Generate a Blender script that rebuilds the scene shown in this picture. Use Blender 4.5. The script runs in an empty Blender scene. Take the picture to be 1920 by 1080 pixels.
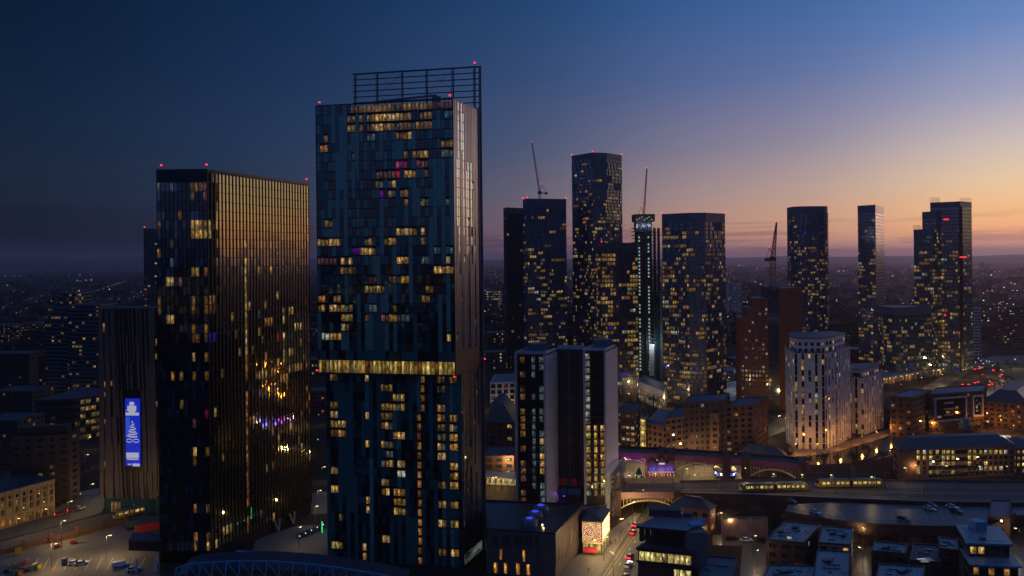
import bpy, math, random
from math import sin, cos, pi, radians, atan2, hypot
from mathutils import Vector, Matrix
random.seed(7)
SC = bpy.context.scene
COL = SC.collection

# ------------------------------------------------------------------ camera
F, CX, CY, H, ROLL = 1288.0, 960.0, 486.0, 105.0, 0.0098     # focal length in photo pixels, horizon row, height in metres
cam_d = bpy.data.cameras.new('camera'); cam = bpy.data.objects.new('camera', cam_d); COL.objects.link(cam)
cam.location = (0, 0, H); cam.rotation_euler = (pi/2, ROLL, 0)
cam_d.sensor_width = 36; cam_d.lens = F/1920*36; cam_d.shift_y = -(540-CY)/1920
cam_d.clip_start = 1; cam_d.clip_end = 120000
SC.camera = cam

# ------------------------------------------------------------------ dusk sky and the last of the sun
SUN_AZ, SUN_EL = radians(55), radians(1.0)                     # azimuth to the right of the view direction
def lin(c):
    return tuple(((v/255/12.92) if v/255 <= .04045 else ((v/255+.055)/1.055)**2.4) for v in c[:3])
w = bpy.data.worlds.new('World'); SC.world = w; w.use_nodes = True
nt = w.node_tree; nt.nodes.clear()
N = lambda t, **k: (lambda n: ([setattr(n, a, b) for a, b in k.items()], n)[1])(nt.nodes.new(t))
LK = lambda a, b: nt.links.new(a, b)
sky = N('ShaderNodeTexSky', sky_type='NISHITA', sun_disc=False, sun_elevation=radians(-3), sun_rotation=SUN_AZ)
tc = N('ShaderNodeTexCoord'); sep = N('ShaderNodeSeparateXYZ'); LK(tc.outputs['Generated'], sep.inputs[0])
def M(op, a, b=None):
    n = N('ShaderNodeMath', operation=op)
    for i, v in enumerate((a, b)):
        if v is None: continue
        if isinstance(v, (int, float)): n.inputs[i].default_value = v
        else: LK(v, n.inputs[i])
    return n.outputs[0]
def ramp(fac, stops):
    r = N('ShaderNodeValToRGB'); e = r.color_ramp.elements; r.color_ramp.interpolation = 'B_SPLINE' if False else 'EASE'
    r.color_ramp.interpolation = 'LINEAR'
    e[0].position, e[0].color = stops[0][0], lin(stops[0][1])+(1,)
    e[1].position, e[1].color = stops[-1][0], lin(stops[-1][1])+(1,)
    for p, c in stops[1:-1]:
        x = e.new(p); x.color = lin(c)+(1,)
    LK(fac, r.inputs[0]); return r.outputs[0]
def mixc(f, a, b):
    n = N('ShaderNodeMix', data_type='RGBA'); LK(f, n.inputs[0]); LK(a, n.inputs[6]); LK(b, n.inputs[7]); return n.outputs[2]
def mapr(v, a, b, c=0, d=1):
    n = N('ShaderNodeMapRange', clamp=True); LK(v, n.inputs[0])
    for i, q in enumerate((a, b, c, d)): n.inputs[i+1].default_value = q
    return n.outputs[0]
X, Y, Z = sep.outputs
hl = M('SQRT', M('ADD', M('MULTIPLY', X, X), M('MULTIPLY', Y, Y)))
cz = M('DIVIDE', M('ADD', M('MULTIPLY', X, sin(SUN_AZ)), M('MULTIPLY', Y, cos(SUN_AZ))), M('MAXIMUM', hl, .001))
zz = M('MAXIMUM', Z, 0.0)
near = ramp(zz, [(0, (262, 186, 148)), (.010, (276, 192, 142)), (.03, (292, 206, 132)), (.055, (276, 212, 142)), (.09, (252, 218, 172)), (.13, (222, 204, 192)), (.19, (166, 168, 196)), (.27, (104, 138, 194)), (.36, (62, 112, 180)), (.6, (58, 100, 166)), (1, (60, 92, 142))])
mid = ramp(zz, [(0, (198, 140, 138)), (.010, (206, 146, 136)), (.03, (214, 160, 130)), (.05, (210, 162, 136)), (.09, (180, 152, 148)), (.15, (138, 130, 152)), (.24, (88, 108, 156)), (.36, (44, 92, 152)), (.6, (48, 90, 152)), (1, (60, 92, 142))])
away = ramp(zz, [(0, (112, 86, 112)), (.015, (110, 84, 104)), (.04, (110, 90, 106)), (.09, (90, 90, 112)), (.16, (62, 80, 112)), (.26, (44, 70, 112)), (.36, (28, 62, 106)), (.6, (42, 80, 138)), (1, (60, 92, 142))])
dim = ramp(zz, [(0, (30, 34, 56)), (.04, (36, 44, 64)), (.09, (36, 53, 77)), (.16, (30, 53, 84)), (.26, (18, 46, 80)), (.36, (9, 38, 70)), (.6, (36, 72, 126)), (1, (60, 92, 142))])
dark = ramp(zz, [(0, (7, 15, 29)), (.03, (11, 20, 36)), (.064, (13, 22, 38)), (.074, (19, 30, 48)), (.11, (18, 32, 50)), (.18, (8, 30, 52)), (.3, (1, 22, 44)), (.45, (4, 27, 54)), (.7, (40, 74, 128)), (1, (60, 92, 142))])
back = ramp(zz, [(0, (56, 60, 86)), (.05, (66, 74, 108)), (.12, (62, 80, 122)), (.25, (52, 82, 134)), (.45, (48, 80, 136)), (1, (60, 92, 142))])
ang = M('MINIMUM', M('MULTIPLY', M('ARCCOSINE', M('MINIMUM', M('MAXIMUM', cz, -1.0), 1.0)), 180/pi), 150.0)
ssum = wsum = None
for a_, c_ in ((15, near), (36, mid), (55, away), (74, dim), (92, dark), (122, back)):      # six meridians of the dusk sky, blended by angle from the sunset
    q = M('DIVIDE', M('SUBTRACT', ang, a_), 13.0)
    wt = M('POWER', math.e, M('MULTIPLY', M('MULTIPLY', q, q), -1.0))
    vm = N('ShaderNodeVectorMath', operation='SCALE'); LK(c_, vm.inputs[0]); LK(wt, vm.inputs['Scale'])
    if ssum is None: ssum, wsum = vm.outputs[0], wt
    else:
        va = N('ShaderNodeVectorMath', operation='ADD'); LK(ssum, va.inputs[0]); LK(vm.outputs[0], va.inputs[1]); ssum = va.outputs[0]
        wsum = M('ADD', wsum, wt)
dv = N('ShaderNodeVectorMath', operation='SCALE'); LK(ssum, dv.inputs[0]); LK(M('DIVIDE', 1.0, wsum), dv.inputs['Scale']); c3 = dv.outputs[0]
# thin streaks of cloud lying on the horizon
mp = N('ShaderNodeMapping'); mp.inputs['Scale'].default_value = (2.6, 2.6, 60); LK(tc.outputs['Generated'], mp.inputs[0])
nz = N('ShaderNodeTexNoise'); nz.inputs['Scale'].default_value = 2.4; nz.inputs['Detail'].default_value = 5; LK(mp.outputs[0], nz.inputs[0])
band = M('MULTIPLY', mapr(zz, .002, .010), mapr(zz, .062, .03))
cf = M('MULTIPLY', M('MULTIPLY', mapr(nz.outputs[0], .50, .60), band), .6)
cc = N('ShaderNodeMix', data_type='RGBA', blend_type='MULTIPLY'); LK(cf, cc.inputs[0]); LK(c3, cc.inputs[6]); cc.inputs[7].default_value = (.45, .42, .62, 1)
add = N('ShaderNodeMix', data_type='RGBA', blend_type='ADD'); add.inputs[0].default_value = .02
LK(cc.outputs[2], add.inputs[6]); LK(sky.outputs[0], add.inputs[7])
bg = N('ShaderNodeBackground'); bg.inputs['Strength'].default_value = 1.0
out = N('ShaderNodeOutputWorld'); LK(add.outputs[2], bg.inputs[0]); LK(bg.outputs[0], out.inputs[0])
sun_d = bpy.data.lights.new('sun', 'SUN'); sun_d.energy = .3; sun_d.angle = radians(20); sun_d.color = (1, .62, .5)
sun = bpy.data.objects.new('sun', sun_d); COL.objects.link(sun)
sd = Vector((sin(SUN_AZ)*cos(SUN_EL), cos(SUN_AZ)*cos(SUN_EL), sin(radians(4))))
sun.rotation_euler = sd.to_track_quat('Z', 'Y').to_euler()
SC.view_settings.view_transform = 'Standard'; SC.view_settings.look = 'None'
SC.view_settings.exposure = 0; SC.view_settings.gamma = 1
SC.cycles.max_bounces = 6; SC.cycles.diffuse_bounces = 2; SC.cycles.glossy_bounces = 3; SC.cycles.volume_bounces = 0
SC.cycles.transmission_bounces = 2; SC.cycles.sample_clamp_indirect = 3; SC.cycles.use_denoising = True
SC.cycles.caustics_reflective = False; SC.cycles.caustics_refractive = False

# ------------------------------------------------------------------ photo pixels to places
_s, _c = sin(ROLL), cos(ROLL)
def ray(px, py):
    dx, dy = px-CX, CY-py
    return Vector((dx*_c+dy*_s, F, -dx*_s+dy*_c))
def on(px, py, z=0.0):                     # the point of a level plane of height z seen at a pixel
    r = ray(px, py); t = (z-H)/r.z
    return Vector((r.x*t, r.y*t, z))
def at(px, py, d):                         # the point at distance d along the view direction
    r = ray(px, py)*(d/F); return Vector((r.x, r.y, H+r.z))
def ztop(px, py, d): return at(px, py, d).z
def V2(p): return Vector((p[0], p[1]))

# ------------------------------------------------------------------ materials
MATS = {}
def mat(name, col, rough=.6, metal=0.0, ior=1.45, noise=None, bump=0.0, emit=None, es=1.0, stretch=None):
    if name in MATS: return MATS[name]
    m = bpy.data.materials.new(name); m.use_nodes = True; t = m.node_tree; b = t.nodes['Principled BSDF']
    b.inputs['Base Color'].default_value = tuple(col)+(1,); b.inputs['Roughness'].default_value = rough
    b.inputs['Metallic'].default_value = metal; b.inputs['IOR'].default_value = ior
    if emit:
        b.inputs['Emission Color'].default_value = tuple(emit)+(1,); b.inputs['Emission Strength'].default_value = es
        m.cycles.emission_sampling = 'NONE'
    if noise:
        sc, amt = noise
        g = t.nodes.new('ShaderNodeNewGeometry'); mp = t.nodes.new('ShaderNodeMapping')
        if stretch: mp.inputs['Scale'].default_value = stretch
        t.links.new(g.outputs['Position'], mp.inputs[0])
        n = t.nodes.new('ShaderNodeTexNoise'); n.inputs['Scale'].default_value = sc; n.inputs['Detail'].default_value = 6
        n.inputs['Roughness'].default_value = .65
        t.links.new(mp.outputs[0], n.inputs[0])
        r = t.nodes.new('ShaderNodeMapRange'); r.inputs[1].default_value = .25; r.inputs[2].default_value = .75
        r.inputs[3].default_value = 1-amt; r.inputs[4].default_value = 1+amt
        t.links.new(n.outputs[0], r.inputs[0])
        x = t.nodes.new('ShaderNodeVectorMath'); x.operation = 'SCALE'; x.inputs[0].default_value = tuple(col)
        t.links.new(r.outputs[0], x.inputs['Scale']); t.links.new(x.outputs[0], b.inputs['Base Color'])
        if bump:
            bp = t.nodes.new('ShaderNodeBump'); bp.inputs['Strength'].default_value = bump; bp.inputs['Distance'].default_value = .05
            t.links.new(n.outputs[0], bp.inputs['Height']); t.links.new(bp.outputs[0], b.inputs['Normal'])
        rr = t.nodes.new('ShaderNodeMapRange'); rr.inputs[3].default_value = max(.02, rough*.8); rr.inputs[4].default_value = min(1, rough*1.25)
        t.links.new(n.outputs[0], rr.inputs[0]); t.links.new(rr.outputs[0], b.inputs['Roughness'])
    MATS[name] = m; return m
def glow(name, col, s=1.0):                # lamps, screens and signal lights
    return mat(name, (.02, .02, .02), .4, emit=col, es=s)
def lit_mat(name, src):                    # a lit room seen through glass: colour per window, curtains and lamp glow painted into the emission
    m = bpy.data.materials.new(name); m.use_nodes = True; t = m.node_tree; b = t.nodes['Principled BSDF']
    L = t.links.new; nd = t.nodes.new
    b.inputs['Base Color'].default_value = (.01, .012, .014, 1); b.inputs['Roughness'].default_value = .06; b.inputs['IOR'].default_value = 1.6
    if src == 'OBJ':
        o = nd('ShaderNodeObjectInfo'); col, rnd = o.outputs['Color'], o.outputs['Random']
    else:
        o = nd('ShaderNodeAttribute'); o.attribute_name = 'lit'; col = o.outputs['Color']; rnd = o.outputs['Alpha']
    uv = nd('ShaderNodeUVMap'); sp = nd('ShaderNodeSeparateXYZ'); L(uv.outputs[0], sp.inputs[0])
    def mm(op, a, bb):
        n = nd('ShaderNodeMath'); n.operation = op
        for i, v in enumerate((a, bb)):
            if isinstance(v, (int, float)): n.inputs[i].default_value = v
            else: L(v, n.inputs[i])
        return n.outputs[0]
    cx = nd('ShaderNodeCombineXYZ')
    L(mm('MULTIPLY', sp.outputs[0], 2.2), cx.inputs[0]); L(mm('MULTIPLY', sp.outputs[1], 1.7), cx.inputs[1]); L(mm('MULTIPLY', rnd, 97.0), cx.inputs[2])
    n = nd('ShaderNodeTexNoise'); n.inputs['Scale'].default_value = 1.3; n.inputs['Detail'].default_value = 3; L(cx.outputs[0], n.inputs[0])
    r = nd('ShaderNodeMapRange'); r.inputs[1].default_value = .34; r.inputs[2].default_value = .68; r.inputs[3].default_value = .10; r.inputs[4].default_value = 1.25
    L(n.outputs[0], r.inputs[0])
    # painted lamp glow in the room, a curtain drawn part of the way
    def hsh(k): return mm('FRACT', mm('MULTIPLY', mm('SINE', mm('MULTIPLY', rnd, k), 0.0), 43758.5), 0.0)
    du = mm('SUBTRACT', sp.outputs[0], mm('ADD', mm('MULTIPLY', hsh(12.9), .7), .15)); dv_ = mm('SUBTRACT', sp.outputs[1], mm('ADD', mm('MULTIPLY', hsh(78.2), .4), .45))
    d2 = mm('ADD', mm('MULTIPLY', du, du), mm('MULTIPLY', dv_, dv_)); lampf = mm('ADD', mm('DIVIDE', .10, mm('ADD', d2, .06)), .42)
    cur = mm('GREATER_THAN', sp.outputs[0], mm('MULTIPLY', hsh(39.4), 1.5)); curf = mm('SUBTRACT', 1.0, mm('MULTIPLY', cur, .45))
    L(col, b.inputs['Emission Color']); L(mm('MULTIPLY', mm('MULTIPLY', r.outputs[0], lampf), curf), b.inputs['Emission Strength'])
    m.cycles.emission_sampling = 'NONE'
    MATS[name] = m; return m
LIT_O, LIT_A = lit_mat('lit_room', 'OBJ'), lit_mat('lit_room_joined', 'ATTR')
YEL = [(.62, .36, .09), (.55, .33, .10), (.66, .42, .15), (.58, .30, .06), (.50, .33, .14)]
def wcol(c, k=1.0):
    base = {'y': random.choice(YEL), 'd': (.20, .115, .035), 'o': (.36, .15, .035), 'p': (.34, .03, .16), 'v': (.17, .01, .38), 'b': (.02, .03, .55),
            'w': (.50, .52, .42), 't': (.03, .12, .15), 'r': (.34, .015, .03), 'k': (.12, .05, .05), 'c': (.45, .55, .50), 'Y': (.80, .55, .14), 'n': (.07, .10, .11)}[c]
    q = k*random.choice((.45, .7, .85, 1, 1.1, 1.2))
    return tuple(v*q for v in base)+(1,)

G_DARK = mat('glass_dark', (.008, .016, .021), .06, ior=1.9, noise=(.4, .35))
G_TEAL = mat('glass_teal', (.020, .062, .074), .05, ior=2.4, noise=(.3, .35)); G_TEAL.node_tree.nodes['Principled BSDF'].inputs['Specular Tint'].default_value = (.55, 1, .95, 1)
G_BLUE = mat('glass_blue', (.026, .046, .080), .10, ior=2.6, noise=(.3, .35))
G_SUNSET = mat('glass_sunset_gold', (.014, .012, .009), .05, ior=4.2, noise=(.3, .2)); G_SUNSET.node_tree.nodes['Principled BSDF'].inputs['Specular Tint'].default_value = (1, .92, .58, 1)  # sunset sheen of the finned tower's right face put into the tint
P_TEAL = mat('teal_panel', (.09, .27, .235), .22, ior=1.9, noise=(.25, .25))
P_DTEAL = mat('dark_teal_panel', (.024, .125, .135), .25, ior=1.7, noise=(.25, .25))
P_SILVD = mat('slate_grey_panel', (.045, .055, .072), .28, metal=.3, noise=(.3, .2))
P_SILV = mat('silver_panel', (.13, .125, .145), .30, metal=.45, noise=(.3, .15))
BLACKM = mat('black_metal', (.010, .010, .012), .38, ior=1.5, noise=(.5, .3))
CHAR = mat('charcoal_cladding', (.028, .028, .034), .45, noise=(.5, .3))
STEEL = mat('steel', (.10, .11, .13), .4, metal=.7, noise=(.6, .25))
CONC = mat('concrete', (.22, .21, .20), .8, noise=(.15, .3), bump=.2)
CONC_D = mat('dark_concrete', (.09, .088, .09), .8, noise=(.15, .35), bump=.2)
ROOFF = mat('roof_felt', (.12, .14, .17), .55, noise=(.12, .45), bump=.2)
ROOFD = mat('dark_roof_felt', (.035, .042, .055), .5, noise=(.1, .5), bump=.2)
SLATE = mat('slate', (.040, .046, .060), .5, noise=(.3, .4), bump=.3)
WHITEP = mat('white_cladding', (.60, .575, .60), .5, noise=(.2, .12))
GREYP = mat('grey_cladding', (.40, .40, .47), .42, noise=(.25, .15))
REDM = mat('red_brick', (.22, .065, .042), .8, noise=(.4, .35), bump=.3)
BRICK = mat('brown_brick', (.17, .075, .048), .8, noise=(.4, .35), bump=.3)
BRICKD = mat('dark_brick', (.085, .042, .034), .8, noise=(.4, .35), bump=.3)
STONE = mat('sandstone', (.28, .20, .13), .8, noise=(.3, .3), bump=.3)
RUST = mat('rust_cladding', (.36, .125, .05), .55, noise=(.15, .3), stretch=(1, 1, .1))
ASPH = mat('asphalt', (.065, .063, .06), .62, noise=(.35, .4), bump=.2)
PAVE = mat('paving', (.15, .14, .125), .7, noise=(.5, .25), bump=.2)
YARD = mat('yard_concrete', (.13, .115, .095), .8, noise=(.09, .4), bump=.2)
PAINT = mat('road_paint', (.55, .54, .48), .6, noise=(1.5, .3))
BALL = mat('ballast', (.10, .082, .070), .9, noise=(1.2, .5), bump=.5)
GRASS = mat('grass', (.035, .055, .018), .9, noise=(.6, .5), bump=.5)
BLUEST = mat('blue_steel', (.06, .24, .42), .45, noise=(.5, .25))
AVI = glow('aviation_light', (1.0, .014, .035), 3.2)
RED_L = glow('tail_light', (1, .02, .03), 3.0)
WHT_L = glow('white_light', (.9, .95, 1), 2.4)
WARM_L = glow('warm_light', (1, .72, .32), 3.0)
ORNG_L = glow('sodium_light', (1, .42, .07), 4.5)
CYAN_L = glow('cyan_light', (.45, .70, .62), .55)
BLUE_D = glow('dim_blue_light', (.05, .08, 1), .7)
BLUE_L = glow('blue_light', (.03, .05, 1), 2.0)
VIO_L = glow('violet_light', (.28, .03, 1), 1.4)
GRN_L = glow('green_light', (.02, .75, .2), 1.6)

# ------------------------------------------------------------------ mesh helpers
class MB:
    def __init__(s): s.v, s.f, s.m, s.u, s.c = [], [], [], [], []
    def face(s, pts, m=0, col=None, uv=None):
        i = len(s.v); s.v += [tuple(p) for p in pts]; s.f.append(tuple(range(i, i+len(pts)))); s.m.append(m)
        s.u += uv or ([(0, 0), (1, 0), (1, 1), (0, 1)] if len(pts) == 4 else [(0, 0)]*len(pts)); s.c.append((col, len(pts)))
    def par(s, o, a, b, c, m=0):           # parallelepiped: corner and three edges (right-handed)
        o, a, b, c = Vector(o), Vector(a), Vector(b), Vector(c)
        i = len(s.v); s.v += [tuple(o+a*x+b*y+c*z) for z in (0, 1) for y in (0, 1) for x in (0, 1)]
        for f in ((0, 2, 3, 1), (4, 5, 7, 6), (0, 1, 5, 4), (1, 3, 7, 5), (3, 2, 6, 7), (2, 0, 4, 6)):
            s.f.append(tuple(i+k for k in f)); s.m.append(m); s.u += [(0, 0), (1, 0), (1, 1), (0, 1)]; s.c.append((None, 4))
    def box(s, cx, cy, z0, sx, sy, sz, rz=0, m=0):
        a, b = Vector((cos(rz)*sx, sin(rz)*sx, 0)), Vector((-sin(rz)*sy, cos(rz)*sy, 0))
        s.par(Vector((cx, cy, z0))-a/2-b/2, a, b, (0, 0, sz), m)
    def prism(s, poly, z0, z1, m=0, mt=None, top=None, bottom=True):
        p = [V2(q) for q in poly]; t = [V2(q) for q in (top or poly)]; n = len(p)
        for i in range(n):
            j = (i+1) % n
            s.face([(p[i].x, p[i].y, z0), (p[j].x, p[j].y, z0), (t[j].x, t[j].y, z1), (t[i].x, t[i].y, z1)], m)
        s.face([(q.x, q.y, z1) for q in t], m if mt is None else mt)
        if bottom: s.face([(q.x, q.y, z0) for q in reversed(p)], m)
    def bar(s, a, b, r, m=0, n=4, r2=None):
        a, b = Vector(a), Vector(b); d = (b-a).normalized(); r2 = r if r2 is None else r2
        x = d.orthogonal().normalized()
        if abs(d.z) < .9: x = d.cross(Vector((0, 0, 1))).normalized()
        y = d.cross(x); i = len(s.v); off = pi/4 if n == 4 else 0
        for p, q in ((a, r), (b, r2)):
            for k in range(n):
                t = 2*pi*k/n+off; s.v.append(tuple(p+(x*cos(t)+y*sin(t))*q))
        for k in range(n):
            j = (k+1) % n; s.f.append((i+k, i+j, i+n+j, i+n+k)); s.m.append(m); s.u += [(0, 0)]*4; s.c.append((None, 4))
        s.f.append(tuple(i+k for k in reversed(range(n)))); s.f.append(tuple(i+n+k for k in range(n)))
        s.m += [m, m]; s.u += [(0, 0)]*(2*n); s.c += [(None, n)]*2
    def lathe(s, cx, cy, prof, n=12, m=0):     # prof: (radius, z)
        i = len(s.v)
        for r, z in prof:
            for k in range(n): s.v.append((cx+r*cos(2*pi*k/n), cy+r*sin(2*pi*k/n), z))
        for q in range(len(prof)-1):
            for k in range(n):
                j = (k+1) % n; s.f.append((i+q*n+k, i+q*n+j, i+(q+1)*n+j, i+(q+1)*n+k)); s.m.append(m); s.u += [(0, 0)]*4; s.c.append((None, 4))
        s.f.append(tuple(i+(len(prof)-1)*n+k for k in range(n))); s.m.append(m); s.u += [(0, 0)]*n; s.c.append((None, n))
    def mesh(s, name, mats, org=(0, 0, 0)):
        me = bpy.data.meshes.new(name); ox, oy, oz = org
        me.from_pydata([(x-ox, y-oy, z-oz) for x, y, z in s.v], [], s.f)
        for m in (mats if isinstance(mats, (list, tuple)) else [mats]): me.materials.append(m)
        me.polygons.foreach_set('material_index', s.m)
        ul = me.uv_layers.new(name='UVMap'); ul.data.foreach_set('uv', [q for p in s.u for q in p])
        if any(c[0] for c in s.c):
            at_ = me.color_attributes.new('lit', 'FLOAT_COLOR', 'CORNER'); d = []
            for c, k in s.c:
                d += (list(c[:3])+[c[4] if len(c) > 4 else random.random()] if c else [0, 0, 0, 0])*k
            at_.data.foreach_set('color', d)
        me.update(); return me
    def build(s, name, mats, parent=None, kind=None, loc=None):
        org = Vector(loc) if loc is not None else (parent_loc(parent) if parent else Vector((0, 0, 0)))
        o = bpy.data.objects.new(name, s.mesh(name, mats, org)); COL.objects.link(o)
        if parent: o.parent = parent
        elif loc is not None: o.location = loc
        if kind: o['kind'] = kind
        return o
def parent_loc(p):
    l = Vector((0, 0, 0))
    while p: l += p.location; p = p.parent
    return l
def tag(o, label=None, cat=None, group=None, kind=None):
    for k, v in (('label', label), ('category', cat), ('group', group), ('kind', kind)):
        if v: o[k] = v
    return o
def thing(name, label, cat, loc=(0, 0, 0), group=None):
    o = bpy.data.objects.new(name, None); COL.objects.link(o); o.location = loc; o.empty_display_size = .5
    return tag(o, label, cat, group)
def copy_tree(o, parent=None):
    c = o.copy(); COL.objects.link(c); c.parent = parent
    for ch in o.children: copy_tree(ch, c)
    return c
_ub = MB(); _ub.par((0, -1, 0), (1, 0, 0), (0, 1, 0), (0, 0, 1)); _UB = {}
def unit(m):
    if m.name not in _UB: _UB[m.name] = _ub.mesh('unit_'+m.name, m)
    return _UB[m.name]

class Wall:                                # a vertical plane from p0 to p1; outward side on the right of p0->p1
    def __init__(s, p0, p1):
        s.p0, s.p1 = V2(p0), V2(p1); d = s.p1-s.p0; s.L = d.length; s.u = d/s.L; s.n = Vector((s.u.y, -s.u.x))
    def pt(s, q, z, d=0.0):
        p = s.p0+s.u*q+s.n*d; return Vector((p.x, p.y, z))
    def hit(s, px, py):
        r = ray(px, py); n = s.n; t = s.n.dot(s.p0)/(n.x*r.x+n.y*r.y)
        p = r*t; return (V2(p)-s.p0).dot(s.u), H+p.z
    def rect(s, mb, s0, s1, z0, z1, d0, d1, m=0):       # a block between two offsets from the wall
        mb.par(s.pt(s0, z0, d1), tuple(s.u*(s1-s0))+(0,), tuple(s.n*(d0-d1))+(0,), (0, 0, z1-z0), m)
    def pane(s, mb, s0, s1, z0, z1, d, m=0, col=None, jit=0.0):
        j = lambda: random.uniform(-jit, jit) if jit else 0
        t = random.uniform(-jit, jit) if jit else 0; k = random.uniform(-jit, jit) if jit else 0
        mb.face([s.pt(s0, z0, d-t-k), s.pt(s1, z0, d+t-k), s.pt(s1, z1, d+t+k), s.pt(s0, z1, d-t+k)], m, col)
    def piece(s, name, m, parent, s0, s1, z0, z1, d0, d1, color=None):   # one block as an object of its own
        o = bpy.data.objects.new(name, unit(m)); COL.objects.link(o); o.parent = parent
        p = s.pt(s0, z0, d0)-parent_loc(parent); u, n = s.u*(s1-s0), -s.n*(d1-d0)
        o.matrix_local = Matrix(((u.x, n.x, 0, p.x), (u.y, n.y, 0, p.y), (0, 0, z1-z0, p.z), (0, 0, 0, 1)))
        if color: o.color = color
        return o
def adopt(part, *subs):                    # sub-parts of a part, kept where they are
    for c in subs:
        c.parent = part; c.matrix_parent_inverse = part.matrix_basis.inverted()
def poly_walls(poly): return [Wall(poly[i], poly[(i+1) % len(poly)]) for i in range(len(poly))]
def inset(poly, d):
    ws = poly_walls(poly); out = []
    for i in range(len(poly)):
        a, b = ws[i-1], ws[i]; k = 1+a.n.dot(b.n)
        out.append(V2(poly[i])-(a.n+b.n)*(d/max(k, .2)))
    return out
def red_light(parent, p, k=1.0):
    mb = MB(); x, y, z = p
    mb.bar((x, y, z-.9), (x, y, z), .12, 0, 6); mb.lathe(x, y, [(.0, z-.1*k), (.40*k, z), (.42*k, z+.4*k), (.2*k, z+.65*k)], 8, 1)
    return mb.build('aviation_light', [STEEL, AVI], parent)

# ------------------------------------------------------------------ ground, hills and the far city
GROUND = mat('ground', (.042, .033, .029), .95, ior=1.1, noise=(.012, .5), bump=.0)
def ring_mesh(name, m, rows, n=180):
    mb = MB()
    P = [[(r(a)*sin(a), r(a)*cos(a), z(a)) for r, z in rows] for a in [2*pi*k/n for k in range(n)]]
    for k in range(n):
        for q in range(len(rows)-1):
            mb.face([P[k][q], P[(k+1) % n][q], P[(k+1) % n][q+1], P[k][q+1]])
    o = mb.build(name, m, kind='structure'); 
    for p in o.data.polygons: p.use_smooth = True
    return o
mb = MB(); mb.face([(-30000, -30000, 0), (30000, -30000, 0), (30000, 30000, 0), (-30000, 30000, 0)])
mb.build('ground', GROUND, kind='structure')
HILLM = mat('moorland', (.030, .034, .026), .95, noise=(.0012, .5))
def hz_(a):
    d = math.degrees((a+pi) % (2*pi)-pi)
    base = 95+14*sin(d*.31+1)+9*sin(d*.9)+5*sin(d*2.3+.4)
    l = max(0, min(1, (-d-8)/22)); return base+l*(175+35*sin(d*.23)+18*sin(d*.7+2))
ring_mesh('hills', HILLM, [(lambda a: 10500, lambda a: -1), (lambda a: 13000, lambda a: hz_(a)*.55), (lambda a: 16500, lambda a: hz_(a)), (lambda a: 24000, lambda a: -1)])

CITYM = [mat('far_brick', (.045, .03, .026), 1.0, ior=1.05, noise=(.02, .4)), mat('far_render', (.052, .04, .036), 1.0, ior=1.05, noise=(.02, .3)), mat('far_slate', (.034, .027, .025), 1.0, ior=1.05, noise=(.02, .4))]
TREEM = mat('far_trees', (.022, .026, .014), .95, noise=(.05, .5))
rc = random.Random(11)
def clear_of_near(x, y):                       # the near part of town is built thing by thing
    return y > 0 and abs(x) < .80*y+60 and y < 800 or hypot(x, y) < 240
cb = MB()
for k in range(7500):
    a = rc.uniform(-pi, pi)
    if abs(a) > 1.0 and rc.random() < .45: continue
    r = math.exp(rc.uniform(math.log(480), math.log(7500))); x, y = r*sin(a), r*cos(a)
    if clear_of_near(x, y): continue
    big = rc.random(); h = rc.uniform(6, 10) if big < .8 else rc.uniform(11, 20) if big < .97 else rc.uniform(22, 40)
    sx, sy = (rc.uniform(10, 40), rc.uniform(8, 14)) if big < .8 else (rc.uniform(18, 60), rc.uniform(15, 30)) if big < .97 else (20, 18)
    m = rc.choice((0, 0, 0, 1)); rz = rc.choice((.45, .45+pi/2, 0.1, -.4))
    cb.box(x, y, -.5, sx, sy, h+.5, rz, m)
    if big < .8:                                # a pitched roof
        u, v = Vector((cos(rz), sin(rz), 0))*sx/2, Vector((-sin(rz), cos(rz), 0))*(sy/2+.3); c = Vector((x, y, h+.03)); t = Vector((0, 0, sy*.32))
        cb.face([c-u-v, c+u-v, c+u+t, c-u+t], 2); cb.face([c+u+v, c-u+v, c-u+t, c+u+t], 2)
        cb.face([c-u-v, c-u+t, c-u+v], 0); cb.face([c+u-v, c+u+v, c+u+t], 0)
tag(cb.build('far_city', CITYM), 'low brick houses and sheds of the far city below the horizon', 'houses', kind='stuff')
tb = MB()
for k in range(5200):                           # far tree belts: tufts of slanted faces
    a = rc.uniform(-.85, 1.0); r = math.exp(rc.uniform(math.log(850), math.log(9000))); a += .02*sin(r*.01)
    x, y = r*sin(a), r*cos(a)
    if clear_of_near(x, y): continue
    s_ = rc.uniform(4, 8)
    for q in range(3):
        t = rc.uniform(0, pi); d = Vector((cos(t), sin(t), 0))*s_*rc.uniform(.5, 1); o = Vector((x+rc.uniform(-4, 4), y+rc.uniform(-4, 4), 0)); up = Vector((rc.uniform(-1, 1), rc.uniform(-1, 1), s_*rc.uniform(1, 1.7)))
        tb.face([o-d*.5, o+d*.5, o+d+up*.6, o+up, o-d+up*.55])
tag(tb.build('far_trees', TREEM), 'dark belts of trees among the houses of the far city', 'trees', kind='stuff')
lb = MB()
LC = [(1.0, .72, .36), (1.0, .60, .22), (1, .85, .62), (.85, .9, 1.0), (1, .45, .12), (1, .04, .04), (.75, .55, 1)]
def lamp_dot(x, y, z, sz, col, k):
    d = Vector((x, y, 0)).normalized(); u = Vector((d.y, -d.x, 0))*sz; v = Vector((0, 0, sz*.8)); p = Vector((x, y, z))
    lb.par(p-u/2, u, d*sz*.6, v, 0)
    for i in range(1, 7): lb.c[-i] = (tuple(c*k for c in col)+(1,), 4)
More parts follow.
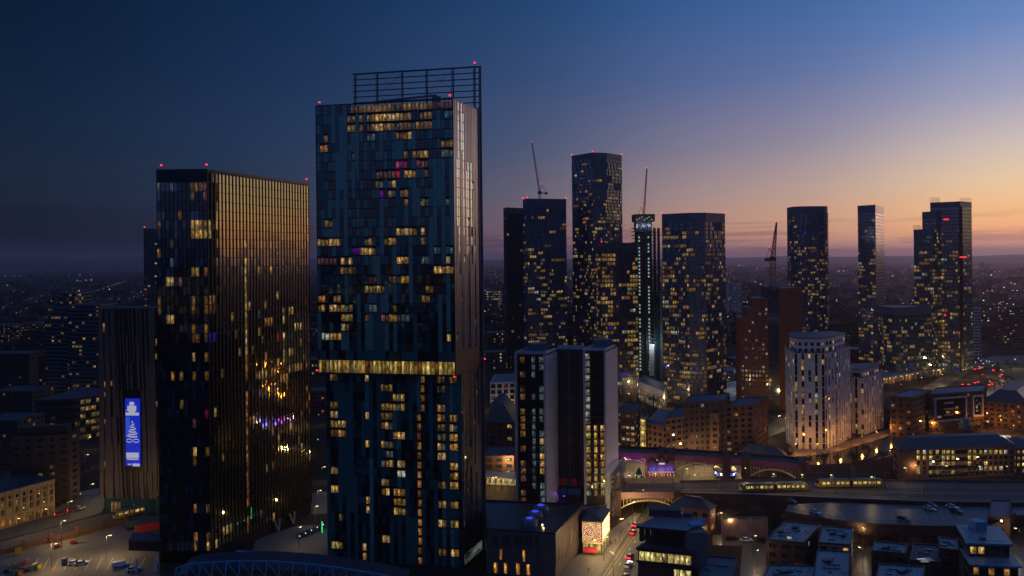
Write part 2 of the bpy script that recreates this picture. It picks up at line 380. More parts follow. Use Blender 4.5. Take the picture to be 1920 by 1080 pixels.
for k in range(1100):
    a = rc.uniform(-.68, .72)*(1 if rc.random() < .5 else .99) if k < 1000 else rc.uniform(.72, 2.2)
    r = 105/(rc.uniform(.5, 1)**2*.20*rc.random()+.0105)
    x, y = r*sin(a), r*cos(a)
    if clear_of_near(x, y): continue
    c = rc.choices(LC, (5, 4, 3, 2, 5, .8, .5))[0]; dimf = .35 if a < -.25 else 1.0
    n = rc.choice((1, 1, 1, 1, 2, 3, 6)); sz = r/1288*rc.uniform(.45, 1.1)
    for j in range(n):
        xx = x+(j-n/2)*r/1288*rc.uniform(4, 7)*(1 if n > 1 else 0)
        lamp_dot(xx, y+rc.uniform(-1, 1)*j*6, rc.uniform(5, 11), sz*rc.uniform(.7, 1.1), c, dimf*rc.choice((.6, 1.0, 1.9, 3.4)))
for k in range(85):                              # lines of lamps along the far roads
    a = rc.uniform(-.66, .70); r = math.exp(rc.uniform(math.log(850), math.log(6500))); x, y = r*sin(a), r*cos(a); th = rc.choice((.45, .45+pi/2, rc.uniform(0, pi))); c = rc.choice(LC[:3]+LC[4:5]); kk = rc.choice((.5, .9, 1.6))*(.35 if a < -.25 else 1)
    for j in range(rc.randint(8, 26)):
        xx, yy = x+cos(th)*j*r/38, y+sin(th)*j*r/38
        if yy > 800 and rc.random() < .85: lamp_dot(xx+rc.uniform(-3, 3), yy, 8, hypot(xx, yy)/1288*rc.uniform(.4, .75), c, kk*rc.uniform(.6, 1.2))
for k in range(700):                             # the town behind the viewpoint, seen only in reflections
    a = pi+rc.uniform(-1.5, 1.5); r = rc.uniform(300, 2600); lamp_dot(r*sin(a), r*cos(a), rc.uniform(4, 22), rc.uniform(.8, 2.4)*r/700, rc.choice(LC[:5]), rc.choice((1, 2, 4)))
FARL = bpy.data.materials.new('far_lamp'); FARL.use_nodes = True; _t = FARL.node_tree; _b = _t.nodes['Principled BSDF']
_a = _t.nodes.new('ShaderNodeAttribute'); _a.attribute_name = 'lit'; _t.links.new(_a.outputs[0], _b.inputs['Emission Color']); _b.inputs['Emission Strength'].default_value = 1.0; FARL.cycles.emission_sampling = 'NONE'
tag(lb.build('far_street_lights', FARL), 'tiny lit lamps and windows scattered over the far city', 'lights', kind='stuff')

# ------------------------------------------------------------------ haze
HZ = bpy.data.materials.new('haze_air'); HZ.use_nodes = True; _t = HZ.node_tree; _t.nodes.clear()
_v = _t.nodes.new('ShaderNodeVolumePrincipled'); _v.inputs['Color'].default_value = (1, .78, .89, 1); _v.inputs['Density'].default_value = 7e-5; _v.inputs['Anisotropy'].default_value = .65
_o = _t.nodes.new('ShaderNodeOutputMaterial'); _t.links.new(_v.outputs[0], _o.inputs['Volume'])
mb = MB(); mb.par((-29000, -29000, -2), (58000, 0, 0), (0, 58000, 0), (0, 0, 330))
tag(mb.build('haze', HZ), 'thin violet evening haze lying over the whole city', 'haze', kind='stuff')

# ------------------------------------------------------------------ the slab tower with the roof blade
def crop_rects(wall, ox, oy, sc, rects):
    out = []
    for x0, y0, x1, y1, c in rects:
        a = wall.hit(ox+x0/sc, oy+y0/sc); b = wall.hit(ox+x1/sc, oy+y1/sc)
        out.append((a[0], b[0], b[1], a[1], c))
    return out
BH = ztop(849, 185.5, 230)
FRc = V2(at(849, 185.5, 230)); FLc = V2(at(591.5, 198, 230*301.5/290.5)); BRc = V2(at(897.5, 205, 248)); BLc = FLc+(BRc-FRc)
side = (BRc-FRc).normalized()
SB = side*4.2
bt = thing('slab_tower', 'tallest dark glass slab tower with a louvred blade screen on its roof', 'tower', (FRc.x, FRc.y, 0))
ZB = FRc and Wall(FLc, FRc).hit(720, 703)[1]          # underside of the overhanging upper half
upper, lower = [FLc, FRc, BRc, BLc], [FLc+SB, FRc+SB, BRc, BLc]
mb = MB(); mb.prism(inset(upper, .35), ZB+.15, BH-2.6, 0, 1); mb.prism(inset(lower, .35), 0, ZB+.1, 0, 1)
mb.build('core', [BLACKM, ROOFD], bt)
FH = 3.24
def slab_face(wall, z0, z1, cols, pan_p, run, panel_m, glass_m, lits, rnd, names=True, span_m=BLACKM, jit=.012):
    """curtain wall: panes, staggered storey-high panels, floor bands; lits: (s0, s1, z0, z1, code)"""
    nf = int(round((z1-z0)/FH)); fh = (z1-z0)/nf; cw = wall.L/cols
    L = {}
    for a, b, c, d, code in lits:
        n_ = max(1, int((d-c)/fh+.35)); f0 = int(((c+d)/2-(n_-1)*fh/2-z0)/fh); f1 = f0+n_-1
        k0, k1 = int(round(a/cw)), max(int(round(a/cw))+1, int(round(b/cw)))
        for f in range(f0, f1+1):
            for k in range(k0, k1):
                if 0 <= f < nf and 0 <= k < cols: L[f, k] = code
    g, sp, pn = MB(), MB(), MB(); full = []
    for k in range(cols):
        f = 0; state = rnd.random() < pan_p
        while f < nf:
            n = rnd.randint(*run)
            for q in range(f, min(nf, f+n)):
                s0, s1 = k*cw+.05, (k+1)*cw-.05; a, b = z0+q*fh+.16, z0+(q+1)*fh-.10
                if (q, k) in L:
                    full.append((q, k, s0, s1, a, b)); continue
                if state: continue
                wall.pane(g, s0, s1, a, b, -.05, 0 if rnd.random() < .45 else 1, None, jit)
            if state:
                q = f
                while q < min(nf, f+n):            # panel runs, broken where a lit window sits
                    e = q
                    while e < min(nf, f+n) and (e, k) not in L: e += 1
                    if e > q: wall.rect(pn, k*cw+(.03 if pan_p < .7 else .12), (k+1)*cw-(.03 if pan_p < .7 else .12), z0+q*fh+.08, z0+e*fh-.04, -.04, .10, 0 if rnd.random() < (.75 if pan_p < .7 else .55) else 1)
                    q = max(e, q+1)
            f += n; state = rnd.random() < pan_p if not state else rnd.random() < pan_p*(.6 if pan_p < .7 else .85)
    for q in range(nf+1): wall.rect(sp, 0, wall.L, z0+q*fh-.08, z0+q*fh+.07, -.3, -.02, 0)
    for k in range(cols+1): wall.rect(sp, max(0, k*cw-.05), min(wall.L, k*cw+.05), z0+.1, z1-.1, -.3, .015, 0)
    # neighbours of one code share one lit room
    return g, sp, pn, L, full
def add_lit(wall, parent, full, L):
    for q, k, s0, s1, a, b in full:
        c = L[q, k]; v = rb.random()
        if c == 'y': c = 'y' if v < .60 else 'd' if v < .84 else 'o' if v < .91 else 'n'
        wall.piece('lit_window', LIT_O, parent, s0+.05, s1-.05, a+.22, b-(.42 if v < .7 else .62), -.16, -.06, wcol(c, .72))
rb = random.Random(3)
wf = Wall(FLc, FRc); wl = Wall(FLc+SB, FRc+SB); wr = Wall(FRc, BRc); wrl = Wall(FRc+SB, BRc)
up3 = [(330,390,375,520,'d'),(400,390,445,450,'y'),(400,455,445,520,'y'),(455,400,520,520,'d'),(525,395,690,450,'y'),(525,455,605,520,'y'),(610,455,690,515,'y'),(690,370,760,510,'d'),(765,450,820,505,'y'),(820,370,900,500,'d'),(350,350,900,385,'d'),(900,350,1035,385,'k'),(975,405,1035,470,'t'),(1000,590,1045,640,'y'),(945,590,1000,640,'d'),
 (155,550,185,600,'o'),(130,610,205,655,'o'),(465,540,510,590,'n'),(695,530,760,585,'y'),(660,530,695,585,'d'),(695,660,745,710,'d'),(830,655,868,710,'y'),(775,655,825,710,'d'),(660,727,745,785,'p'),(785,727,800,780,'b'),(800,727,870,785,'k'),(520,795,660,850,'k'),(660,795,692,850,'r'),(697,795,765,850,'y'),(775,795,800,840,'y'),(838,795,890,840,'d'),(520,865,575,920,'y'),(605,865,660,915,'y'),(550,930,575,965,'v'),(605,930,660,980,'y'),(705,990,750,1045,'y'),(835,985,890,1045,'y'),(695,940,745,980,'d'),(980,1000,1015,1040,'n'),(970,660,1040,710,'n'),(350,660,375,710,'n')]
up4 = [(165,50,205,90,'d'),(120,170,220,222,'y'),(225,170,257,195,'y'),(425,170,473,220,'y'),(545,170,590,205,'y'),(600,170,622,205,'d'),(627,105,668,150,'y'),(677,105,748,150,'y'),(763,105,812,150,'y'),(763,165,808,218,'o'),(330,230,385,275,'v'),(390,235,490,272,'y'),(845,228,905,265,'t'),(930,228,985,265,'t'),(120,292,230,335,'k'),(255,292,310,340,'y'),(315,292,335,340,'y'),(627,290,665,340,'y'),(680,290,708,340,'d'),(940,295,955,340,'y'),(258,355,308,400,'y'),(325,355,360,400,'d'),(847,350,925,403,'y'),(935,350,997,403,'y'),(430,415,495,465,'k'),(560,415,625,465,'k'),(630,415,710,465,'y'),(420,478,452,525,'y'),(455,475,495,525,'y'),(505,475,548,525,'y'),(120,540,180,575,'o'),(205,540,255,580,'d'),(785,540,835,585,'d'),(120,600,180,645,'y'),(205,600,290,645,'y'),(295,600,340,640,'y'),(258,660,285,710,'y'),(300,660,335,710,'y'),(258,720,290,760,'y'),(295,720,320,755,'y'),(150,780,200,832,'w'),(205,780,258,832,'y'),(420,660,445,710,'d'),(520,660,580,710,'k'),(580,660,650,712,'y'),(660,665,690,710,'n'),(595,590,635,645,'d'),(945,780,970,815,'y'),(455,600,495,645,'n'),(785,290,830,335,'n'),(800,480,850,525,'d')]
lo5 = [(155,60,200,95,'d'),(155,195,200,235,'d'),(155,245,195,285,'y'),(160,292,200,335,'y'),(205,292,230,335,'y'),(160,340,200,380,'d'),(205,340,230,380,'y'),(155,530,200,575,'y'),(155,625,205,670,'y'),(205,775,230,815,'d'),(160,920,205,960,'y'),(205,920,228,955,'d'),
 (420,100,470,150,'d'),(420,200,470,240,'d'),(420,245,470,290,'d'),(425,300,468,340,'y'),(425,395,470,440,'y'),(430,447,470,485,'n'),(425,490,470,540,'y'),(425,590,470,635,'y'),(425,640,470,685,'y'),(425,885,472,930,'y'),(485,150,535,200,'y'),(485,200,535,245,'y'),(485,345,540,390,'y'),(495,495,530,540,'y'),(490,545,540,590,'w'),(490,645,540,690,'y'),(490,690,540,735,'y'),(490,740,540,790,'y'),
 (697,65,750,100,'d'),(700,105,745,150,'y'),(697,205,750,250,'y'),(697,255,750,300,'y'),(697,305,750,345,'d'),(697,350,750,400,'y'),(697,405,735,450,'y'),(700,455,750,500,'y'),(705,600,740,645,'d'),(705,700,752,750,'y'),(705,800,752,850,'y'),(715,955,745,995,'d'),
 (762,70,810,95,'d'),(762,255,813,300,'y'),(762,305,813,350,'y'),(762,350,813,395,'y'),(762,405,813,450,'y'),(765,500,815,550,'y'),(765,550,815,600,'y'),(770,605,815,650,'y'),(770,705,818,750,'y'),(770,800,818,850,'y'),(770,955,815,1000,'y')]
lo5 += [(333, y, 352, y+40, 'y') for y in (60, 250, 395, 685, 735, 930, 980)]
lo5 += [(608, 66+49*k, 627, 104+49*k, 'o') for k in range(20)]
upL = crop_rects(wf, 560, 100, 3.6, up3)+crop_rects(wf, 560, 400, 3.3737, up4)
loL = crop_rects(wl, 560, 680, 2.7, lo5)
zbar = wf.hit(720, 676)[1]
lits_all = []
for wall, z0, z1, cols, pp, run, lits in ((wf, zbar+3.2, BH-.1, 34, .36, (3, 11), upL), (wl, 0, ZB-.2, 34, .50, (4, 12), loL), (wr, zbar+3.2, BH-.1, 17, .75, (5, 15), [(w0_*3.1+1, w0_*3.1+1.8, zbar+8+13*w0_, zbar+11+13*w0_, 'y') for w0_ in range(5)]), (wrl, 0, ZB-.2, 15, .71, (5, 15), [(w0_*2.7+1, w0_*2.7+1.8, 12+11*w0_, 15+11*w0_, 'd') for w0_ in range(5)]),
                                         (Wall(BLc, FLc), ZB, BH-.1, 12, .5, (3, 8), []), (Wall(BRc, BLc), 0, BH-.1, 34, .4, (3, 8), [])):
    rside = wall in (wr, wrl)
    g, sp, pn, L, full = slab_face(wall, z0, z1, cols, pp, run, None, None, lits, rb)
    g.build('glazing', [G_TEAL, G_DARK] if not rside else [G_TEAL, G_DARK], bt, 'stuff'); sp.build('mullion_grid', BLACKM, bt, 'stuff')
    pn.build('panel_cladding', [P_SILV, P_SILVD] if rside else ([P_TEAL, P_DTEAL] if wall is wf else [P_DTEAL, P_TEAL]), bt, 'stuff')
    add_lit(wall, bt, full, L)
# plant floor above the bar, the long lit bar, its ledge
nb = 34; cw = wf.L/nb; mb = MB()
for k in range(nb):
    wf.pane(mb, k*cw+.04, (k+1)*cw-.04, zbar+.2, zbar+3.1, -.05, rb.choice((0, 0, 1)), None, .012)
    s0, s1 = k*cw+.05, (k+1)*cw-.05
    wf.piece('lit_window', LIT_O, bt, s0, s1, ZB+.5, zbar-.15, -.2, -.08, wcol(rb.choice('YYYydo'), rb.uniform(.25, .75)))
mb.build('glazing', [P_DTEAL, G_DARK], bt, 'stuff')
mb = MB(); wf.rect(mb, -.3, wf.L+.3, ZB-.1, ZB+.4, -3, .45); wf.rect(mb, 0, wf.L, zbar-.12, zbar+.14, -1, .12); wr.rect(mb, 0, wr.L, ZB+.5, zbar+3.1, -1, .05)
for k in range(nb+1): wf.rect(mb, max(0, k*cw-.05), min(wf.L, k*cw+.05), ZB+.4, zbar-.1, -.3, .05)
mb.build('ledge', BLACKM, bt)
mb = MB(); wf.rect(mb, 0, wf.L, BH-.05, BH+.25, -.5, .05)
wr.rect(mb, .0, wr.L, BH-.05, BH+.22, -.5, .05); Wall(BLc, FLc).rect(mb, 0, wr.L-.1, BH-.05, BH+.2, -.5, .04); mb.build('parapet', BLACKM, bt)
wrl.piece('lit_window', LIT_O, bt, 1, wrl.L-1, .6, 4.2, -.1, .14, wcol('c', .35))
# the roof blade: posts, louvres, braces
bw = Wall(BLc, BRc); fb = Wall(BLc, BRc); fb.n = -fb.n
ztB = fb.hit(890, 124)[1]; sL = fb.hit(661, 137)[0]; sR = fb.L
bl = MB()
posts = [sL+1.2]+[fb.hit(560+x/3.6, 180)[0] for x in (533, 703, 868, 1045, 1190)]
for s_ in posts:
    bl = MB(); bl.bar(fb.pt(s_, BH-2.5), fb.pt(s_, ztB), .26); bl.bar(fb.pt(s_-.55, BH-2.5), fb.pt(s_-.55, ztB-1), .12); bl.build('post', BLACKM, bt)
for k in range(8):
    z = ztB-.2-k*2.15
    bl = MB(); bl.bar(fb.pt(sL, z, .4), fb.pt(sR+.2, z, .4), .22 if k else .34); bl.build('louvre', BLACKM, bt)
for i in (1, 3):
    for z in ((ztB-1, ztB-8.5), (ztB-8.5, ztB-15)):
        bl = MB(); bl.bar(fb.pt(posts[i], z[0]), fb.pt(posts[i+1], z[1]), .07); bl.bar(fb.pt(posts[i], z[1]), fb.pt(posts[i+1], z[0]), .07); bl.build('brace', BLACKM, bt)
bl = MB()
for k in range(int((sR-sL)/.9)): bl.bar(fb.pt(sL+k*.9, ztB, .55), fb.pt(sL+k*.9, ztB-15.4, .55), .018)
bl.build('mesh_wire', STEEL, bt, 'stuff')
bl = MB(); fb2 = Wall(BRc, BRc+(BRc-BLc).normalized()*1.1); fb2.rect(bl, .1, 1.1, 0, ztB, -.5, 0)
bl.build('blade_edge', P_SILV, bt)
# window-cleaning crane lying on the roof
mid_ = lambda a, b, t: a+(b-a)*t
cr = MB(); a_, b_ = wf.pt(18, BH+1.8, -9), wf.pt(41.5, BH+2.4, -8)
cr.bar(a_+Vector((0, 0, .8)), b_+Vector((0, 0, 1.1)), .42); cr.bar(a_+Vector((0, 0, .8)), a_-Vector((0, 0, 2.5)), .3); cr.build('cleaning_crane_arm', STEEL, bt)
cr = MB(); cr.box(b_.x, b_.y, BH-2.5, 3.2, 2.2, 5.4, atan2(wf.u.y, wf.u.x)); cr.bar(wf.pt(22, BH-2.5, -9), wf.pt(22, BH+2.2, -9), .25); cr.build('cleaning_crane_base', STEEL, bt)
for p in (wf.pt(1.2, BH+1.2, -.6), wf.pt(wf.L-1.2, BH+1.2, -.6), fb.pt(posts[-1], ztB+1), wf.pt(-.2, ZB+1, .5), wf.pt(wf.L-.2, ZB-.2, .7), Wall(BLc, BRc).pt(wf.L+1.3, ZB+3, -.2)): red_light(bt, p, .75)

# ------------------------------------------------------------------ the finned tower on the left
dR = 240.0; LH = ztop(388, 318, dR)
C0 = V2(at(388, 318, dR)); k_ = (LH-H)
C1 = V2(on(578.5, 344, LH)) if False else V2(at(578.5, 344, dR*173.6/145.4)); CL = V2(at(293, 319.5, dR*173.6/173.2))
CB = CL+(C1-C0)
dt = thing('finned_tower', 'dark glass tower with tall vertical fins, a sunset-tinted side and red corner lamps', 'tower', (C0.x, C0.y, 0))
mb = MB(); mb.prism(inset([CL, C0, C1, CB], .4), 0, LH-.6, 0, 1); mb.build('core', [BLACKM, ROOFD], dt)
wa, wb = Wall(CL, C0), Wall(C0, C1)
c1L = [(965,120,1010,165,'d'),(1015,125,1048,165,'k'),(900,270,925,310,'o'),(965,170,995,210,'d'),(1025,170,1048,205,'k'),(965,320,1000,360,'y'),(1020,320,1048,350,'y'),(965,365,1000,405,'y'),(1020,360,1048,400,'y'),(795,470,825,505,'o'),(965,560,1000,600,'y'),(1030,560,1048,590,'o'),(850,610,885,655,'y'),(905,610,925,650,'k'),(965,705,1000,745,'y'),(1030,705,1048,735,'d'),(795,705,825,735,'d'),(965,755,1000,795,'o'),(1030,755,1048,790,'d'),(850,805,888,848,'y'),(795,755,825,785,'d'),(970,855,1000,895,'y'),(1030,855,1055,895,'o'),(970,900,1003,940,'o'),(1030,900,1055,930,'d'),(970,1000,1003,1040,'y'),(1030,1000,1060,1040,'o'),
  (795,120,820,200,'n'),(860,120,880,200,'n'),(795,330,820,360,'d'),(860,420,880,450,'n'),(860,520,880,545,'n')]
c2L = [(860,75,890,105,'o'),(910,75,925,105,'d'),(970,70,1003,110,'o'),(1035,70,1060,105,'o'),(910,180,930,205,'d'),(975,270,1003,305,'k'),(1035,265,1060,290,'r'),(975,415,1008,455,'y'),(1040,415,1070,445,'o'),(975,460,1008,505,'o'),(1040,460,1070,490,'o'),(975,705,1008,750,'o'),(1040,710,1068,740,'d'),(975,855,1008,895,'o'),(1040,855,1068,880,'d'),(975,915,1008,960,'o'),(1040,910,1075,960,'y')]
c1R = [(1395,460,1412,495,'y'),(1305,555,1320,590,'o'),(1358,550,1380,585,'y'),(1398,680,1415,715,'y'),(1430,760,1447,795,'y'),(1465,760,1482,790,'y'),(1430,800,1447,840,'y'),(1360,815,1385,850,'o'),(1490,840,1530,870,'y'),(1430,890,1447,930,'y'),(1430,975,1447,1010,'y'),(1465,970,1485,1000,'y'),(1430,1015,1447,1050,'y'),(1465,1045,1485,1080,'y'),(1490,1045,1530,1075,'y'),(1540,1040,1558,1065,'o'),(1055,320,1078,400,'y'),(1058,705,1085,790,'o'),(1058,900,1085,930,'b'),(1310,780,1325,810,'t'),(1398,900,1412,930,'r')]
c2R = [(1298,60,1310,100,'o'),(1315,55,1355,95,'y'),(1375,50,1390,80,'y'),(1430,75,1447,110,'y'),(1465,25,1530,60,'y'),(1545,130,1562,160,'o'),(1545,210,1562,245,'o'),(1520,265,1535,300,'o'),(1520,395,1535,420,'d'),(1480,445,1490,480,'d'),(1340,490,1360,540,'y'),(1375,490,1390,525,'o'),(1120,830,1135,870,'y'),(1150,812,1170,855,'y'),(1315,735,1330,775,'d'),(1375,755,1390,805,'y'),(1080,910,1100,960,'y')]
c1R += [(1240, 430+48.3*k, 1251, 465+48.3*k, 'y') for k in range(14)]; c2R += [(1246, 30+48.6*k, 1259, 66+48.6*k, 'o') for k in range(18)]
la = crop_rects(wa, 0, 300, 2.7, c1L)+crop_rects(wa, 0, 680, 2.7, c2L); lr = crop_rects(wb, 0, 300, 2.7, c1R)+crop_rects(wb, 0, 680, 2.7, c2R)
lr += [(a_, a_+1.2, z_, z_+2.6, random.choice('yyod')) for a_, z_ in [(random.uniform(1, wb.L-2), random.uniform(24, 88)) for _ in range(34)]]
rl = random.Random(5); zb_ = 4.0; FHL = (LH-1-zb_)/40.002
def fin_face(wall, cols, lits, top_blank, gm, fins, pinc=()):
    nf = int((LH-1-zb_)/FHL); cw = wall.L/cols; L = {}
    for a, b, c, d, code in lits:
        f0 = int(((c+d)/2-zb_)/FHL); n_ = max(1, int(round((d-c)/FHL))); k0 = int(a/cw+.35); k1 = max(k0+1, int(round(b/cw)))
        for f in range(f0-(n_-1)//2, f0-(n_-1)//2+n_):
            for k in range(k0, k1): L[f, k] = code
    g, sp, fn = MB(), MB(), MB()
    for k in range(cols):
        for f in range(nf):
            a, b = zb_+f*FHL+.13, zb_+(f+1)*FHL-.06
            if f >= nf-top_blank: 
                continue
            if (f, k) in L: wall.piece('lit_window', LIT_O, dt, k*cw+.1, (k+1)*cw-.1, a, b, -.2, -.06, wcol(L[f, k], .62)); continue
            wall.pane(g, k*cw+.04, (k+1)*cw-.04, a, b, -.05, 0 if rl.random() < .8 else 1, None, .010)
    for f in range(nf+1): wall.rect(sp, 0, wall.L, zb_+f*FHL-.05, zb_+f*FHL+.12, -.4, -.03)
    zt = zb_+nf*FHL
    wall.rect(sp, 0, wall.L, zt-top_blank*FHL+.2, zt+1.0, -.4, .06)
    for k in range(cols+1): wall.rect(sp, max(0, k*cw-.07), min(wall.L, k*cw+.07+(.24 if cols > 20 else 0)), zb_+.2, LH-.5, -.4, fins)
    g.build('glazing', gm, dt, 'stuff'); sp.build('fin_grid', BLACKM, dt, 'stuff')
fin_face(wa, 12, la, 1, [G_DARK, G_BLUE], .10); fin_face(wb, 32, lr, 0, [G_SUNSET, G_SUNSET], .22)
mb = MB()
for wq in (Wall(C1, CB), Wall(CB, CL)):
    for f in range(39): wq.pane(mb, .1, wq.L-.1, zb_+f*FHL+.2, zb_+(f+1)*FHL-.1, -.2, 0)
mb.build('glazing', G_DARK, dt, 'stuff')
mb = MB()
for wq in (wa, wb):
    mb = MB(); wq.rect(mb, 0, wq.L, LH-.45, LH+.3, -.5, .1); mb.build('parapet', BLACKM, dt)
for k in range(24): wa.piece('base_fin', BLACKM, dt, k*wa.L/24, k*wa.L/24+.25, .1, zb_-.15, -.3, .25)
mb = MB(); wb.rect(mb, 0, wb.L*.99, .1, zb_-.4, -.35, .1); mb.build('podium_wall', BLACKM, dt)
for p in (wa.pt(1.5, LH+1.6, -.5), wa.pt(wa.L-.4, LH+1.6, -.5), wb.pt(wb.L-.6, LH+1.6, -.5)): red_light(dt, p, .85)

# ------------------------------------------------------------------ the cluster of residential towers beyond
def grid_tower(name, label, poly, z1, seed, glass, frame, fh=3.1, bay=1.6, lit=.14, blank=2, strip=.35, bright=.58, roof=True, lights=(), cold=.10, litmap=None, split=2, band=None, z0=0.0, cat='tower', fin=.14, pale=None):
    """a tower of storeys and narrow bays: dark panes, solid strips that shift every few floors, some rooms lit"""
    r = random.Random(seed); cx = sum(p[0] for p in poly)/len(poly); cy = sum(p[1] for p in poly)/len(poly)
    t = thing(name, label, cat, (cx, cy, z0))
    mb = MB(); mb.prism(inset(poly, .3), z0, z1-.5, 0, 1); mb.build('core', [frame, ROOFD], t)
    g, li, st = MB(), MB(), MB()
    nf = int((z1-z0-1)/fh)
    for wi, wl_ in enumerate(poly_walls(poly)):
        nb_ = max(1, int(round(wl_.L/bay))); cw = wl_.L/nb_
        mid = wl_.pt(wl_.L/2, 0)
        facing = wl_.n.dot(V2(mid)) < 0
        if not facing and wl_.L > 4:
            for f in range(nf): wl_.pane(g, .3, wl_.L-.3, z0+f*fh+.4, z0+(f+1)*fh-.2, -.1, 0)
            wl_.rect(st, 0, wl_.L, z1-.8, z1+.3, -.4, .1); continue
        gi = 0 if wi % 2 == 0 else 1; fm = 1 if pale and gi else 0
        for f in range(nf):
            a, b = z0+f*fh+.35, z0+(f+1)*fh-.25; grp = f//split
            k = 0; roomlit = 0
            while k < nb_:
                key = (wi*7919+grp*131+k*17+seed*31) % 1000
                if roomlit == 0:
                    p = lit*1.45*(litmap(wi, f/nf, k/nb_) if litmap else 1.0)
                    roomlit = r.choice((1, 1, 1, 2, 2, 3)) if f < nf-blank and r.random() < p*.62 else -r.choice((1, 2, 2, 3)); 
                    c = wcol('y' if r.random() > cold+.22 else r.choice(('d', 'd', 'o', 'w')) if r.random() > cold else r.choice(('c', 'b', 'w')), bright*r.choice((.5, .8, 1, 1.15)))
                solid = ((k+grp*(1 if grp % 2 else 2)) % 3 == 0) and strip > .1 or (key/1000 < strip*.25)
                if solid and roomlit <= 0:
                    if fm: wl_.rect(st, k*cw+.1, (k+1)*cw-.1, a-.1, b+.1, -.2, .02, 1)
                elif roomlit > 0: wl_.pane(li, k*cw+.12, (k+1)*cw-.12, a+.1, b-.12, -.06, 0, tuple(c[:3])+(1, r.random()))
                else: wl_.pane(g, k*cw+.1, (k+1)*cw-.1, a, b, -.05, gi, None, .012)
                k += 1; roomlit -= (roomlit > 0)-(roomlit < 0)
        for k in range(nb_+1):
            wl_.rect(st, max(0, k*cw-.09), min(wl_.L, k*cw+.09), z0, z1-.3, -.4, fin, fm)
        for f in range(0, nf+1, 1): wl_.rect(st, 0, wl_.L, z0+f*fh-.12, z0+f*fh+.2, -.4, .03, fm)
        wl_.rect(st, 0, wl_.L, z0+nf*fh-blank*fh*.5, z1+.3, -.35, .12, fm)
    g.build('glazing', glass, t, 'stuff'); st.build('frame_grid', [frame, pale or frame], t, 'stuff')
    if li.f: li.build('lit_glazing', LIT_A, t, 'stuff')
    for p in lights: red_light(t, p, 1.25)
    return t
def para(*pix, z, d=None):                  # footprint: visible roof corners, left to right, closed at the back
    pts = [V2(on(x, y, z)) if d is None else V2(at(x, y, q)) for (x, y), q in zip(pix, d or [0]*9)]
    return pts
def closed(pts):                            # three corners (left, front, right) -> parallelogram
    return pts+[pts[0]+pts[2]-pts[1]]
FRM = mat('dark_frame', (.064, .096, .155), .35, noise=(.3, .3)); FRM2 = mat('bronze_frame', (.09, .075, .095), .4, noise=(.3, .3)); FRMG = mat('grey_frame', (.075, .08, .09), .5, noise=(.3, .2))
SILV2 = mat('pale_reflection_glass', (.07, .085, .10), .12, ior=2.8, noise=(.3, .2))  # lighter reflection on the middle faces put into the glass colour
PALEF = mat('pale_reflection_frame', (.125, .155, .195), .4, noise=(.3, .15))  # the same lighter reflection put into the frame colour
def depth_pts(pix, z): return [V2(at(x, y, (z-H)*F/ray(x, y).z)) for x, y in pix]

# tallest of the cluster: a splayed corner between two faces
z8 = 200.0; d8 = 618
p8 = [V2(at(1072, 292, d8*1.03)), V2(at(1111, 286, d8)), V2(at(1137.5, 287, d8*1.005)), V2(at(1165.5, 289, d8*1.03))]
p8 += [p8[3]+Vector((-4, 26)), p8[0]+Vector((6, 24))]
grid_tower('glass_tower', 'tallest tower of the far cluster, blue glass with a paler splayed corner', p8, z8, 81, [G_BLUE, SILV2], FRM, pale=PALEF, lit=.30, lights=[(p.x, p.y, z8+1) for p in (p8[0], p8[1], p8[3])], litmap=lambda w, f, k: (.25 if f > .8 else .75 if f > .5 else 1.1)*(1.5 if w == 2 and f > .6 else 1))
z7 = ztop(1020, 373, 600); p7 = [V2(at(980.5, 375, 606)), V2(at(988, 373, 598)), V2(at(1061.5, 373.5, 606))]; p7.append(p7[2]+Vector((2, 26))); p7.append(p7[0]+Vector((6, 30)))
grid_tower('glass_tower', 'navy flat-faced tower standing left of the tallest far tower', p7, z7, 72, [G_BLUE, G_BLUE], FRM, lit=.27, bay=2.0, split=3, lights=[(p.x, p.y, z7+1) for p in (p7[0], p7[1], p7[2])], litmap=lambda w, f, k: .55 if f > .75 else 1.1)
z6 = ztop(960, 390, 660); p6 = [V2(at(944, 392, 668)), V2(at(949, 390, 655)), V2(at(984, 390.5, 668))]; p6.append(p6[2]+Vector((2, 22))); p6.append(p6[0]+Vector((5, 26)))
grid_tower('grey_tower', 'plain grey-green tower nearly unlit, leftmost of the far cluster', p6, z6, 61, [mat('matt_glass', (.03, .04, .045), .2, ior=1.6, noise=(.3, .3))]*2, FRMG, lit=.05, litmap=lambda w, f, k: 4 if k > .62 and k < .8 and .86 < f < .97 else .6, cold=.3)
z9 = ztop(1150, 456, 528); p9 = [V2(at(1118, 459, 534)), V2(at(1128, 456, 526)), V2(at(1195.5, 455, 534))]; p9.append(p9[2]+Vector((5, 24))); p9.append(p9[0]+Vector((8, 26)))
grid_tower('glass_tower', 'shorter dark tower with a bright red roof lamp in front of the tallest one', p9, z9, 95, [G_BLUE, G_BLUE], FRM2, lit=.46, bay=2.3, fh=3.3, strip=.2, lights=[(p9[1].x, p9[1].y, z9+1)], litmap=lambda w, f, k: (1.7 if k > .66 or k < .25 else .55))
z11 = ztop(1300, 400, 488); p11 = [V2(at(1241, 403, 498)), V2(at(1290.5, 399.5, 486)), V2(at(1322.5, 399.5, 486)), V2(at(1359, 401, 500))]; p11 += [p11[3]+Vector((3, 22)), p11[0]+Vector((8, 22))]
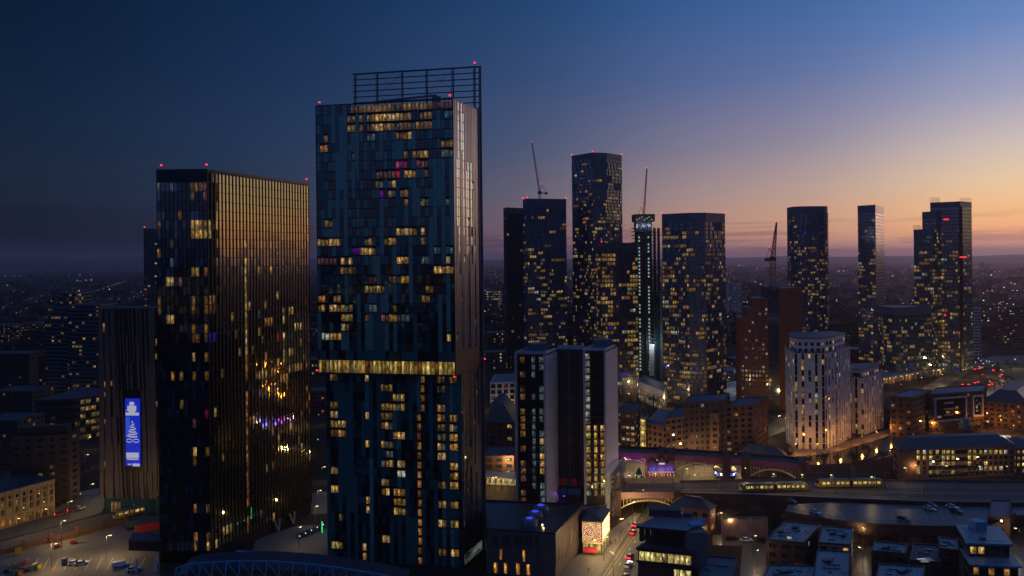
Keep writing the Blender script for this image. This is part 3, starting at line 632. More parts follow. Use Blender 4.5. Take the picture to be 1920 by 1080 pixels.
grid_tower('glass_tower', 'broad dark tower with a pale middle face, right of the construction tower', p11, z11, 111, [G_BLUE, SILV2], FRM, pale=PALEF, lit=.34, lights=[(p.x, p.y, z11+1) for p in (p11[0], p11[1], p11[3])], litmap=lambda w, f, k: (.7 if f > .7 else 1.1)*(1.5 if w == 0 and k < .4 else 1)*(.7 if w == 1 else 1.1))
# the rounded tower
z14 = ztop(1512, 387, 690); c14 = V2(at(1513.5, 387, 705)); R14 = 18.5
p14 = [c14+Vector((R14*1.0*(abs(cos(t))**.6)*(1 if cos(t) > 0 else -1), R14*.75*(abs(sin(t))**.6)*(1 if sin(t) > 0 else -1))) for t in [2*pi*(k+.5)/20 for k in range(20)]]
grid_tower('round_tower', 'dark tower with rounded ends, left of the slimmest tower', p14, z14, 141, [G_BLUE, G_BLUE], FRM, lit=.28, bay=1.5, lights=[(c14.x+x, c14.y-12, z14+1) for x in (-17, -2, 17)], litmap=lambda w, f, k: .35 if f > .78 else 1.2 if f > .3 else .9)
z15 = ztop(1630, 385, 644); p15 = [V2(at(1608, 386, 652)), V2(at(1641, 384, 640)), V2(at(1657, 386, 672))]; p15 = closed(p15)
grid_tower('slim_tower', 'slimmest tower, its narrow right side gold with the sunset', p15, z15, 151, [G_BLUE, mat('sunset_gold_glass', (.16, .14, .09), .12, ior=4.0, noise=(.3, .2))], FRM, lit=.34, strip=0, fin=.01, lights=[(p.x, p.y, z15+1) for p in (p15[0], p15[1])], litmap=lambda w, f, k: 0 if w == 1 else .35 if f > .72 else 1.2)  # sunset gold of the right side put into its glass colour
# the stepped glass tower on the right with its lower wing
z16 = ztop(1770, 379, 604)
a16 = [V2(at(1744, 382, 612)), V2(at(1800, 379, 600)), V2(at(1821.5, 379.5, 612))]
m16 = mat('clear_teal_glass', (.04, .075, .085), .08, ior=2.6, noise=(.3, .3))
def st_tower():
    t = None
    p = closed(a16)
    t = grid_tower('stepped_tower', 'teal glass tower stepping down to the left with red lamps inside', p, z16, 161, [m16, G_TEAL], FRM, lit=.28, bay=2.1, fh=3.2, strip=0, lights=[(a16[1].x, a16[1].y, z16+1)], litmap=lambda w, f, k: .15 if f > .78 else 1.3 if w == 0 else .8, fin=.05)
    for x0, y0, seed, n_ in ((1729, 398, 162, 0), (1713, 431, 163, 0)):
        q = [V2(at(x0, y0, 616)), V2(at(1756 if x0 > 1720 else 1748, y0, 603)), ]
        q += [q[1]+(a16[2]-a16[1])*.8, q[0]+(a16[2]-a16[1])*.8]
        zz_ = ztop(x0, y0, 614)
        s_ = grid_tower('step', 'x', q, zz_, seed, [m16, G_TEAL], FRM, lit=.34, bay=2.1, fh=3.2, strip=0, litmap=lambda w, f, k: (1.4 if f < .85 else .3) if k < .9 else .5, fin=.05)
        for ch in list(s_.children):
            ch.location = ch.location+s_.location-t.location; ch.parent = t
        bpy.data.objects.remove(s_)
    # open lattice crowns on top of each step
    for x0, x1, yb, dd in ((1744, 1762, 379, 610), (1800, 1821, 379.5, 604), (1713, 1727, 431, 611)):
        cwn = MB()
        A, B = at(x0, yb, dd), at(x1, yb, dd)
        for k in range(7): p = A.lerp(B, k/6); cwn.bar(p, p+Vector((0, 0, 4)), .12)
        for k in range(4): cwn.bar(A+Vector((0, 0, k*1.3)), B+Vector((0, 0, k*1.3)), .12)
        cwn.build('crown_lattice', STEEL, t, 'stuff')
    for px, py, w_ in ((1774, 412, 9), (1806, 483, 12), (1772, 592, 3)):
        mb = MB(); q = at(px, py, 598); mb.box(q.x, q.y, q.z, w_*.47, .4, .8, -.1); mb.build('red_strip_lamp', glow('red_strip', (1, .03, .05), 2.2), t)
    mb = MB(); q = V2(at(1801, 400, 599.5)); mb.box(q.x, q.y, 2, 2.2, 1.6, z16-6); mb.build('dark_shaft', BLACKM, t)
    return t
st_tower()
dwing = 580; zw = ztop(1700, 577, dwing)
pw = [V2(at(1656, 583, dwing+14)), V2(at(1679, 577, dwing)), V2(at(1747, 574, dwing+10))]; pw += [pw[2]+Vector((4, 25)), pw[0]+Vector((6, 28))]
grid_tower('glass_block', 'lower teal glass block standing before the stepped tower', pw, zw, 171, [m16, G_TEAL], FRM, fh=3.2, bay=2.0, lit=.27, strip=0, cat='building', litmap=lambda w, f, k: 1.2 if f < .85 else .4, fin=.05)
# lit arcade at the foot of it
q0, q1 = on(1655, 722, 0), on(1812, 694, 0); wq = Wall(q0, q1)
ar = thing('lit_arcade', 'low flat-roofed arcade lit gold along its piers at the foot of the stepped tower', 'arcade', (q0.x, q0.y, 0))
mb = MB(); wq.rect(mb, 0, wq.L, 5.0, 6.2, -14, .8); mb.build('roof', CONC, ar)
mb = MB(); wq.rect(mb, 0, wq.L, 0, 5, -14, -2.5); mb.build('back_wall', STONE, ar)
for k in range(17): wq.piece('pier', STONE, ar, k*wq.L/16.5, k*wq.L/16.5+.9, 0, 5, -.8, .3)
for k in range(16):
    p = wq.pt((k+.5)*wq.L/16, 4.3, -1.2); mb = MB(); mb.box(p.x, p.y, 4.2, .7, .7, .5); l = mb.build('soffit_lamp', WARM_L, ar)
PL = {}
def point(parent, p, kind, e=None):
    spec = {'warm': ((1, .68, .28), 3000, .35), 'dim': ((1, .68, .28), 560, .35), 'sodium': ((1, .40, .06), 2100, .35), 'cool': ((.75, .9, 1), 1500, .4), 'violet': ((.35, .05, 1), 1500, .5), 'blue': ((.08, .1, 1), 1500, .5)}[kind]
    key = (kind, e)
    if key not in PL:
        d = bpy.data.lights.new(kind+'_lamp_light', 'POINT'); d.color = spec[0]; d.energy = e or spec[1]; d.shadow_soft_size = spec[2]; PL[key] = d
    o = bpy.data.objects.new('lamp_light', PL[key]); COL.objects.link(o); o.parent = parent; o.location = Vector(p)-parent_loc(parent); return o
for k in (1, 4, 7, 10, 13, 15): point(ar, wq.pt((k+.5)*wq.L/16, 4.0, -1.2), 'warm', 700)

# the tower under construction: concrete core, floor plates, work lamps
dc = 566; zc = ztop(1210, 432, dc)
ct = thing('construction_tower', 'unfinished concrete tower with work lamps and a crane above it', 'tower', tuple(V2(at(1215, 600, dc)))+(0,))
k0, k1 = V2(at(1191, 600, dc)), V2(at(1229, 600, dc)); cw_ = Wall(k0, k1)
mb = MB(); cw_.rect(mb, 3.0, cw_.L-3.0, 0, zc, -16, -2); mb.build('core', CONC_D, ct)
for k in range(44):
    cw_.piece('floor_slab', mat('raw_slab', (.20, .14, .13), .8, noise=(.3, .3)), ct, 0, cw_.L, 3+k*2.95, 3.3+k*2.95, -18, 0)
for s_ in (.05, .34, .50, .95):
    for q in range(3): cw_.piece('column', CONC_D, ct, cw_.L*s_-.25, cw_.L*s_+.35, .1+q*zc/3.2, (q+1)*zc/3.2, -.7, .25)
for q in range(38):
    for s_ in (.22, .68):
        if random.random() < .82: cw_.piece('work_lamp', CYAN_L, ct, cw_.L*s_, cw_.L*s_+1.0, 12+q*2.95, 13.6+q*2.95, -1.95, -1.2)
x0 = cw_.pt(cw_.L*.5, zc, -6)
mb = MB(); cw_.rect(mb, .5, cw_.L+.4, zc+7.5, zc+13.5, -15, 0); mb.build('climbing_formwork', BRICKD, ct)
for k in range(7): cw_.piece('work_lamp', CYAN_L, ct, 2+k*2.0, 2.8+k*2.0, zc+8.6+(k % 3), zc+9.3+(k % 3), .02, .5)
for k in range(8): cw_.piece('formwork_panel', STEEL, ct, 1.8+k*1.65, 3.2+k*1.65, zc+.1, zc+7.4, -12, -.8)
for k in range(3): point(ct, cw_.pt(3+k*5, zc+4, 3), 'cool', 500)
k2, k3 = V2(at(1222, 600, dc+4)), V2(at(1241, 600, dc+4)); dw_ = Wall(k2, k3)
for k in range(38): dw_.piece('floor_slab', mat('fresh_concrete', (.30, .22, .22), .8), ct, 0, dw_.L, 30+k*2.6, 30.35+k*2.6, -10, 0)
for s_ in (.05, .45, .85): dw_.piece('column', CONC_D, ct, dw_.L*s_, dw_.L*s_+.5, 0, 130, -9, -1)
dw_.piece('lift_shaft', CONC, ct, dw_.L*.80, dw_.L, 0, 76, .1, 2.0); dw_.piece('site_glazing', G_TEAL, ct, 0, dw_.L*.72, 0, 74, .1, .8)
cw_.piece('hoist_mast', STEEL, ct, cw_.L*.52, cw_.L*.60, 0, zc+7, .3, 1.2)
fl = on(1200, 716, 0); mb = MB(); mb.box(cw_.pt(13, 0, 1.4).x, cw_.pt(13, 0, 1.4).y, 8, 4, .4, 26); mb.build('floodlit_hoarding', mat('pale_hoarding', (.5, .55, .55), .6), ct)
point(ct, cw_.pt(15, 34, 7), 'cool', 2600)

# ------------------------------------------------------------------ tower cranes
REDC = mat('crane_paint', (.30, .12, .09), .5, noise=(.5, .2))
def luffing_crane(name, label, base, mast_top, tip, counter=6.0, wd=1.5):
    b, m_, t = Vector(base), Vector(mast_top), Vector(tip); c = thing(name, label, 'crane', b, 'tower cranes')
    def lattice(a, e, w0, w1, n):
        mb = MB(); d = (e-a); z = d.normalized(); x = z.orthogonal().normalized(); y = z.cross(x); q = []
        for k in range(n+1):
            w_ = w0+(w1-w0)*k/n; p = a+d*(k/n); q.append([p+x*w_*sx+y*w_*sy for sx, sy in ((-.5, -.5), (.5, -.5), (.5, .5), (-.5, .5))])
        for j in range(4): mb.bar(q[0][j], q[n][j], .13 if w0 < 2 else .26)
        for k in range(n):
            for j in range(4): mb.bar(q[k][j], q[k+1][(j+1) % 4], .08 if w0 < 2 else .18)
        return mb
    lattice(b, m_, wd, wd, max(3, int((m_-b).length/2.2))).build('mast', REDC, c)
    lattice(m_, t, wd*.85, .5, max(6, int((t-m_).length/2.4))).build('jib', REDC, c)
    mb = MB(); mb.box(m_.x, m_.y, m_.z-1, 3.4, 3.0, 2.6); mb.build('cab', STEEL, c)
    dd = Vector((t.x-m_.x, t.y-m_.y, 0)); dd = dd.normalized() if dd.length > .1 else Vector((1, 0, 0)); back = m_-dd*counter
    mb = MB(); mb.bar(m_, back, .6); mb.box(back.x, back.y, back.z-1.4, 2.2, 2.2, 2.2); mb.build('counter_jib', STEEL, c)
    apex = m_-dd*2.5+Vector((0, 0, 8)); mb = MB(); mb.bar(m_+dd, apex, .2); mb.bar(back, apex, .12); mb.bar(apex, m_.lerp(t, .93), .06); mb.build('stay', REDC, c)
    for p in (t, apex): red_light(c, p+Vector((0, 0, .4)), .8)
    return c
luffing_crane('tower_crane', 'tower crane with its jib raised behind the navy flat-faced tower', at(1012, 372, 640)-Vector((0, 0, 60)), at(1012, 362, 640), at(997, 267, 640))
luffing_crane('tower_crane', 'slender crane rising from the top of the construction tower', cw_.pt(cw_.L*.46, zc+12.5, -7), at(1207, 405, dc+6), at(1213, 316, dc+6), 4)
luffing_crane('tower_crane', 'dark crane standing on the rust-brown tower', at(1449, 545, 470), at(1449, 486, 470), at(1456, 417, 470), 4, 2.8)

# ------------------------------------------------------------------ the rust-clad stepped tower
db = 470
zA, zBk, zC, zD = ztop(1395, 598, db), ztop(1408, 578, db), ztop(1425, 560, db), ztop(1475, 541, db)
rt = thing('rust_tower', 'rust-brown clad tower stepping up to the right with a glass slot', 'tower', tuple(V2(at(1440, 600, db)))+(0,))
xs = [1388.5, 1402, 1415, 1440, 1460.5, 1503]
w0 = [V2(at(x, 600, db+(1460-x)*.10 if x < 1460 else db+(x-1460)*.16)) for x in xs]
rr_ = random.Random(31); g, li, st = MB(), MB(), MB()
for i, zt in ((0, zA), (1, zBk), (2, zC), (3, zD+1), (4, zD)):
    wl_ = Wall(w0[i], w0[i+1])
    q = [w0[i], w0[i+1], w0[i+1]+Vector((3, 20)), w0[i]+Vector((3, 20))]
    mb = MB(); mb.prism(q, 0, zt, 0, 1); mb.build('block', [BLACKM if i == 3 else RUST if i == 4 else mat('dark_rust', (.25, .078, .046), .6, noise=(.2, .3), stretch=(1, 1, .15)), ROOFF], rt)
    nf = int(zt/3.05); nb_ = 3 if i == 3 else max(2, int(round(wl_.L/(2.4 if i == 4 else 2.0)))); cw = wl_.L/nb_
    for f in range(1, nf-(1 if i == 3 else 2)):
        for k in range(nb_):
            a, b = f*3.05+.8, f*3.05+2.5
            m_ = (cw*.24 if i != 4 else cw*.4)
            if i == 3: a, b, m_ = f*3.05+.2, f*3.05+2.9, .08
            p = .07 if i < 3 else .05; p += .30 if i < 3 and 14 < f*3.05 < 26 else 0
            if i == 4 and f < nf-5: continue
            if rr_.random() < p: wl_.pane(li, k*cw+m_, (k+1)*cw-m_, a, b, .02, 0, wcol(rr_.choice('ycyyw'), .7)[:3]+(1, rr_.random()))
            else: wl_.pane(g, k*cw+m_, (k+1)*cw-m_, a, b, .02, 0, None, .01)
    if i != 3:
        for k in range(nb_*2+1): wl_.rect(st, max(0, k*cw/2-.12), min(wl_.L, k*cw/2+.12), 0, zt+.6, -.1, .3)
g.build('glazing', G_BLUE, rt, 'stuff'); li.build('lit_glazing', LIT_A, rt, 'stuff'); st.build('fin_cladding', mat('rust_fin', (.28, .10, .05), .5, noise=(.15, .3)), rt, 'stuff')
mb = MB(); q = at(1450, 545, db+8); mb.box(q.x, q.y, zD+1.05, 7, 6, 4); mb.build('roof_plant', GREYP, rt)

# ------------------------------------------------------------------ generic low building
def block(name, label, pts, z1, wall, roof=ROOFF, seed=1, z0=0.0, fh=3.0, bay=2.6, ww=.5, wh=.5, lit=.12, bright=.7, par=.5, cat='building', hip=None, single=False, codes='yyydow', skip_top=0, base=0, glassm=None, frame=None, only=None, t=None, litmap=None, ledge=None):
    """walls, flat roof behind a parapet or hipped roof, recessed windows with sills"""
    r = random.Random(seed); poly = [V2(p) for p in pts]
    cx = sum(p.x for p in poly)/len(poly); cy = sum(p.y for p in poly)/len(poly)
    own = t is None
    if own: t = thing(name, label, cat, (cx, cy, z0))
    mb = MB(); mb.prism(poly, z0, z1, 0, 0); mb.build('wall', wall, t)
    if hip:
        c = inset(poly, hip[1]) if hip[1] < 90 else None
        eav = inset(poly, -.5); mb = MB()
        mb.prism(eav, z1+.03, z1+.3, 0, 0); mb.prism(eav, z1+.31, z1+hip[0], 0, 0, top=c, bottom=False); mb.build('roof', roof, t)
    else:
        mb = MB(); mb.prism(inset(poly, .35), z1+.01, z1+.12, 0, 0); mb.build('roof', roof, t)
        for wl_ in poly_walls(poly):
            wl_.piece('parapet', ledge or wall, t, .0, wl_.L-.36, z1+.01, z1+par, -.35, .04)
    g, li, fr = MB(), MB(), MB(); nf = max(1, int((z1-z0-base)/fh)); fhh = (z1-z0-base)/nf
    for wi, wl_ in enumerate(poly_walls(poly)):
        if wl_.n.dot(V2(wl_.pt(wl_.L/2, 0))) > 0 or wl_.L < 2: continue
        if only and wi not in only: continue
        nb_ = max(1, int(wl_.L/bay)); cw = wl_.L/nb_
        for f in range(nf-skip_top):
            for k in range(nb_):
                a = z0+base+f*fhh+fhh*(1-wh)*.5; b = a+fhh*wh; s0, s1 = k*cw+cw*(1-ww)/2, (k+1)*cw-cw*(1-ww)/2
                p = lit*(litmap(wi, f, k/nb_) if litmap else 1)
                L_ = r.random() < p
                if L_:
                    col = wcol(r.choice(codes), bright*r.choice((.6, .9, 1, 1.2)))
                    if single: wl_.piece('lit_window', LIT_O, t, s0, s1, a, b, .005, .05, col)
                    else: wl_.pane(li, s0, s1, a, b, .03, 0, tuple(col[:3])+(1, r.random()))
                else: wl_.pane(g, s0, s1, a, b, .03, 0, None, .006)
                wl_.rect(fr, s0-.08, s1+.08, a-.16, a-.02, .0, .16); wl_.rect(fr, s0-.08, s1+.08, b+.02, b+.14, .0, .10)
                wl_.rect(fr, (s0+s1)/2-.04, (s0+s1)/2+.04, a, b, .0, .08)
                wl_.rect(fr, s0-.09, s0-.01, a-.01, b+.01, .0, .09); wl_.rect(fr, s1+.01, s1+.09, a-.01, b+.01, .0, .09)
    if g.f: g.build('glazing', glassm or G_DARK, t, 'stuff')
    if li.f: li.build('lit_glazing', LIT_A, t, 'stuff')
    if fr.f: fr.build('window_trim', frame or CONC_D, t, 'stuff')
    return t
def roofpts(z, *px): return [V2(on(x, y, z)) for x, y in px]
def quad(z, l, f, r): p = roofpts(z, l, f, r); return p+[p[0]+p[2]-p[1]]
def sheet(name, m, px, z, kind='structure', **k):
    mb = MB(); mb.face([on(x, y, z) for x, y in px]); return mb.build(name, m, kind=kind)

# ------------------------------------------------------------------ streets, water, viaduct decks
sheet('street', ASPH, [(1105, 1110), (1215, 1110), (1222, 1010), (1248, 950), (1262, 925), (1224, 925), (1205, 962), (1172, 1010)], .012)
sheet('pavement', PAVE, [(1040, 1110), (1102, 1110), (1170, 1010), (1203, 962), (1190, 962), (1150, 990), (1095, 1035), (1050, 1060)], .13)
sheet('side_street', ASPH, [(1035, 1062), (1095, 1036), (1160, 1036), (1120, 1090), (1030, 1090)], .022)
for k in range(9):
    a, b = on(1160+k*9.6, 1060-k*14, .02), on(1163.5+k*9.6, 1055-k*14, .02); 
    mb = MB(); d = (b-a).normalized(); n = Vector((d.y, -d.x, 0))*.09; mb.face([a-n, a+n, b+n, b-n]); mb.build('lane_marking', PAINT, kind='structure')
for off, wdt in ((0, .12), (1.2, .12)):
    mb = MB(); pa, pb, pc = on(1122, 1090, .021), on(1180, 1006, .021), on(1210, 962, .021)
    for a, b in ((pa, pb), (pb, pc)):
        d = (b-a).normalized(); n = Vector((d.y, -d.x, 0)); mb.face([a+n*(off+.3), a+n*(off+.3+wdt), b+n*(off+.3+wdt), b+n*(off+.3)])
    mb.build('kerb_line', mat('yellow_line', (.50, .36, .06), .6, noise=(1.5, .3)), kind='structure')
sheet('alley', mat('wet_setts', (.10, .085, .06), .35, noise=(.7, .4), bump=.3), [(1386, 1100), (1440, 1100), (1440, 1003), (1336, 1003), (1336, 1022), (1392, 1024)], .016)
sheet('back_lane', MATS['wet_setts'], [(1594, 1100), (1644, 1100), (1640, 1020), (1600, 1020)], .02)
sheet('side_lane', MATS['wet_setts'], [(1893, 1110), (1960, 1110), (1960, 955), (1893, 955)], .014)
sheet('plaza', PAVE, [(1150, 899), (1280, 899), (1300, 866), (1150, 862)], .02)
sheet('square', PAVE, [(1262, 905), (1395, 905), (1395, 872), (1290, 872)], .03)
sheet('road', ASPH, [(1408, 832), (1492, 800), (1492, 775), (1470, 778), (1395, 826)], .02)
WATER = mat('canal_water', (.006, .008, .010), .09, ior=1.5, noise=(.8, .2), bump=.5)
sheet('canal', WATER, [(1500, 872), (1600, 868), (1700, 838), (1720, 806), (1688, 806), (1640, 824), (1560, 848), (1495, 858)], .02)
sheet('towpath', mat('towpath_setts', (.20, .15, .10), .7, noise=(.6, .3)), [(1565, 848), (1640, 826), (1700, 804), (1760, 800), (1755, 794), (1690, 797), (1640, 812), (1570, 832)], .10)
sheet('quay', PAVE, [(1478, 858), (1562, 850), (1568, 838), (1480, 838)], .06)
sheet('towpath', MATS['towpath_setts'], [(1640, 862), (1720, 845), (1725, 830), (1690, 838)], .09)
sheet('main_road', ASPH, [(1740, 742), (1835, 690), (1960, 676), (1960, 665), (1860, 668), (1800, 690), (1730, 726)], .03)
sheet('ring_road', ASPH, [(1835, 745), (1920, 745), (1960, 700), (1880, 700)], .028)
sheet('building_site', CONC, [(1356, 752), (1398, 752), (1398, 668), (1358, 668)], .05)
sheet('lawn', GRASS, [(1835, 695), (1930, 688), (1960, 700), (1900, 714), (1850, 708)], .10)
sheet('lawn', GRASS, [(1835, 684), (1960, 680), (1960, 686), (1840, 690)], .11)

# the tram viaduct: deck, tracks, wall with arches, and the car park on the same level
ZV = 8.0
vb = [(1100, 907), (1165, 907), (1500, 901), (1700, 903), (1990, 906)]; vf = [(1100, 929), (1265, 928), (1400, 931), (1560, 938), (1742, 945), (1990, 948)]
B_, F_ = [V2(on(x, y, ZV)) for x, y in vb], [V2(on(x, y, ZV)) for x, y in vf]
via = thing('tram_viaduct', 'brick viaduct carrying the tram tracks across the picture', 'viaduct', tuple(F_[1])+(0,))
x1160, x1265 = V2(on(1160, 929, ZV)), V2(on(1268, 928, ZV))
mb = MB(); mb.prism(F_[:]+B_[::-1], ZV-1.2, ZV, 0, 1); mb.build('deck', [BRICKD, BALL], via)
mb = MB(); q = [x1265]+F_[2:]+B_[::-1][:-2]+[V2(on(1275, 906, ZV))]; mb.prism(q, 0, ZV-1.25, 0, 0); mb.build('abutment', BRICKD, via)
def polyline_pts(pl, n):
    seg = [(pl[i+1]-pl[i]).length for i in range(len(pl)-1)]; T = sum(seg); o = []
    for k in range(n+1):
        d = T*k/n; i = 0
        while i < len(seg)-1 and d > seg[i]: d -= seg[i]; i += 1
        o.append(pl[i].lerp(pl[i+1], min(1, d/seg[i])))
    return o
for t_ in (.34, .42, .62, .70):
    pl = polyline_pts([B_[0].lerp(F_[0], t_), B_[1].lerp(F_[1], t_), B_[2].lerp(F_[3], t_), B_[3].lerp(F_[4], t_), B_[4].lerp(F_[5], t_)], 30)
    for i in range(len(pl)-1):
        mb = MB(); mb.bar((pl[i].x, pl[i].y, ZV+.12), (pl[i+1].x, pl[i+1].y, ZV+.12), .08); mb.build('rail', STEEL, via)
for a, b in zip(F_, F_[1:]):
    wl_ = Wall(a, b); wl_.piece('parapet', BRICKD, via, 0, wl_.L, ZV+.01, ZV+1.0, -.4, .05); wl_.piece('coping', CONC, via, 0, wl_.L, ZV+1.0, ZV+1.15, -.5, .12)
for a, b in zip(B_[1:], B_[2:]):
    wl_ = Wall(a, b); wl_.piece('parapet', BRICKD, via, 0, wl_.L, ZV+.01, ZV+.9, -.4, .05)
# iron span over the street
bw_ = Wall(x1160, x1265); PINK = mat('pink_girder', (.36, .20, .19), .55, noise=(.5, .2)); CREAM = mat('cream_iron', (.55, .47, .28), .55, noise=(.5, .2))
bridge = thing('street_bridge', 'pink plate-girder bridge with a cream iron arch over the lit street', 'bridge', tuple(x1160)+(0,))
mb = MB(); bw_.rect(mb, 0, bw_.L, ZV-1.1, ZV+1.35, .14, .5); mb.build('girder', PINK, bridge)
for k in range(12): bw_.piece('girder_rib', PINK, bridge, k*bw_.L/11.3, k*bw_.L/11.3+.18, ZV-1.0, ZV+1.25, .5, .62)
def arch(wl_, s0, s1, zs, zc_, th, m, parent, d0, d1, n=14, zdeck=None, rib=None):
    mb = MB(); P = []
    for k in range(n+1):
        u = k/n; z = zs+(zc_-zs)*(1-(2*u-1)**2); P.append((s0+(s1-s0)*u, z))
    for (a, za), (b, zb2) in zip(P, P[1:]):
        for sgn in (0,):
            o = wl_.pt(a, za, d1); mb.face([wl_.pt(a, za, d1), wl_.pt(b, zb2, d1), wl_.pt(b, zb2+th, d1), wl_.pt(a, za+th, d1)])
            mb.face([wl_.pt(a, za+th, d1), wl_.pt(b, zb2+th, d1), wl_.pt(b, zb2+th, d0), wl_.pt(a, za+th, d0)])
            mb.face([wl_.pt(a, za, d0), wl_.pt(b, zb2, d0), wl_.pt(b, zb2, d1), wl_.pt(a, za, d1)])
            mb.face([wl_.pt(b, zb2, d0), wl_.pt(a, za, d0), wl_.pt(a, za+th, d0), wl_.pt(b, zb2+th, d0)])
    mb.build('arch_rib', m, parent)
    if zdeck:
        for a, za in P:
            if zdeck-za-th > .3: wl_.piece('spandrel_post', m, parent, a-.09, a+.09, za+th-.02, zdeck, d0+.05, d1-.05)
arch(bw_, .5, bw_.L-.5, 2.6, 5.9, .45, CREAM, bridge, .05, .6, 16, ZV-1.12)
arch(bw_, .5, bw_.L-.5, 2.6, 5.9, .45, CREAM, bridge, -8, -7.4, 16)
for x in (1157, 1268): 
    p = V2(on(x, 928, ZV)); mb = MB(); mb.box(p.x, p.y-.2, 0, 2.6, 2.6, ZV+2.2, .1); mb.build('pier', BRICKD, bridge)
# car park deck
cpx = [(1470, 962), (1478, 946), (1560, 941), (1745, 948), (1990, 951), (1990, 962), (1905, 966), (1856, 990), (1740, 990), (1640, 986), (1560, 978)]
CP = [V2(on(x, y, ZV-.3)) for x, y in cpx]; CP = CP[:1]+CP[:0:-1]
def ccw(p):
    a = sum(p[i].x*p[(i+1) % len(p)].y-p[(i+1) % len(p)].x*p[i].y for i in range(len(p)))
    return p if a > 0 else p[::-1]
CP = ccw(CP)
cpk = thing('car_park', 'raised asphalt car park on brick arches below the tram line', 'car park', tuple(CP[0])+(0,))
mb = MB(); mb.prism(CP, ZV-1.5, ZV-.3, 0, 1); mb.build('deck', [BRICKD, mat('deck_asphalt', (.040, .052, .066), .42, noise=(.10, .55), bump=.2)], cpk)
front = [on(x, y, ZV-.3) for x, y in ((1470, 962), (1560, 978), (1640, 986), (1740, 990), (1856, 990), (1905, 966))]
rv = random.Random(77)
for i in range(len(front)-1):
    wl_ = Wall(front[i], front[i+1]); n = max(1, int(wl_.L/8)); cw = wl_.L/n
    wl_.piece('parapet', BRICKD, cpk, 0, wl_.L, ZV-.29, ZV+.5, -.35, .05)
    for k in range(n):
        wl_.piece('pier', BRICKD, cpk, k*cw-.9, k*cw+.9, 0, ZV-1.5, -1.5, .15); wl_.piece('spandrel', BRICKD, cpk, k*cw+.92, (k+1)*cw-.92, 4.9, ZV-1.52, -1.5, .05)
        arch(wl_, k*cw+.8, (k+1)*cw-.8, 2.6, 4.7, .35, BRICK, cpk, -1.3, .1, 8)
        wl_.piece('arch_infill', STONE if rv.random() < .3 else BRICKD, cpk, k*cw+.9, (k+1)*cw-.9, 0, 4.8, -2.4, -1.9)
for y0, n, x0, dx in ((934+18, 0, 0, 0), (968, 17, 1545, 15.5), (957, 13, 1745, 14)):
    for k in range(n):
        a, b = on(x0+k*dx, y0-5, ZV-.285), on(x0+k*dx+8, y0+5, ZV-.285); d = (b-a).normalized(); nn = Vector((d.y, -d.x, 0))*.06
        mb = MB(); mb.face([a-nn, a+nn, b+nn, b-nn]); mb.build('bay_line', PAINT, cpk)
fn = MB()
for i in range(0, 3):
    wl_ = Wall(front[i], front[i+1])
    for k in range(int(wl_.L/2)): fn.bar(wl_.pt(k*2, ZV+.5, -.2), wl_.pt(k*2, ZV+1.7, -.2), .05)
    fn.bar(wl_.pt(0, ZV+1.65, -.2), wl_.pt(wl_.L, ZV+1.65, -.2), .05)
fn.build('railing', STEEL, cpk, 'stuff')

# the older rail viaduct behind
ZR = 10.0
ra = [V2(on(x, y, ZR)) for x, y in ((1120, 849), (1250, 856), (1380, 864), (1520, 876))]; rbk = [p+Vector((1.5, 11)) for p in ra]
rv_ = thing('rail_viaduct', 'older iron and brick railway viaduct with cream arches behind the trams', 'viaduct', tuple(ra[1])+(0,))
mb = MB(); mb.prism(ra+rbk[::-1], ZR-1, ZR, 0, 1); mb.build('deck', [BRICKD, BALL], rv_)
MAG = mat('maroon_girder', (.24, .06, .12), .5, noise=(.5, .2))
for a, b in zip(ra, ra[1:]):
    wl_ = Wall(a, b); wl_.piece('girder', MAG, rv_, 0, wl_.L, ZR-1.6, ZR+1.2, .05, .4)
    for k in range(int(wl_.L/1.6)): wl_.piece('girder_rib', MAG, rv_, k*1.6, k*1.6+.16, ZR-1.5, ZR+1.1, .4, .5)
    wl_.piece('back_parapet', BRICKD, rv_, 0, wl_.L, ZR+.01, ZR+1.2, -11, -10.6)
wR = Wall(ra[0], ra[1]); wM = Wall(ra[1], ra[2]); wE = Wall(ra[2], ra[3])
arch(wR, wR.hit(1155, 860)[0], wR.hit(1217, 860)[0], 4.2, 7.6, .5, CREAM, rv_, .1, .7, 14, ZR-1.62)
arch(wM, wM.hit(1270, 860)[0], wM.hit(1352, 860)[0], 4.0, 7.6, .5, CREAM, rv_, .1, .7, 16, ZR-1.62)
arch(wE, wE.hit(1408, 870)[0], wE.hit(1496, 870)[0], 3.6, 7.4, .5, CREAM, rv_, .1, .7, 16, ZR-1.62)
for wl_, x in ((wR, 1240), (wM, 1258), (wM, 1362), (wE, 1398), (wE, 1504)):
    s_ = wl_.hit(x, 870)[0]; wl_.piece('pier', BRICKD, rv_, s_-1.8, s_+1.8, 0, ZR+1.6, -11, .8)
# violet light on the left span
for x in (1175, 1200): point(rv_, wR.pt(wR.hit(x, 860)[0], 7.0, 2.6), 'violet', 260)
for x in (1290, 1330): point(rv_, wM.pt(wM.hit(x, 870)[0], 3.2, 2.4), 'warm', 220)
for x in (1440, 1480): point(rv_, wE.pt(wE.hit(x, 880)[0], 3.0, 2.4), 'warm', 220)
for x in (1185, 1235): point(bridge, bw_.pt(bw_.hit(x, 930)[0], 3.2, 2.2), 'warm', 300)

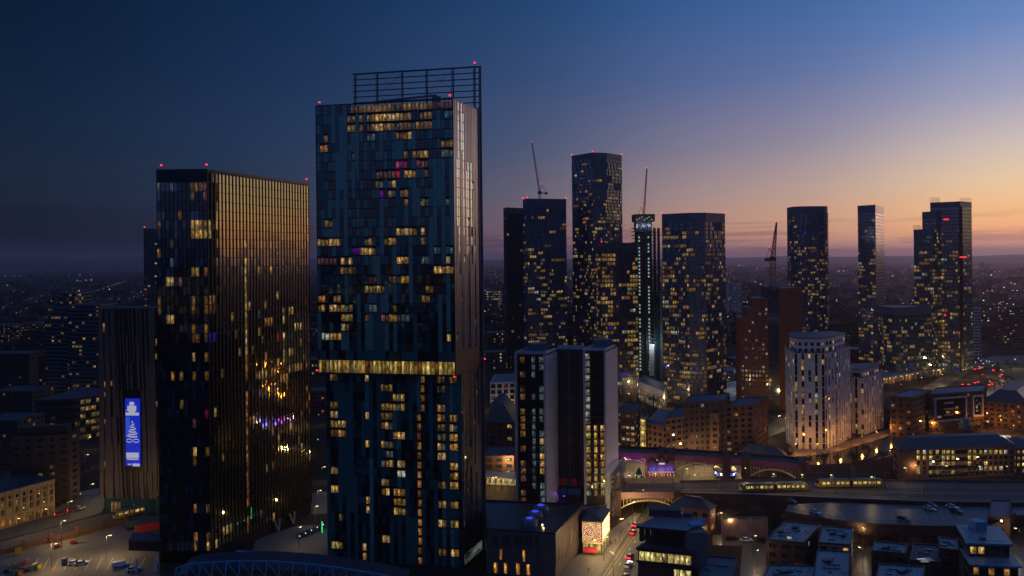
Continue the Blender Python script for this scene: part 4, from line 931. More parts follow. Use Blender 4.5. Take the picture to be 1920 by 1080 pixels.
# ------------------------------------------------------------------ the white finned apartment building and its wing
def fin_block(name, label, pts, z1, zt, seed, tier):
    t = thing(name, label, 'building', tuple(pts[1])+(0,))
    poly = [V2(p) for p in pts]; mb = MB(); mb.prism(inset(poly, .2), 0, z1, 0, 1); mb.build('core', [CHAR, ROOFF], t)
    ti = inset(poly, tier); mb = MB(); mb.prism(ti, z1+.02, zt, 0, 1); mb.build('penthouse', [WHITEP, ROOFD], t)
    eav = inset(poly, tier-.8); mb = MB(); mb.prism(eav, zt+.02, zt+.5, 0, 0); mb.build('penthouse_roof', SLATE, t)
    r = random.Random(seed); g, li = MB(), MB(); fh = 3.0; nf = int(z1/fh); fh = z1/nf
    for wl_ in poly_walls(poly):
        if wl_.n.dot(V2(wl_.pt(wl_.L/2, 0))) > 0: continue
        nb_ = max(2, int(round(wl_.L/1.75))); cw = wl_.L/nb_
        for k in range(nb_):
            solid = (k % 2 == 1)
            for f in range(nf):
                a, b = f*fh+.25, (f+1)*fh-.15
                sol = solid if (f//2) % 2 == 0 else (k % 2 == 1 if k % 4 else k % 3 == 1)
                if sol: wl_.piece('white_panel', WHITEP, t, k*cw+.1, (k+1)*cw-.1, f*fh+.1, (f+1)*fh-.02, -.2, .06) if (f % 2 == 0) and False else g.face([wl_.pt(k*cw+.08, f*fh+.06, .07), wl_.pt((k+1)*cw-.08, f*fh+.06, .07), wl_.pt((k+1)*cw-.08, (f+1)*fh-.06, .07), wl_.pt(k*cw+.08, (f+1)*fh-.06, .07)], 1)
                elif r.random() < .32: li.face([wl_.pt(k*cw+.2, a, .02), wl_.pt((k+1)*cw-.2, a, .02), wl_.pt((k+1)*cw-.2, b, .02), wl_.pt(k*cw+.2, b, .02)], 0, tuple(wcol(r.choice('yyyydow'), .7)[:3])+(1, r.random()))
                else: wl_.pane(g, k*cw+.15, (k+1)*cw-.15, a, b, .02, 0, None, .006)
        for k in range(nb_+1): wl_.piece('fin', WHITEP, t, max(0, k*cw-.16), min(wl_.L, k*cw+.16), 0, z1+1.0, -.1, .26)
        for f in range(1, nf+1, 2): wl_.piece('floor_band', WHITEP, t, 0, wl_.L, f*fh-.14, f*fh+.16, -.1, .20)
        for k in range(nb_):
            if k % 3 == 2: continue
    for wl_ in poly_walls(ti):
        if wl_.n.dot(V2(wl_.pt(wl_.L/2, 0))) > 0: continue
        nb_ = max(1, int(wl_.L/3.2)); cw = wl_.L/nb_
        for f in range(int((zt-z1)/3.2)):
            for k in range(nb_):
                a = z1+f*3.3+.6; c = wcol('y', .8)
                if r.random() < .4: wl_.piece('lit_window', LIT_O, t, k*cw+.8, (k+1)*cw-.8, a, a+1.9, .0, .05, c)
                else: wl_.piece('window', G_DARK, t, k*cw+.8, (k+1)*cw-.8, a, a+1.9, .0, .05)
    for wl_ in poly_walls(poly): wl_.piece('terrace_rail', G_DARK, t, .2, wl_.L-.2, z1+.05, z1+1.1, -.12, -.05)
    g.build('facade_infill', [G_DARK, WHITEP], t, 'stuff'); li.build('lit_glazing', LIT_A, t, 'stuff')
    return t
zW = 52.0
pW = roofpts(zW, (1474, 657), (1489, 663), (1546, 663), (1568, 659), (1593, 652)); pW += [pW[4]+Vector((-3, 14)), pW[0]+Vector((6, 16))]
fin_block('white_apartment_tower', 'white finned apartment building with rounded front beside the canal', pW, zW, 60, 171, 2.2)
zX = 33.0
pX = roofpts(zX, (1591, 707), (1620, 710), (1655, 700), (1668, 703)); pX = [pX[0], pX[1], pX[2]]; pX += [pX[2]+Vector((6, 14)), pX[0]+Vector((4, 18))]
fin_block('white_apartment_block', 'lower white finned wing standing right of the white apartment tower', pX, zX, 37.5, 175, 2.0)

# ------------------------------------------------------------------ brick flats and other mid-ground buildings
AP = 'brick flats'
block('brick_flats', 'brick flats with a blue mono-pitch roof beside the lit stair tower', quad(19, (1214, 793), (1252, 800), (1270, 775)), 19, BRICK, mat('blue_roof', (.05, .075, .13), .45, noise=(.2, .3)), 201, lit=.10, bay=3, hip=(1.4, .8))
block('brick_flats', 'taller brick flats with lit balconies behind the pub', quad(24, (1248, 787), (1318, 778), (1330, 758)), 24, BRICK, MATS['blue_roof'], 202, lit=.22, bay=3.2, ww=.6, codes='yyyo')
block('brick_flats', 'orange-lit brick flats with a plain gable wall', quad(25, (1319, 775), (1347, 777), (1368, 757)), 25, BRICK, MATS['blue_roof'], 203, lit=.12, bay=3.2)
block('brick_flats', 'brick flats with a grey top storey beside the rust tower', quad(27, (1360, 762), (1412, 760), (1440, 745)), 27, BRICK, MATS['blue_roof'], 204, lit=.16, bay=3.4, codes='yyyo')
block('brick_flats', 'dark brick flats rising behind the others with a red stair core', quad(31, (1282, 757), (1360, 752), (1368, 738)), 31, BRICKD, MATS['blue_roof'], 205, lit=.04)
block('brick_office', 'brick office with bright window bands right of the grey hotel', quad(22, (1156, 772), (1190, 776), (1206, 757)), 22, BRICKD, ROOFD, 206, lit=.45, bay=2.4, ww=.75, wh=.45, codes='yyw')
st_ = quad(22, (1200, 783), (1211, 785), (1216, 778))
t_ = block('stair_tower', 'slim stair tower glowing yellow from top to bottom', st_, 22, STONE, ROOFD, 207, lit=0, bay=9)
w__ = Wall(st_[0], st_[1])
for k in range(7): w__.piece('lit_pane', LIT_O, t_, .4, w__.L-.4, .6+k*3, 3.3+k*3, .06, .2, wcol('Y', .9))
t_ = block('lit_podium', 'long pale podium with a lit glass front below the construction tower', quad(13, (1196, 716), (1243, 735), (1252, 722)), 13, GREYP, ROOFD, 208, fh=4.3, bay=1.6, ww=.9, wh=.8, lit=.95, bright=.55, codes='ydw', skip_top=1)
block('white_office', 'white office with deep window bays left of the grey hotel', quad(26, (919, 719), (966, 717), (972, 702)), 26, WHITEP, ROOFF, 209, fh=3.6, bay=3.3, ww=.62, wh=.6, lit=.4, codes='ydwk')
block('dark_chapel', 'dark brick hall with a steep black roof left of the grey hotel', quad(14, (914, 790), (964, 794), (966, 762)), 14, BRICKD, SLATE, 210, lit=.08, hip=(9, 6), bay=4)
block('brick_shop', 'small brick shop with a lit sign band beside the slab tower', quad(9, (908, 857), (964, 856), (968, 838)), 9, BRICK, ROOFD, 211, lit=.25, bay=4, codes='oyw')
block('brick_flats', 'brick flats left of the white-framed building', quad(23, (1668, 744), (1710, 746), (1748, 733)), 23, BRICKD, ROOFF, 212, lit=.08, bay=3.2)
zf = 22.0; pf = quad(zf, (1742, 741), (1842, 734), (1850, 722)); t_ = block('framed_building', 'brick building with two white-framed glass bays facing the canal', pf, zf, BRICKD, ROOFF, 213, lit=.05, bay=3)
wl_ = Wall(pf[0], pf[1]); FRW = mat('dull_white_frame', (.36, .34, .37), .6, noise=(.4, .15))
for nm, x0, y0, x1, y1 in (('white_bay', 1750, 746, 1810, 786), ('white_bay', 1821, 741, 1841, 779)):
    s0, z1 = wl_.hit(x0, y0); s1, z0 = wl_.hit(x1, y1)
    for a, b, c, d in ((s0, s1, z1-.9, z1), (s0, s1, z0, z0+.9), (s0, s0+.8, z0+.9, z1-.9), (s1-.8, s1, z0+.9, z1-.9)): wl_.piece('bay_frame', FRW, t_, a, b, c, d, .05, 1.3)
    wl_.piece('bay_glass', G_DARK, t_, s0+.8, s1-.8, z0+.9, z1-.9, .2, .45)
    for k in range(1, 4): wl_.piece('bay_slab', FRW, t_, s0+.8+(s1-s0)*.26, s1-.8-(s1-s0)*.38, z0+(z1-z0)*k/4-.3, z0+(z1-z0)*k/4+.5, .45, .9)
    for k in range(3): wl_.piece('lit_window', LIT_O, t_, s0+(s1-s0)*(.1+.28*k), s0+(s1-s0)*(.22+.28*k), z0+2+k*2.4, z0+3.4+k*2.4, .46, .6, wcol(random.choice('yow'), .7))
block('hip_warehouse', 'dark hipped brick warehouse at the right edge behind the canal', quad(15, (1842, 752), (1930, 760), (1960, 735)), 15, BRICKD, SLATE, 214, lit=.10, hip=(7, 7), codes='oyo', bay=3)
# the canal warehouse with rows of lit windows
zc2 = 14.0; pc = roofpts(zc2, (1686, 845), (1903, 836)); dd = Vector((6, 16)); pc = pc+[pc[1]+dd, pc[0]+dd]
wh = block('canal_warehouse', 'long brick canal warehouse with rows of brightly lit square windows', pc, zc2, BRICK, SLATE, 215, lit=0, bay=999, hip=(4.2, 5.5))
wl_ = Wall(pc[0], pc[1])
rows = {242: [680, 722, 762, 808, 850, 882, 915, 1025, 1058, 1103, 1133, 1168, 1203, 1237, 1270], 280: [680, 725, 768, 850, 882, 915, 1025, 1060], 318: [770, 850, 883, 915, 1025, 1135], 352: [683, 1100, 1135, 1170, 1205, 1240], 376: [683, 760, 800, 915]}
allx = [680, 722, 764, 808, 850, 882, 915, 1025, 1060, 1103, 1135, 1168, 1203, 1238, 1270, 1310]
for y, xs_ in rows.items():
    for x in allx:
        s0, z1 = wl_.hit(1530+x/3.6, 780+(y-12)/3.6); s1, z0 = wl_.hit(1530+(x+21)/3.6, 780+(y+13)/3.6)
        l_ = any(abs(x-q) < 12 for q in xs_)
        w_o = wl_.piece('lit_window' if l_ else 'window', LIT_O if l_ else G_DARK, wh, s0, s1, z0, z1, .0, .05, wcol(random.choice('YYYwY'), 1.15) if l_ else None)
        adopt(w_o, wl_.piece('window_sill', STONE, wh, s0-.1, s1+.1, z0-.2, z0-.02, .0, .16),
            wl_.piece('glazing_bar', BRICKD, wh, (s0+s1)/2-.06, (s0+s1)/2+.06, z0, z1, .052, .09), wl_.piece('glazing_bar', BRICKD, wh, s0, s1, (z0+z1)/2-.05, (z0+z1)/2+.05, .09, .12))
sk = [(862, 153, 'Y'), (930, 153, 'Y'), (998, 151, 'y'), (1030, 152, 'y'), (1075, 151, 'y'), (1105, 146, 'Y'), (1175, 143, 'y'), (1243, 142, 'w'), (1268, 172, 'w'), (1300, 172, 'w')]
for x, y, c in sk:
    q = at(1530+x/3.6, 780+y/3.6, 331); mb = MB(); mb.box(q.x, q.y, zc2+2.6, 1.3, 1.3, 1.1, .1); l_ = mb.build('roof_light', LIT_O, wh); l_.color = wcol(c, 1.6)
block('brick_annexe', 'brick annexe with lit windows at the right edge beside the canal warehouse', roofpts(12, (1905, 842), (1960, 839))+[V2(on(1960, 839, 12))+dd, V2(on(1905, 842, 12))+dd], 12, BRICK, SLATE, 216, lit=.75, bay=2.6, single=True, bright=1.3, hip=(3, 5), codes='Yyy')
# cupola tower
q = on(1810, 832, 0); cu = thing('cupola_tower', 'round brick tower with a green copper cupola by the towpath', 'tower', (q.x, q.y, 0))
mb = MB(); mb.lathe(q.x, q.y, [(3.2, 0), (3.2, 7.5), (3.7, 7.6), (3.7, 8.3)], 16); mb.build('shaft', BRICKD, cu)
COP = mat('copper_green', (.10, .19, .17), .5, noise=(.6, .2)); mb = MB(); mb.lathe(q.x, q.y, [(2.8, 8.3), (2.8, 10.6), (3.5, 10.7), (3.3, 11.2), (1.9, 11.4), (1.9, 13.6), (2.1, 13.7), (1.2, 14.3), (.1, 14.6)], 16); mb.build('cupola', COP, cu)
# campanile
q = on(1421, 832, 0); cm = thing('campanile', 'slim dark brick bell tower with a pointed slate spire', 'tower', (q.x, q.y, 0))
mb = MB(); mb.box(q.x, q.y, 0, 5, 5, 14, .15); mb.box(q.x, q.y, 14.01, 5.8, 5.8, .7, .15); mb.build('shaft', BRICKD, cm)
mb = MB(); c_ = [V2(q)+Vector((cos(.15+pi/4+k*pi/2), sin(.15+pi/4+k*pi/2)))*3.0 for k in range(4)]; mb.prism(c_, 14.72, 21.5, 0, 0, top=[V2(q)+(p-V2(q))*.04 for p in c_]); mb.build('spire', SLATE, cm)
mb = MB(); mb.box(q.x-.3, q.y-2.52, 9.5, .8, .2, 2.2, .15); l_ = mb.build('lit_slit', LIT_O, cm); l_.color = wcol('y', .7)
# dark station hall with a row of small lit windows
ps = roofpts(7, (1388, 848), (1478, 862)); ps += [ps[1]+Vector((3, 12)), ps[0]+Vector((3, 12))]
sh = block('station_hall', 'long black-roofed hall with five small lit windows beside the railway', ps, 7, BRICKD, SLATE, 217, lit=0, bay=999, hip=(4, 5))
wl_ = Wall(ps[0], ps[1])
for k in range(5):
    s_ = wl_.L*(.26+k*.145)
    for j in range(3): wl_.piece('lit_window', LIT_O, sh, s_+j*.55, s_+j*.55+.42, 3.9, 5.6-(j != 1)*.4, .02, .08, wcol('Y', .9))
for i, (x, y, wd, dp, h_, m_) in enumerate([(1000, 735, 30, 18, 14, BRICKD), (1060, 728, 26, 20, 18, BRICKD), (925, 690, 34, 18, 16, CONC_D), (1368, 712, 18, 16, 9, CONC_D), (1560, 712, 24, 18, 15, BRICKD), (1600, 735, 20, 14, 10, BRICK), (945, 650, 40, 20, 18, BRICKD),
        (1395, 690, 30, 18, 10, CONC_D), (1590, 680, 30, 20, 14, BRICKD), (1850, 790, 26, 14, 10, BRICKD), (1700, 790, 24, 12, 8, BRICKD), (600, 700, 34, 18, 14, CONC_D), (595, 640, 40, 22, 16, BRICKD), (598, 770, 26, 18, 15, BRICKD), (1905, 770, 30, 12, 9, BRICKD)]):
    q = on(x, y, 0); a = .12*(i % 4)-.1; u, v = Vector((cos(a), sin(a)))*wd/2, Vector((-sin(a), cos(a)))*dp/2; c_ = V2(q)
    block('low_block', 'low dark brick block half hidden among the towers and flats', [c_-u-v, c_+u-v, c_+u+v, c_-u+v], h_, m_, ROOFD, 300+i, lit=.16, bay=3, codes='yyoc')['group'] = 'low blocks among the towers'
for i, (x, y, z_, wpx, lab, m_) in enumerate([(1381, 532, 46, 18, 'white high-rise slab of flats far away beside the broad dark tower', WHITEP), (1364, 534, 45, 8, 'narrow white high-rise just left of the far white slab', WHITEP), (1830, 578, 42, 18, 'pale slab block standing right behind the stepped tower', GREYP), (1905, 575, 40, 46, 'brown block of flats at the far right edge', BRICK), (282, 430, 134, 26, 'grey banded hotel tower with a red lamp behind the finned tower', CONC_D), (925, 545, 26, 26, 'far office building with every window lit white', CONC_D)]):
    d_ = {0: 1250, 1: 1270, 2: 700, 3: 760, 4: 640, 5: 1500}[i]; z_ = ztop(x, y, d_); c_ = V2(at(x, y, d_)); u = Vector((wpx*d_/F/2, 0)); v = Vector((2, 12))
    block('far_block', lab, [c_-u, c_+u, c_+u+v, c_-u+v], z_, m_, ROOFD, 400+i, lit=(.06, .06, .05, .15, .10, .85)[i], bay=3 if i < 5 else 5, codes='yyw' if i < 5 else 'wy', ww=.7, wh=.45, cat='building' if i != 4 else 'tower', fh=3 if i < 5 else 5)
red_light(bpy.data.objects['far_block.004'], Vector(tuple(V2(at(271, 430, 640)))+(ztop(282, 430, 640)+2,)), 1.3)

# ------------------------------------------------------------------ the unfinished grey hotel of two linked slabs
zH = 68.0
HF = roofpts(zH, (965, 663), (1022, 663), (1044.5, 654)); HS = roofpts(zH, (1093, 657), (1135, 656.5), (1157, 646.5))
ht = thing('grey_hotel', 'grey-clad hotel of two slabs joined by a dark recess, still under construction', 'hotel', tuple(HF[1])+(0,))
def slab(pts, z1):
    p = pts+[pts[0]+pts[2]-pts[1]]; mb = MB(); mb.prism(inset(p, .25), 6, z1, 0, 1); mb.build('slab', [BLACKM, ROOFF], ht)
    for wl_ in poly_walls(p): wl_.piece('parapet', GREYP, ht, 0, wl_.L-.3, z1-.2, z1+.7, -.3, .08)
    return [Wall(p[i], p[(i+1) % 4]) for i in range(4)]
h1, h2 = slab(HF, zH), slab(HS, zH)
nfl = 20; fh = 58/nfl
for hw in (h1, h2):
    w_ = hw[1]
    for f in range(nfl):
        for k in range(3): w_.piece('cladding_panel', GREYP, ht, k*w_.L/3+.04, (k+1)*w_.L/3-.04, 9+f*fh+.06, 9+(f+1)*fh-.06, -.2, .12)
    w_.piece('base_panel', GREYP, ht, 0, w_.L, .2, 8.9, -.2, .08)
    hw[0].piece('edge_pier', GREYP, ht, -.1, .9, 6, zH+.4, -.2, .3); hw[0].piece('edge_pier', GREYP, ht, hw[0].L-.7, hw[0].L+.1, 6, zH+.4, -.2, .3)
rh = random.Random(12)
def col_of(wl_, x0, x1, y0f, fn):
    s0, s1 = wl_.hit(x0, y0f)[0], wl_.hit(x1, y0f)[0]
    for f in range(nfl):
        a = 9+f*fh+.35; b = 9+(f+1)*fh-.3; c = fn(f)
        if c: adopt(wl_.piece('lit_window', LIT_O, ht, s0, s1, a, b, -.22, .02, c), wl_.piece('transom', BLACKM, ht, (s0+s1)/2-.05, (s0+s1)/2+.05, a, b, .021, .08))
        else: wl_.piece('window', G_DARK, ht, s0, s1, a, b, -.22, .02)
e5 = 900
col_of(h1[0], 975, 984, 700, lambda f: wcol(rh.choice('ddok'), .75) if rh.random() < .75 else None)
col_of(h1[0], 997, 1003, 700, lambda f: wcol('n', .9) if rh.random() < .7 else None)
col_of(h1[0], 1011, 1019, 700, lambda f: wcol('y', .8) if f in (4, 5, 6, 8) else wcol('n', 1.3) if rh.random() < .6 else None)
col_of(h2[0], 1097, 1106, 700, lambda f: wcol('w', .5) if f > 9 or rh.random() < .3 else wcol('Y', .5))
col_of(h2[0], 1113, 1118.5, 700, lambda f: wcol('y', .95) if f < 10 else None)
col_of(h2[0], 1125, 1132, 700, lambda f: wcol(rh.choice('yyo'), 1) if f < 10 else None)
for f in range(nfl+1):
    for hw in (h1, h2): hw[0].piece('floor_band', BLACKM, ht, .9, hw[0].L-.7, 9+f*fh-.2, 9+f*fh+.18, -.22, .06)
g = MB()
for hw, spans in ((h1[0], ((966, 974), (985, 996), (1004, 1010))), (h2[0], ((1107, 1112.5), (1119, 1124.5)))):
    for x0, x1 in spans:
        s0, s1 = max(.9, hw.hit(x0, 700)[0]), hw.hit(x1, 700)[0]
        for f in range(nfl): hw.pane(g, s0, s1, 9+f*fh+.3, 9+(f+1)*fh-.25, .01, 0, None, .008)
g.build('glazing', G_DARK, ht, 'stuff')
lk = Wall(V2(at(1043, 700, 284)), V2(at(1094, 700, 281)))
lp = [lk.p0, lk.p1, lk.p1+Vector((2, 14)), lk.p0+Vector((2, 14))]
mb = MB(); mb.prism(lp, 6, zH-.3, 0, 1); mb.build('link_block', [CHAR, ROOFF], ht)
for k in range(7): lk.piece('link_panel', CHAR, ht, k*lk.L/7+.05, (k+1)*lk.L/7-.05, 14, zH-.5, .0, .10)
sm = lk.hit(1068, 700)[0]
lk.piece('hoist_mast', STEEL, ht, sm-.35, sm+.35, 8, zH, .3, 1.0)
for k in range(7): lk.piece('mast_tie', STEEL, ht, sm-.9, sm+.9, 12+k*8.6, 14.4+k*8.6, .12, 1.1)
REDP = mat('red_sheeting', (.42, .03, .05), .6, noise=(.4, .25)); BLUP = mat('blue_sheeting', (.02, .07, .16), .5, noise=(.5, .3))
for x in (1089.5,): s_ = lk.hit(x, 700)[0]; lk.piece('hoist_guide', mat('faded_red', (.30, .07, .07), .6), ht, s_-.25, s_+.25, 10, zH, .3, .8)
for a, b in ((1047, 1066), (1068, 1091)):
    s0, s1 = lk.hit(a, 905)[0], lk.hit(b, 905)[0]; lk.piece('red_screen', REDP, ht, s0, s1, 11.6, 14.6, .12, .5)
    mb = MB(); mb.bar(lk.pt(s0, 9.8, 2.2), lk.pt(s1, 9.8, 2.2), 1.7, 0, 12); mb.build('blue_tank', BLUP, ht)
for a in (0, 1): 
    mb = MB(); q = (HF[0].lerp(HF[2], .55) if a == 0 else HS[0].lerp(HS[2], .6))+Vector((0, 4)); mb.box(q.x, q.y, zH+.13, 7, 5, 2.6, .25); mb.build('roof_plant', ROOFF, ht)
    mb = MB(); mb.box(q.x+6, q.y+1, zH+.13, 2.5, 3, 1.4, .25); mb.build('roof_hatch', STEEL, ht)
mb = MB(); mb.prism([HF[0], HF[1], HS[1], HS[2], HF[0]+HF[2]-HF[1]+Vector((0, 6))], .1, 5.95, 0, 1); mb.build('podium', [CONC_D, ROOFD], ht)
for k in range(9): h2[0].piece('site_post', STEEL, ht, k*h2[0].L/8.6, k*h2[0].L/8.6+.2, .2, 6, .1, .3)
mb = MB(); q = lk.pt(3, 7, 1.5); mb.box(q.x, q.y, 7.5, .8, .4, .8); mb.build('violet_work_lamp', VIO_L, ht); point(ht, lk.pt(2, 9, 3.4), 'violet', 350)
# scaffold along the street side
sc = thing('scaffold', 'tall tube scaffold wrapped along the street side of the grey hotel', 'scaffold', (HS[1].x, HS[1].y, 0))
sw = Wall(HS[1]+Vector((1.0, -1.5)), HS[2]+Vector((1.4, 2)))
for k in range(9):
    for d in (.4, 1.6): mb = MB(); mb.bar(sw.pt(k*sw.L/8, 0, d), sw.pt(k*sw.L/8, 19.5, d), .06); mb.build('standard', STEEL, sc)
for z in range(1, 10):
    mb = MB(); sw.rect(mb, 0, sw.L, z*2, z*2+.08, .4, 1.6); mb.build('boarding', mat('scaffold_board', (.24, .17, .12), .8), sc)
    mb = MB(); mb.bar(sw.pt(0, z*2+1, 1.6), sw.pt(sw.L, z*2+1, 1.6), .05); mb.build('guard_rail', STEEL, sc)
for k in range(4): mb = MB(); mb.bar(sw.pt(k*sw.L/4, 0, 1.65), sw.pt((k+1)*sw.L/4, 19, 1.65), .05); mb.build('brace', STEEL, sc)

# ------------------------------------------------------------------ dark venue with three roof cowls
zT = 15.0
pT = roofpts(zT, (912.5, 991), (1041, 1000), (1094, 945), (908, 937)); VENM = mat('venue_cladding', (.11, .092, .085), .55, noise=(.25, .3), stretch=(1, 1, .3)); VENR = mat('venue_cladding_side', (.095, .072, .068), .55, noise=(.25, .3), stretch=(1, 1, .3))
tv = thing('dark_venue', 'dark flat-roofed venue with three blue-lit roof cowls in front of the hotel', 'building', tuple(pT[1])+(0,))
WETR = mat('wet_roof', (.030, .040, .055), .35, noise=(.07, .6), bump=.15)
mb = MB(); mb.prism(pT, 0, zT-.4, 0, 1); mb.build('body', [VENM, WETR], tv)
v0, v1 = Wall(pT[0], pT[1]), Wall(pT[1], pT[2])
for wl_ in poly_walls(pT): wl_.piece('parapet', CHAR, tv, 0, wl_.L-.4, zT-.39, zT+.1, -.4, .05)
for k in range(11): v0.piece('cladding_panel', VENM, tv, k*v0.L/11+.05, (k+1)*v0.L/11-.05, .2, zT-.5, .0, .10)
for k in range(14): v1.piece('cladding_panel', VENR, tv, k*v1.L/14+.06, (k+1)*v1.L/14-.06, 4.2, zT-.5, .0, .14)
for x0, y0, x1, y1 in ((139, 825, 173, 930), (240, 828, 272, 935), (363, 833, 398, 945), (465, 842, 502, 950), (197, 690, 220, 795), (427, 700, 452, 815)):
    a = v0.hit(900+x0/5.333, 900+y0/5.333); b = v0.hit(900+x1/5.333, 900+y1/5.333)
    adopt(v0.piece('lit_window', LIT_O, tv, a[0], b[0], b[1], a[1], .05, .13, (.75, .30, .05, 1)), v0.piece('window_sill', CHAR, tv, a[0]-.1, b[0]+.1, b[1]-.2, b[1]-.02, .1, .3))
for x0, n in ((130, 3), (230, 4), (345, 4), (455, 4), (555, 2)):
    for j in range(n):
        a = v0.hit(900+(x0+j*19)/5.333, 900+532/5.333); b = v0.hit(900+(x0+j*19+11)/5.333, 900+668/5.333); v0.piece('louvre_slot', BLACKM, tv, a[0], b[0], b[1]+.2, a[1]-.6, .1, .16)
for i, (s_, z0, z1, c) in enumerate(((.10, 5, 9, 'd'), (.22, 6, 10, 'd'), (.34, 3, 7, 'd'), (.52, 5, 11, 'o'), (.63, 9, 12, 'r'), (.76, 8.5, 12, 'r'), (.40, 6, 10, 't'), (.9, 5, 9, 'd'))): v1.piece('lit_window', LIT_O, tv, v1.L*s_, v1.L*s_+.5, z0, z1, .1, .17, wcol(c, .6))
for x, y in ((993, 984), (1003.5, 971), (1014, 959)):
    q = on(x, y, zT); cw = MB(); cw.lathe(q.x, q.y, [(2.7, zT-.35), (2.75, zT+1.0), (2.5, zT+1.9), (1.6, zT+2.3)], 20); o_ = cw.build('roof_cowl', mat('cowl_metal', (.10, .14, .20), .35, metal=.2, noise=(.6, .2)), tv)
    cw = MB(); cw.lathe(q.x, q.y, [(1.2, zT+2.31), (1.2, zT+2.36)], 16); cw.build('cowl_lamp', BLUE_D, o_)
for k in range(2): q = on(1017+k*2, 984+k*6, zT); mb = MB(); mb.box(q.x, q.y, zT-.3, .5, .5, .5); mb.build('roof_lamp', WARM_L, tv)

# ------------------------------------------------------------------ corner bar behind a curtain of fairy lights
zx = 11.5; px_ = roofpts(zx, (1092, 977), (1128, 979), (1142, 957)); px_ = px_+[px_[2]+Vector((-6, 3)), px_[0]+Vector((0, 8))]
xb = block('corner_bar', 'corner bar hung with a curtain of warm fairy lights', px_, zx, BRICKD, SLATE, 500, lit=0, bay=99, hip=(2.0, 2.6))
fl_ = MB(); rf = random.Random(9); FAIRY = [glow('fairy_gold', (1, .55, .18), 3.4), glow('fairy_rose', (1, .25, .16), 3.0), glow('fairy_white', (1, .78, .5), 3.6)]
for wl_ in (Wall(px_[0], px_[1]), Wall(px_[1], px_[2])):
    for k in range(int(wl_.L/.28)):
        for j in range(22):
            if rf.random() < .9:
                p = wl_.pt(k*.28+rf.uniform(-.08, .08), 4.6+j*.31+rf.uniform(-.1, .1), .25); fl_.box(p.x, p.y, p.z, .10, .10, .10, 0, rf.choice((0, 0, 1, 2)))
    for k in range(int(wl_.L/2.2)): wl_.piece('lit_shopfront', LIT_O, xb, k*2.2+.2, k*2.2+2.0, .4, 3.7, .05, .15, wcol('Y', .8))
    wl_.piece('fascia', CREAM, xb, 0, wl_.L, 3.75, 4.4, .05, .35)
fl_.build('fairy_light_curtain', FAIRY, xb, 'stuff')
wl_ = Wall(px_[0], px_[1]); mb = MB(); mb.face([wl_.pt(.4, 2.6, .3), wl_.pt(5, 2.6, .3), wl_.pt(5, 1.6, 2.2), wl_.pt(.4, 1.6, 2.2)]); mb.face([wl_.pt(.4, 1.6, 2.2), wl_.pt(5, 1.6, 2.2), wl_.pt(5, 1.2, 2.2), wl_.pt(.4, 1.2, 2.2)]); mb.build('awning', REDP, xb)
point(xb, wl_.pt(wl_.L*.6, 3, 4.5), 'warm', 500); point(xb, Wall(px_[1], px_[2]).pt(5, 3, 4.0), 'warm', 500)

# ------------------------------------------------------------------ modern office with a roof terrace, bottom right of the street
zo = 21.0; po = roofpts(zo, (1197, 986), (1287, 994), (1326, 972)); po += [po[0]+po[2]-po[1]]
of = thing('modern_office', 'modern office with a dark roof terrace and a lit ribbon window by the street', 'building', tuple(po[1])+(0,))
mb = MB(); mb.prism(inset(po, -.4), zo-.6, zo, 0, 1); mb.build('roof_slab', [CHAR, ROOFF], of)
ip = inset(po, 2.2); mb = MB(); mb.prism(ip, 15.2, zo-.62, 0, 0); mb.build('top_storey', BLACKM, of)
p2 = [p for p in po]; lo_ = Wall(po[0], po[1]); fr0, fr1 = lo_.p0-lo_.n*-2.2-lo_.u*.6, lo_.p1-lo_.n*-2.2+lo_.u*2.2
lp = [fr0, fr1, po[2], po[3]]
mb = MB(); mb.prism(lp, 14.4, 15.1, 0, 1); mb.build('terrace_slab', [CHAR, ROOFD], of)
mb = MB(); mb.prism(inset(lp, .3), 0, 14.38, 0, 0); mb.build('body', mat('maroon_brick', (.10, .035, .035), .8, noise=(.4, .3), bump=.2), of)
wl_ = Wall(lp[0], lp[1])
for k in range(9): 
    wl_.piece('lit_window', LIT_O, of, .8+k*(wl_.L-1.6)/9+.1, .8+(k+1)*(wl_.L-1.6)/9-.1, 11.2, 13.9, -.28, -.2, (.75, .60, .20, 1) if k != 4 else (.3, .25, .1, 1))
    if k > 5:
        for z in (6.6, 1.8): wl_.piece('lit_window', LIT_O, of, .8+k*(wl_.L-1.6)/9+.1, .8+(k+1)*(wl_.L-1.6)/9-.1, z, z+2.8, -.28, -.2, (.70, .58, .20, 1))
wl_.piece('sill_band', CHAR, of, 0, wl_.L, 10.6, 11.1, -.3, .05)
for z in (6, 9.5, 4.9): wl_.piece('floor_band', CHAR, of, wl_.L*.66, wl_.L, z, z+.4, -.3, .02)
w2_ = Wall(po[0], po[1])
for k in range(8): w2_.piece('terrace_pane', G_DARK, of, k*w2_.L/8+.1, (k+1)*w2_.L/8-.1, 15.5, zo-.8, -2.1, -1.9)
q = V2(on(1305, 990, zo)); mb = MB(); mb.box(q.x-.5, q.y+1.0, 8, 6.4, 6, 12.3, .12); mb.build('stair_core', mat('warm_grey_render', (.15, .14, .155), .7, noise=(.4, .2)), of)
q = V2(on(1246, 965, zo)); mb = MB(); mb.box(q.x, q.y, zo+.02, 10.5, 4, 2.2, -.15); mb.build('roof_plant', ROOFD, of); mb = MB(); mb.box(q.x+7, q.y-1, zo+.02, 3, 3, 1.2, -.15); mb.build('roof_plant', STEEL, of)
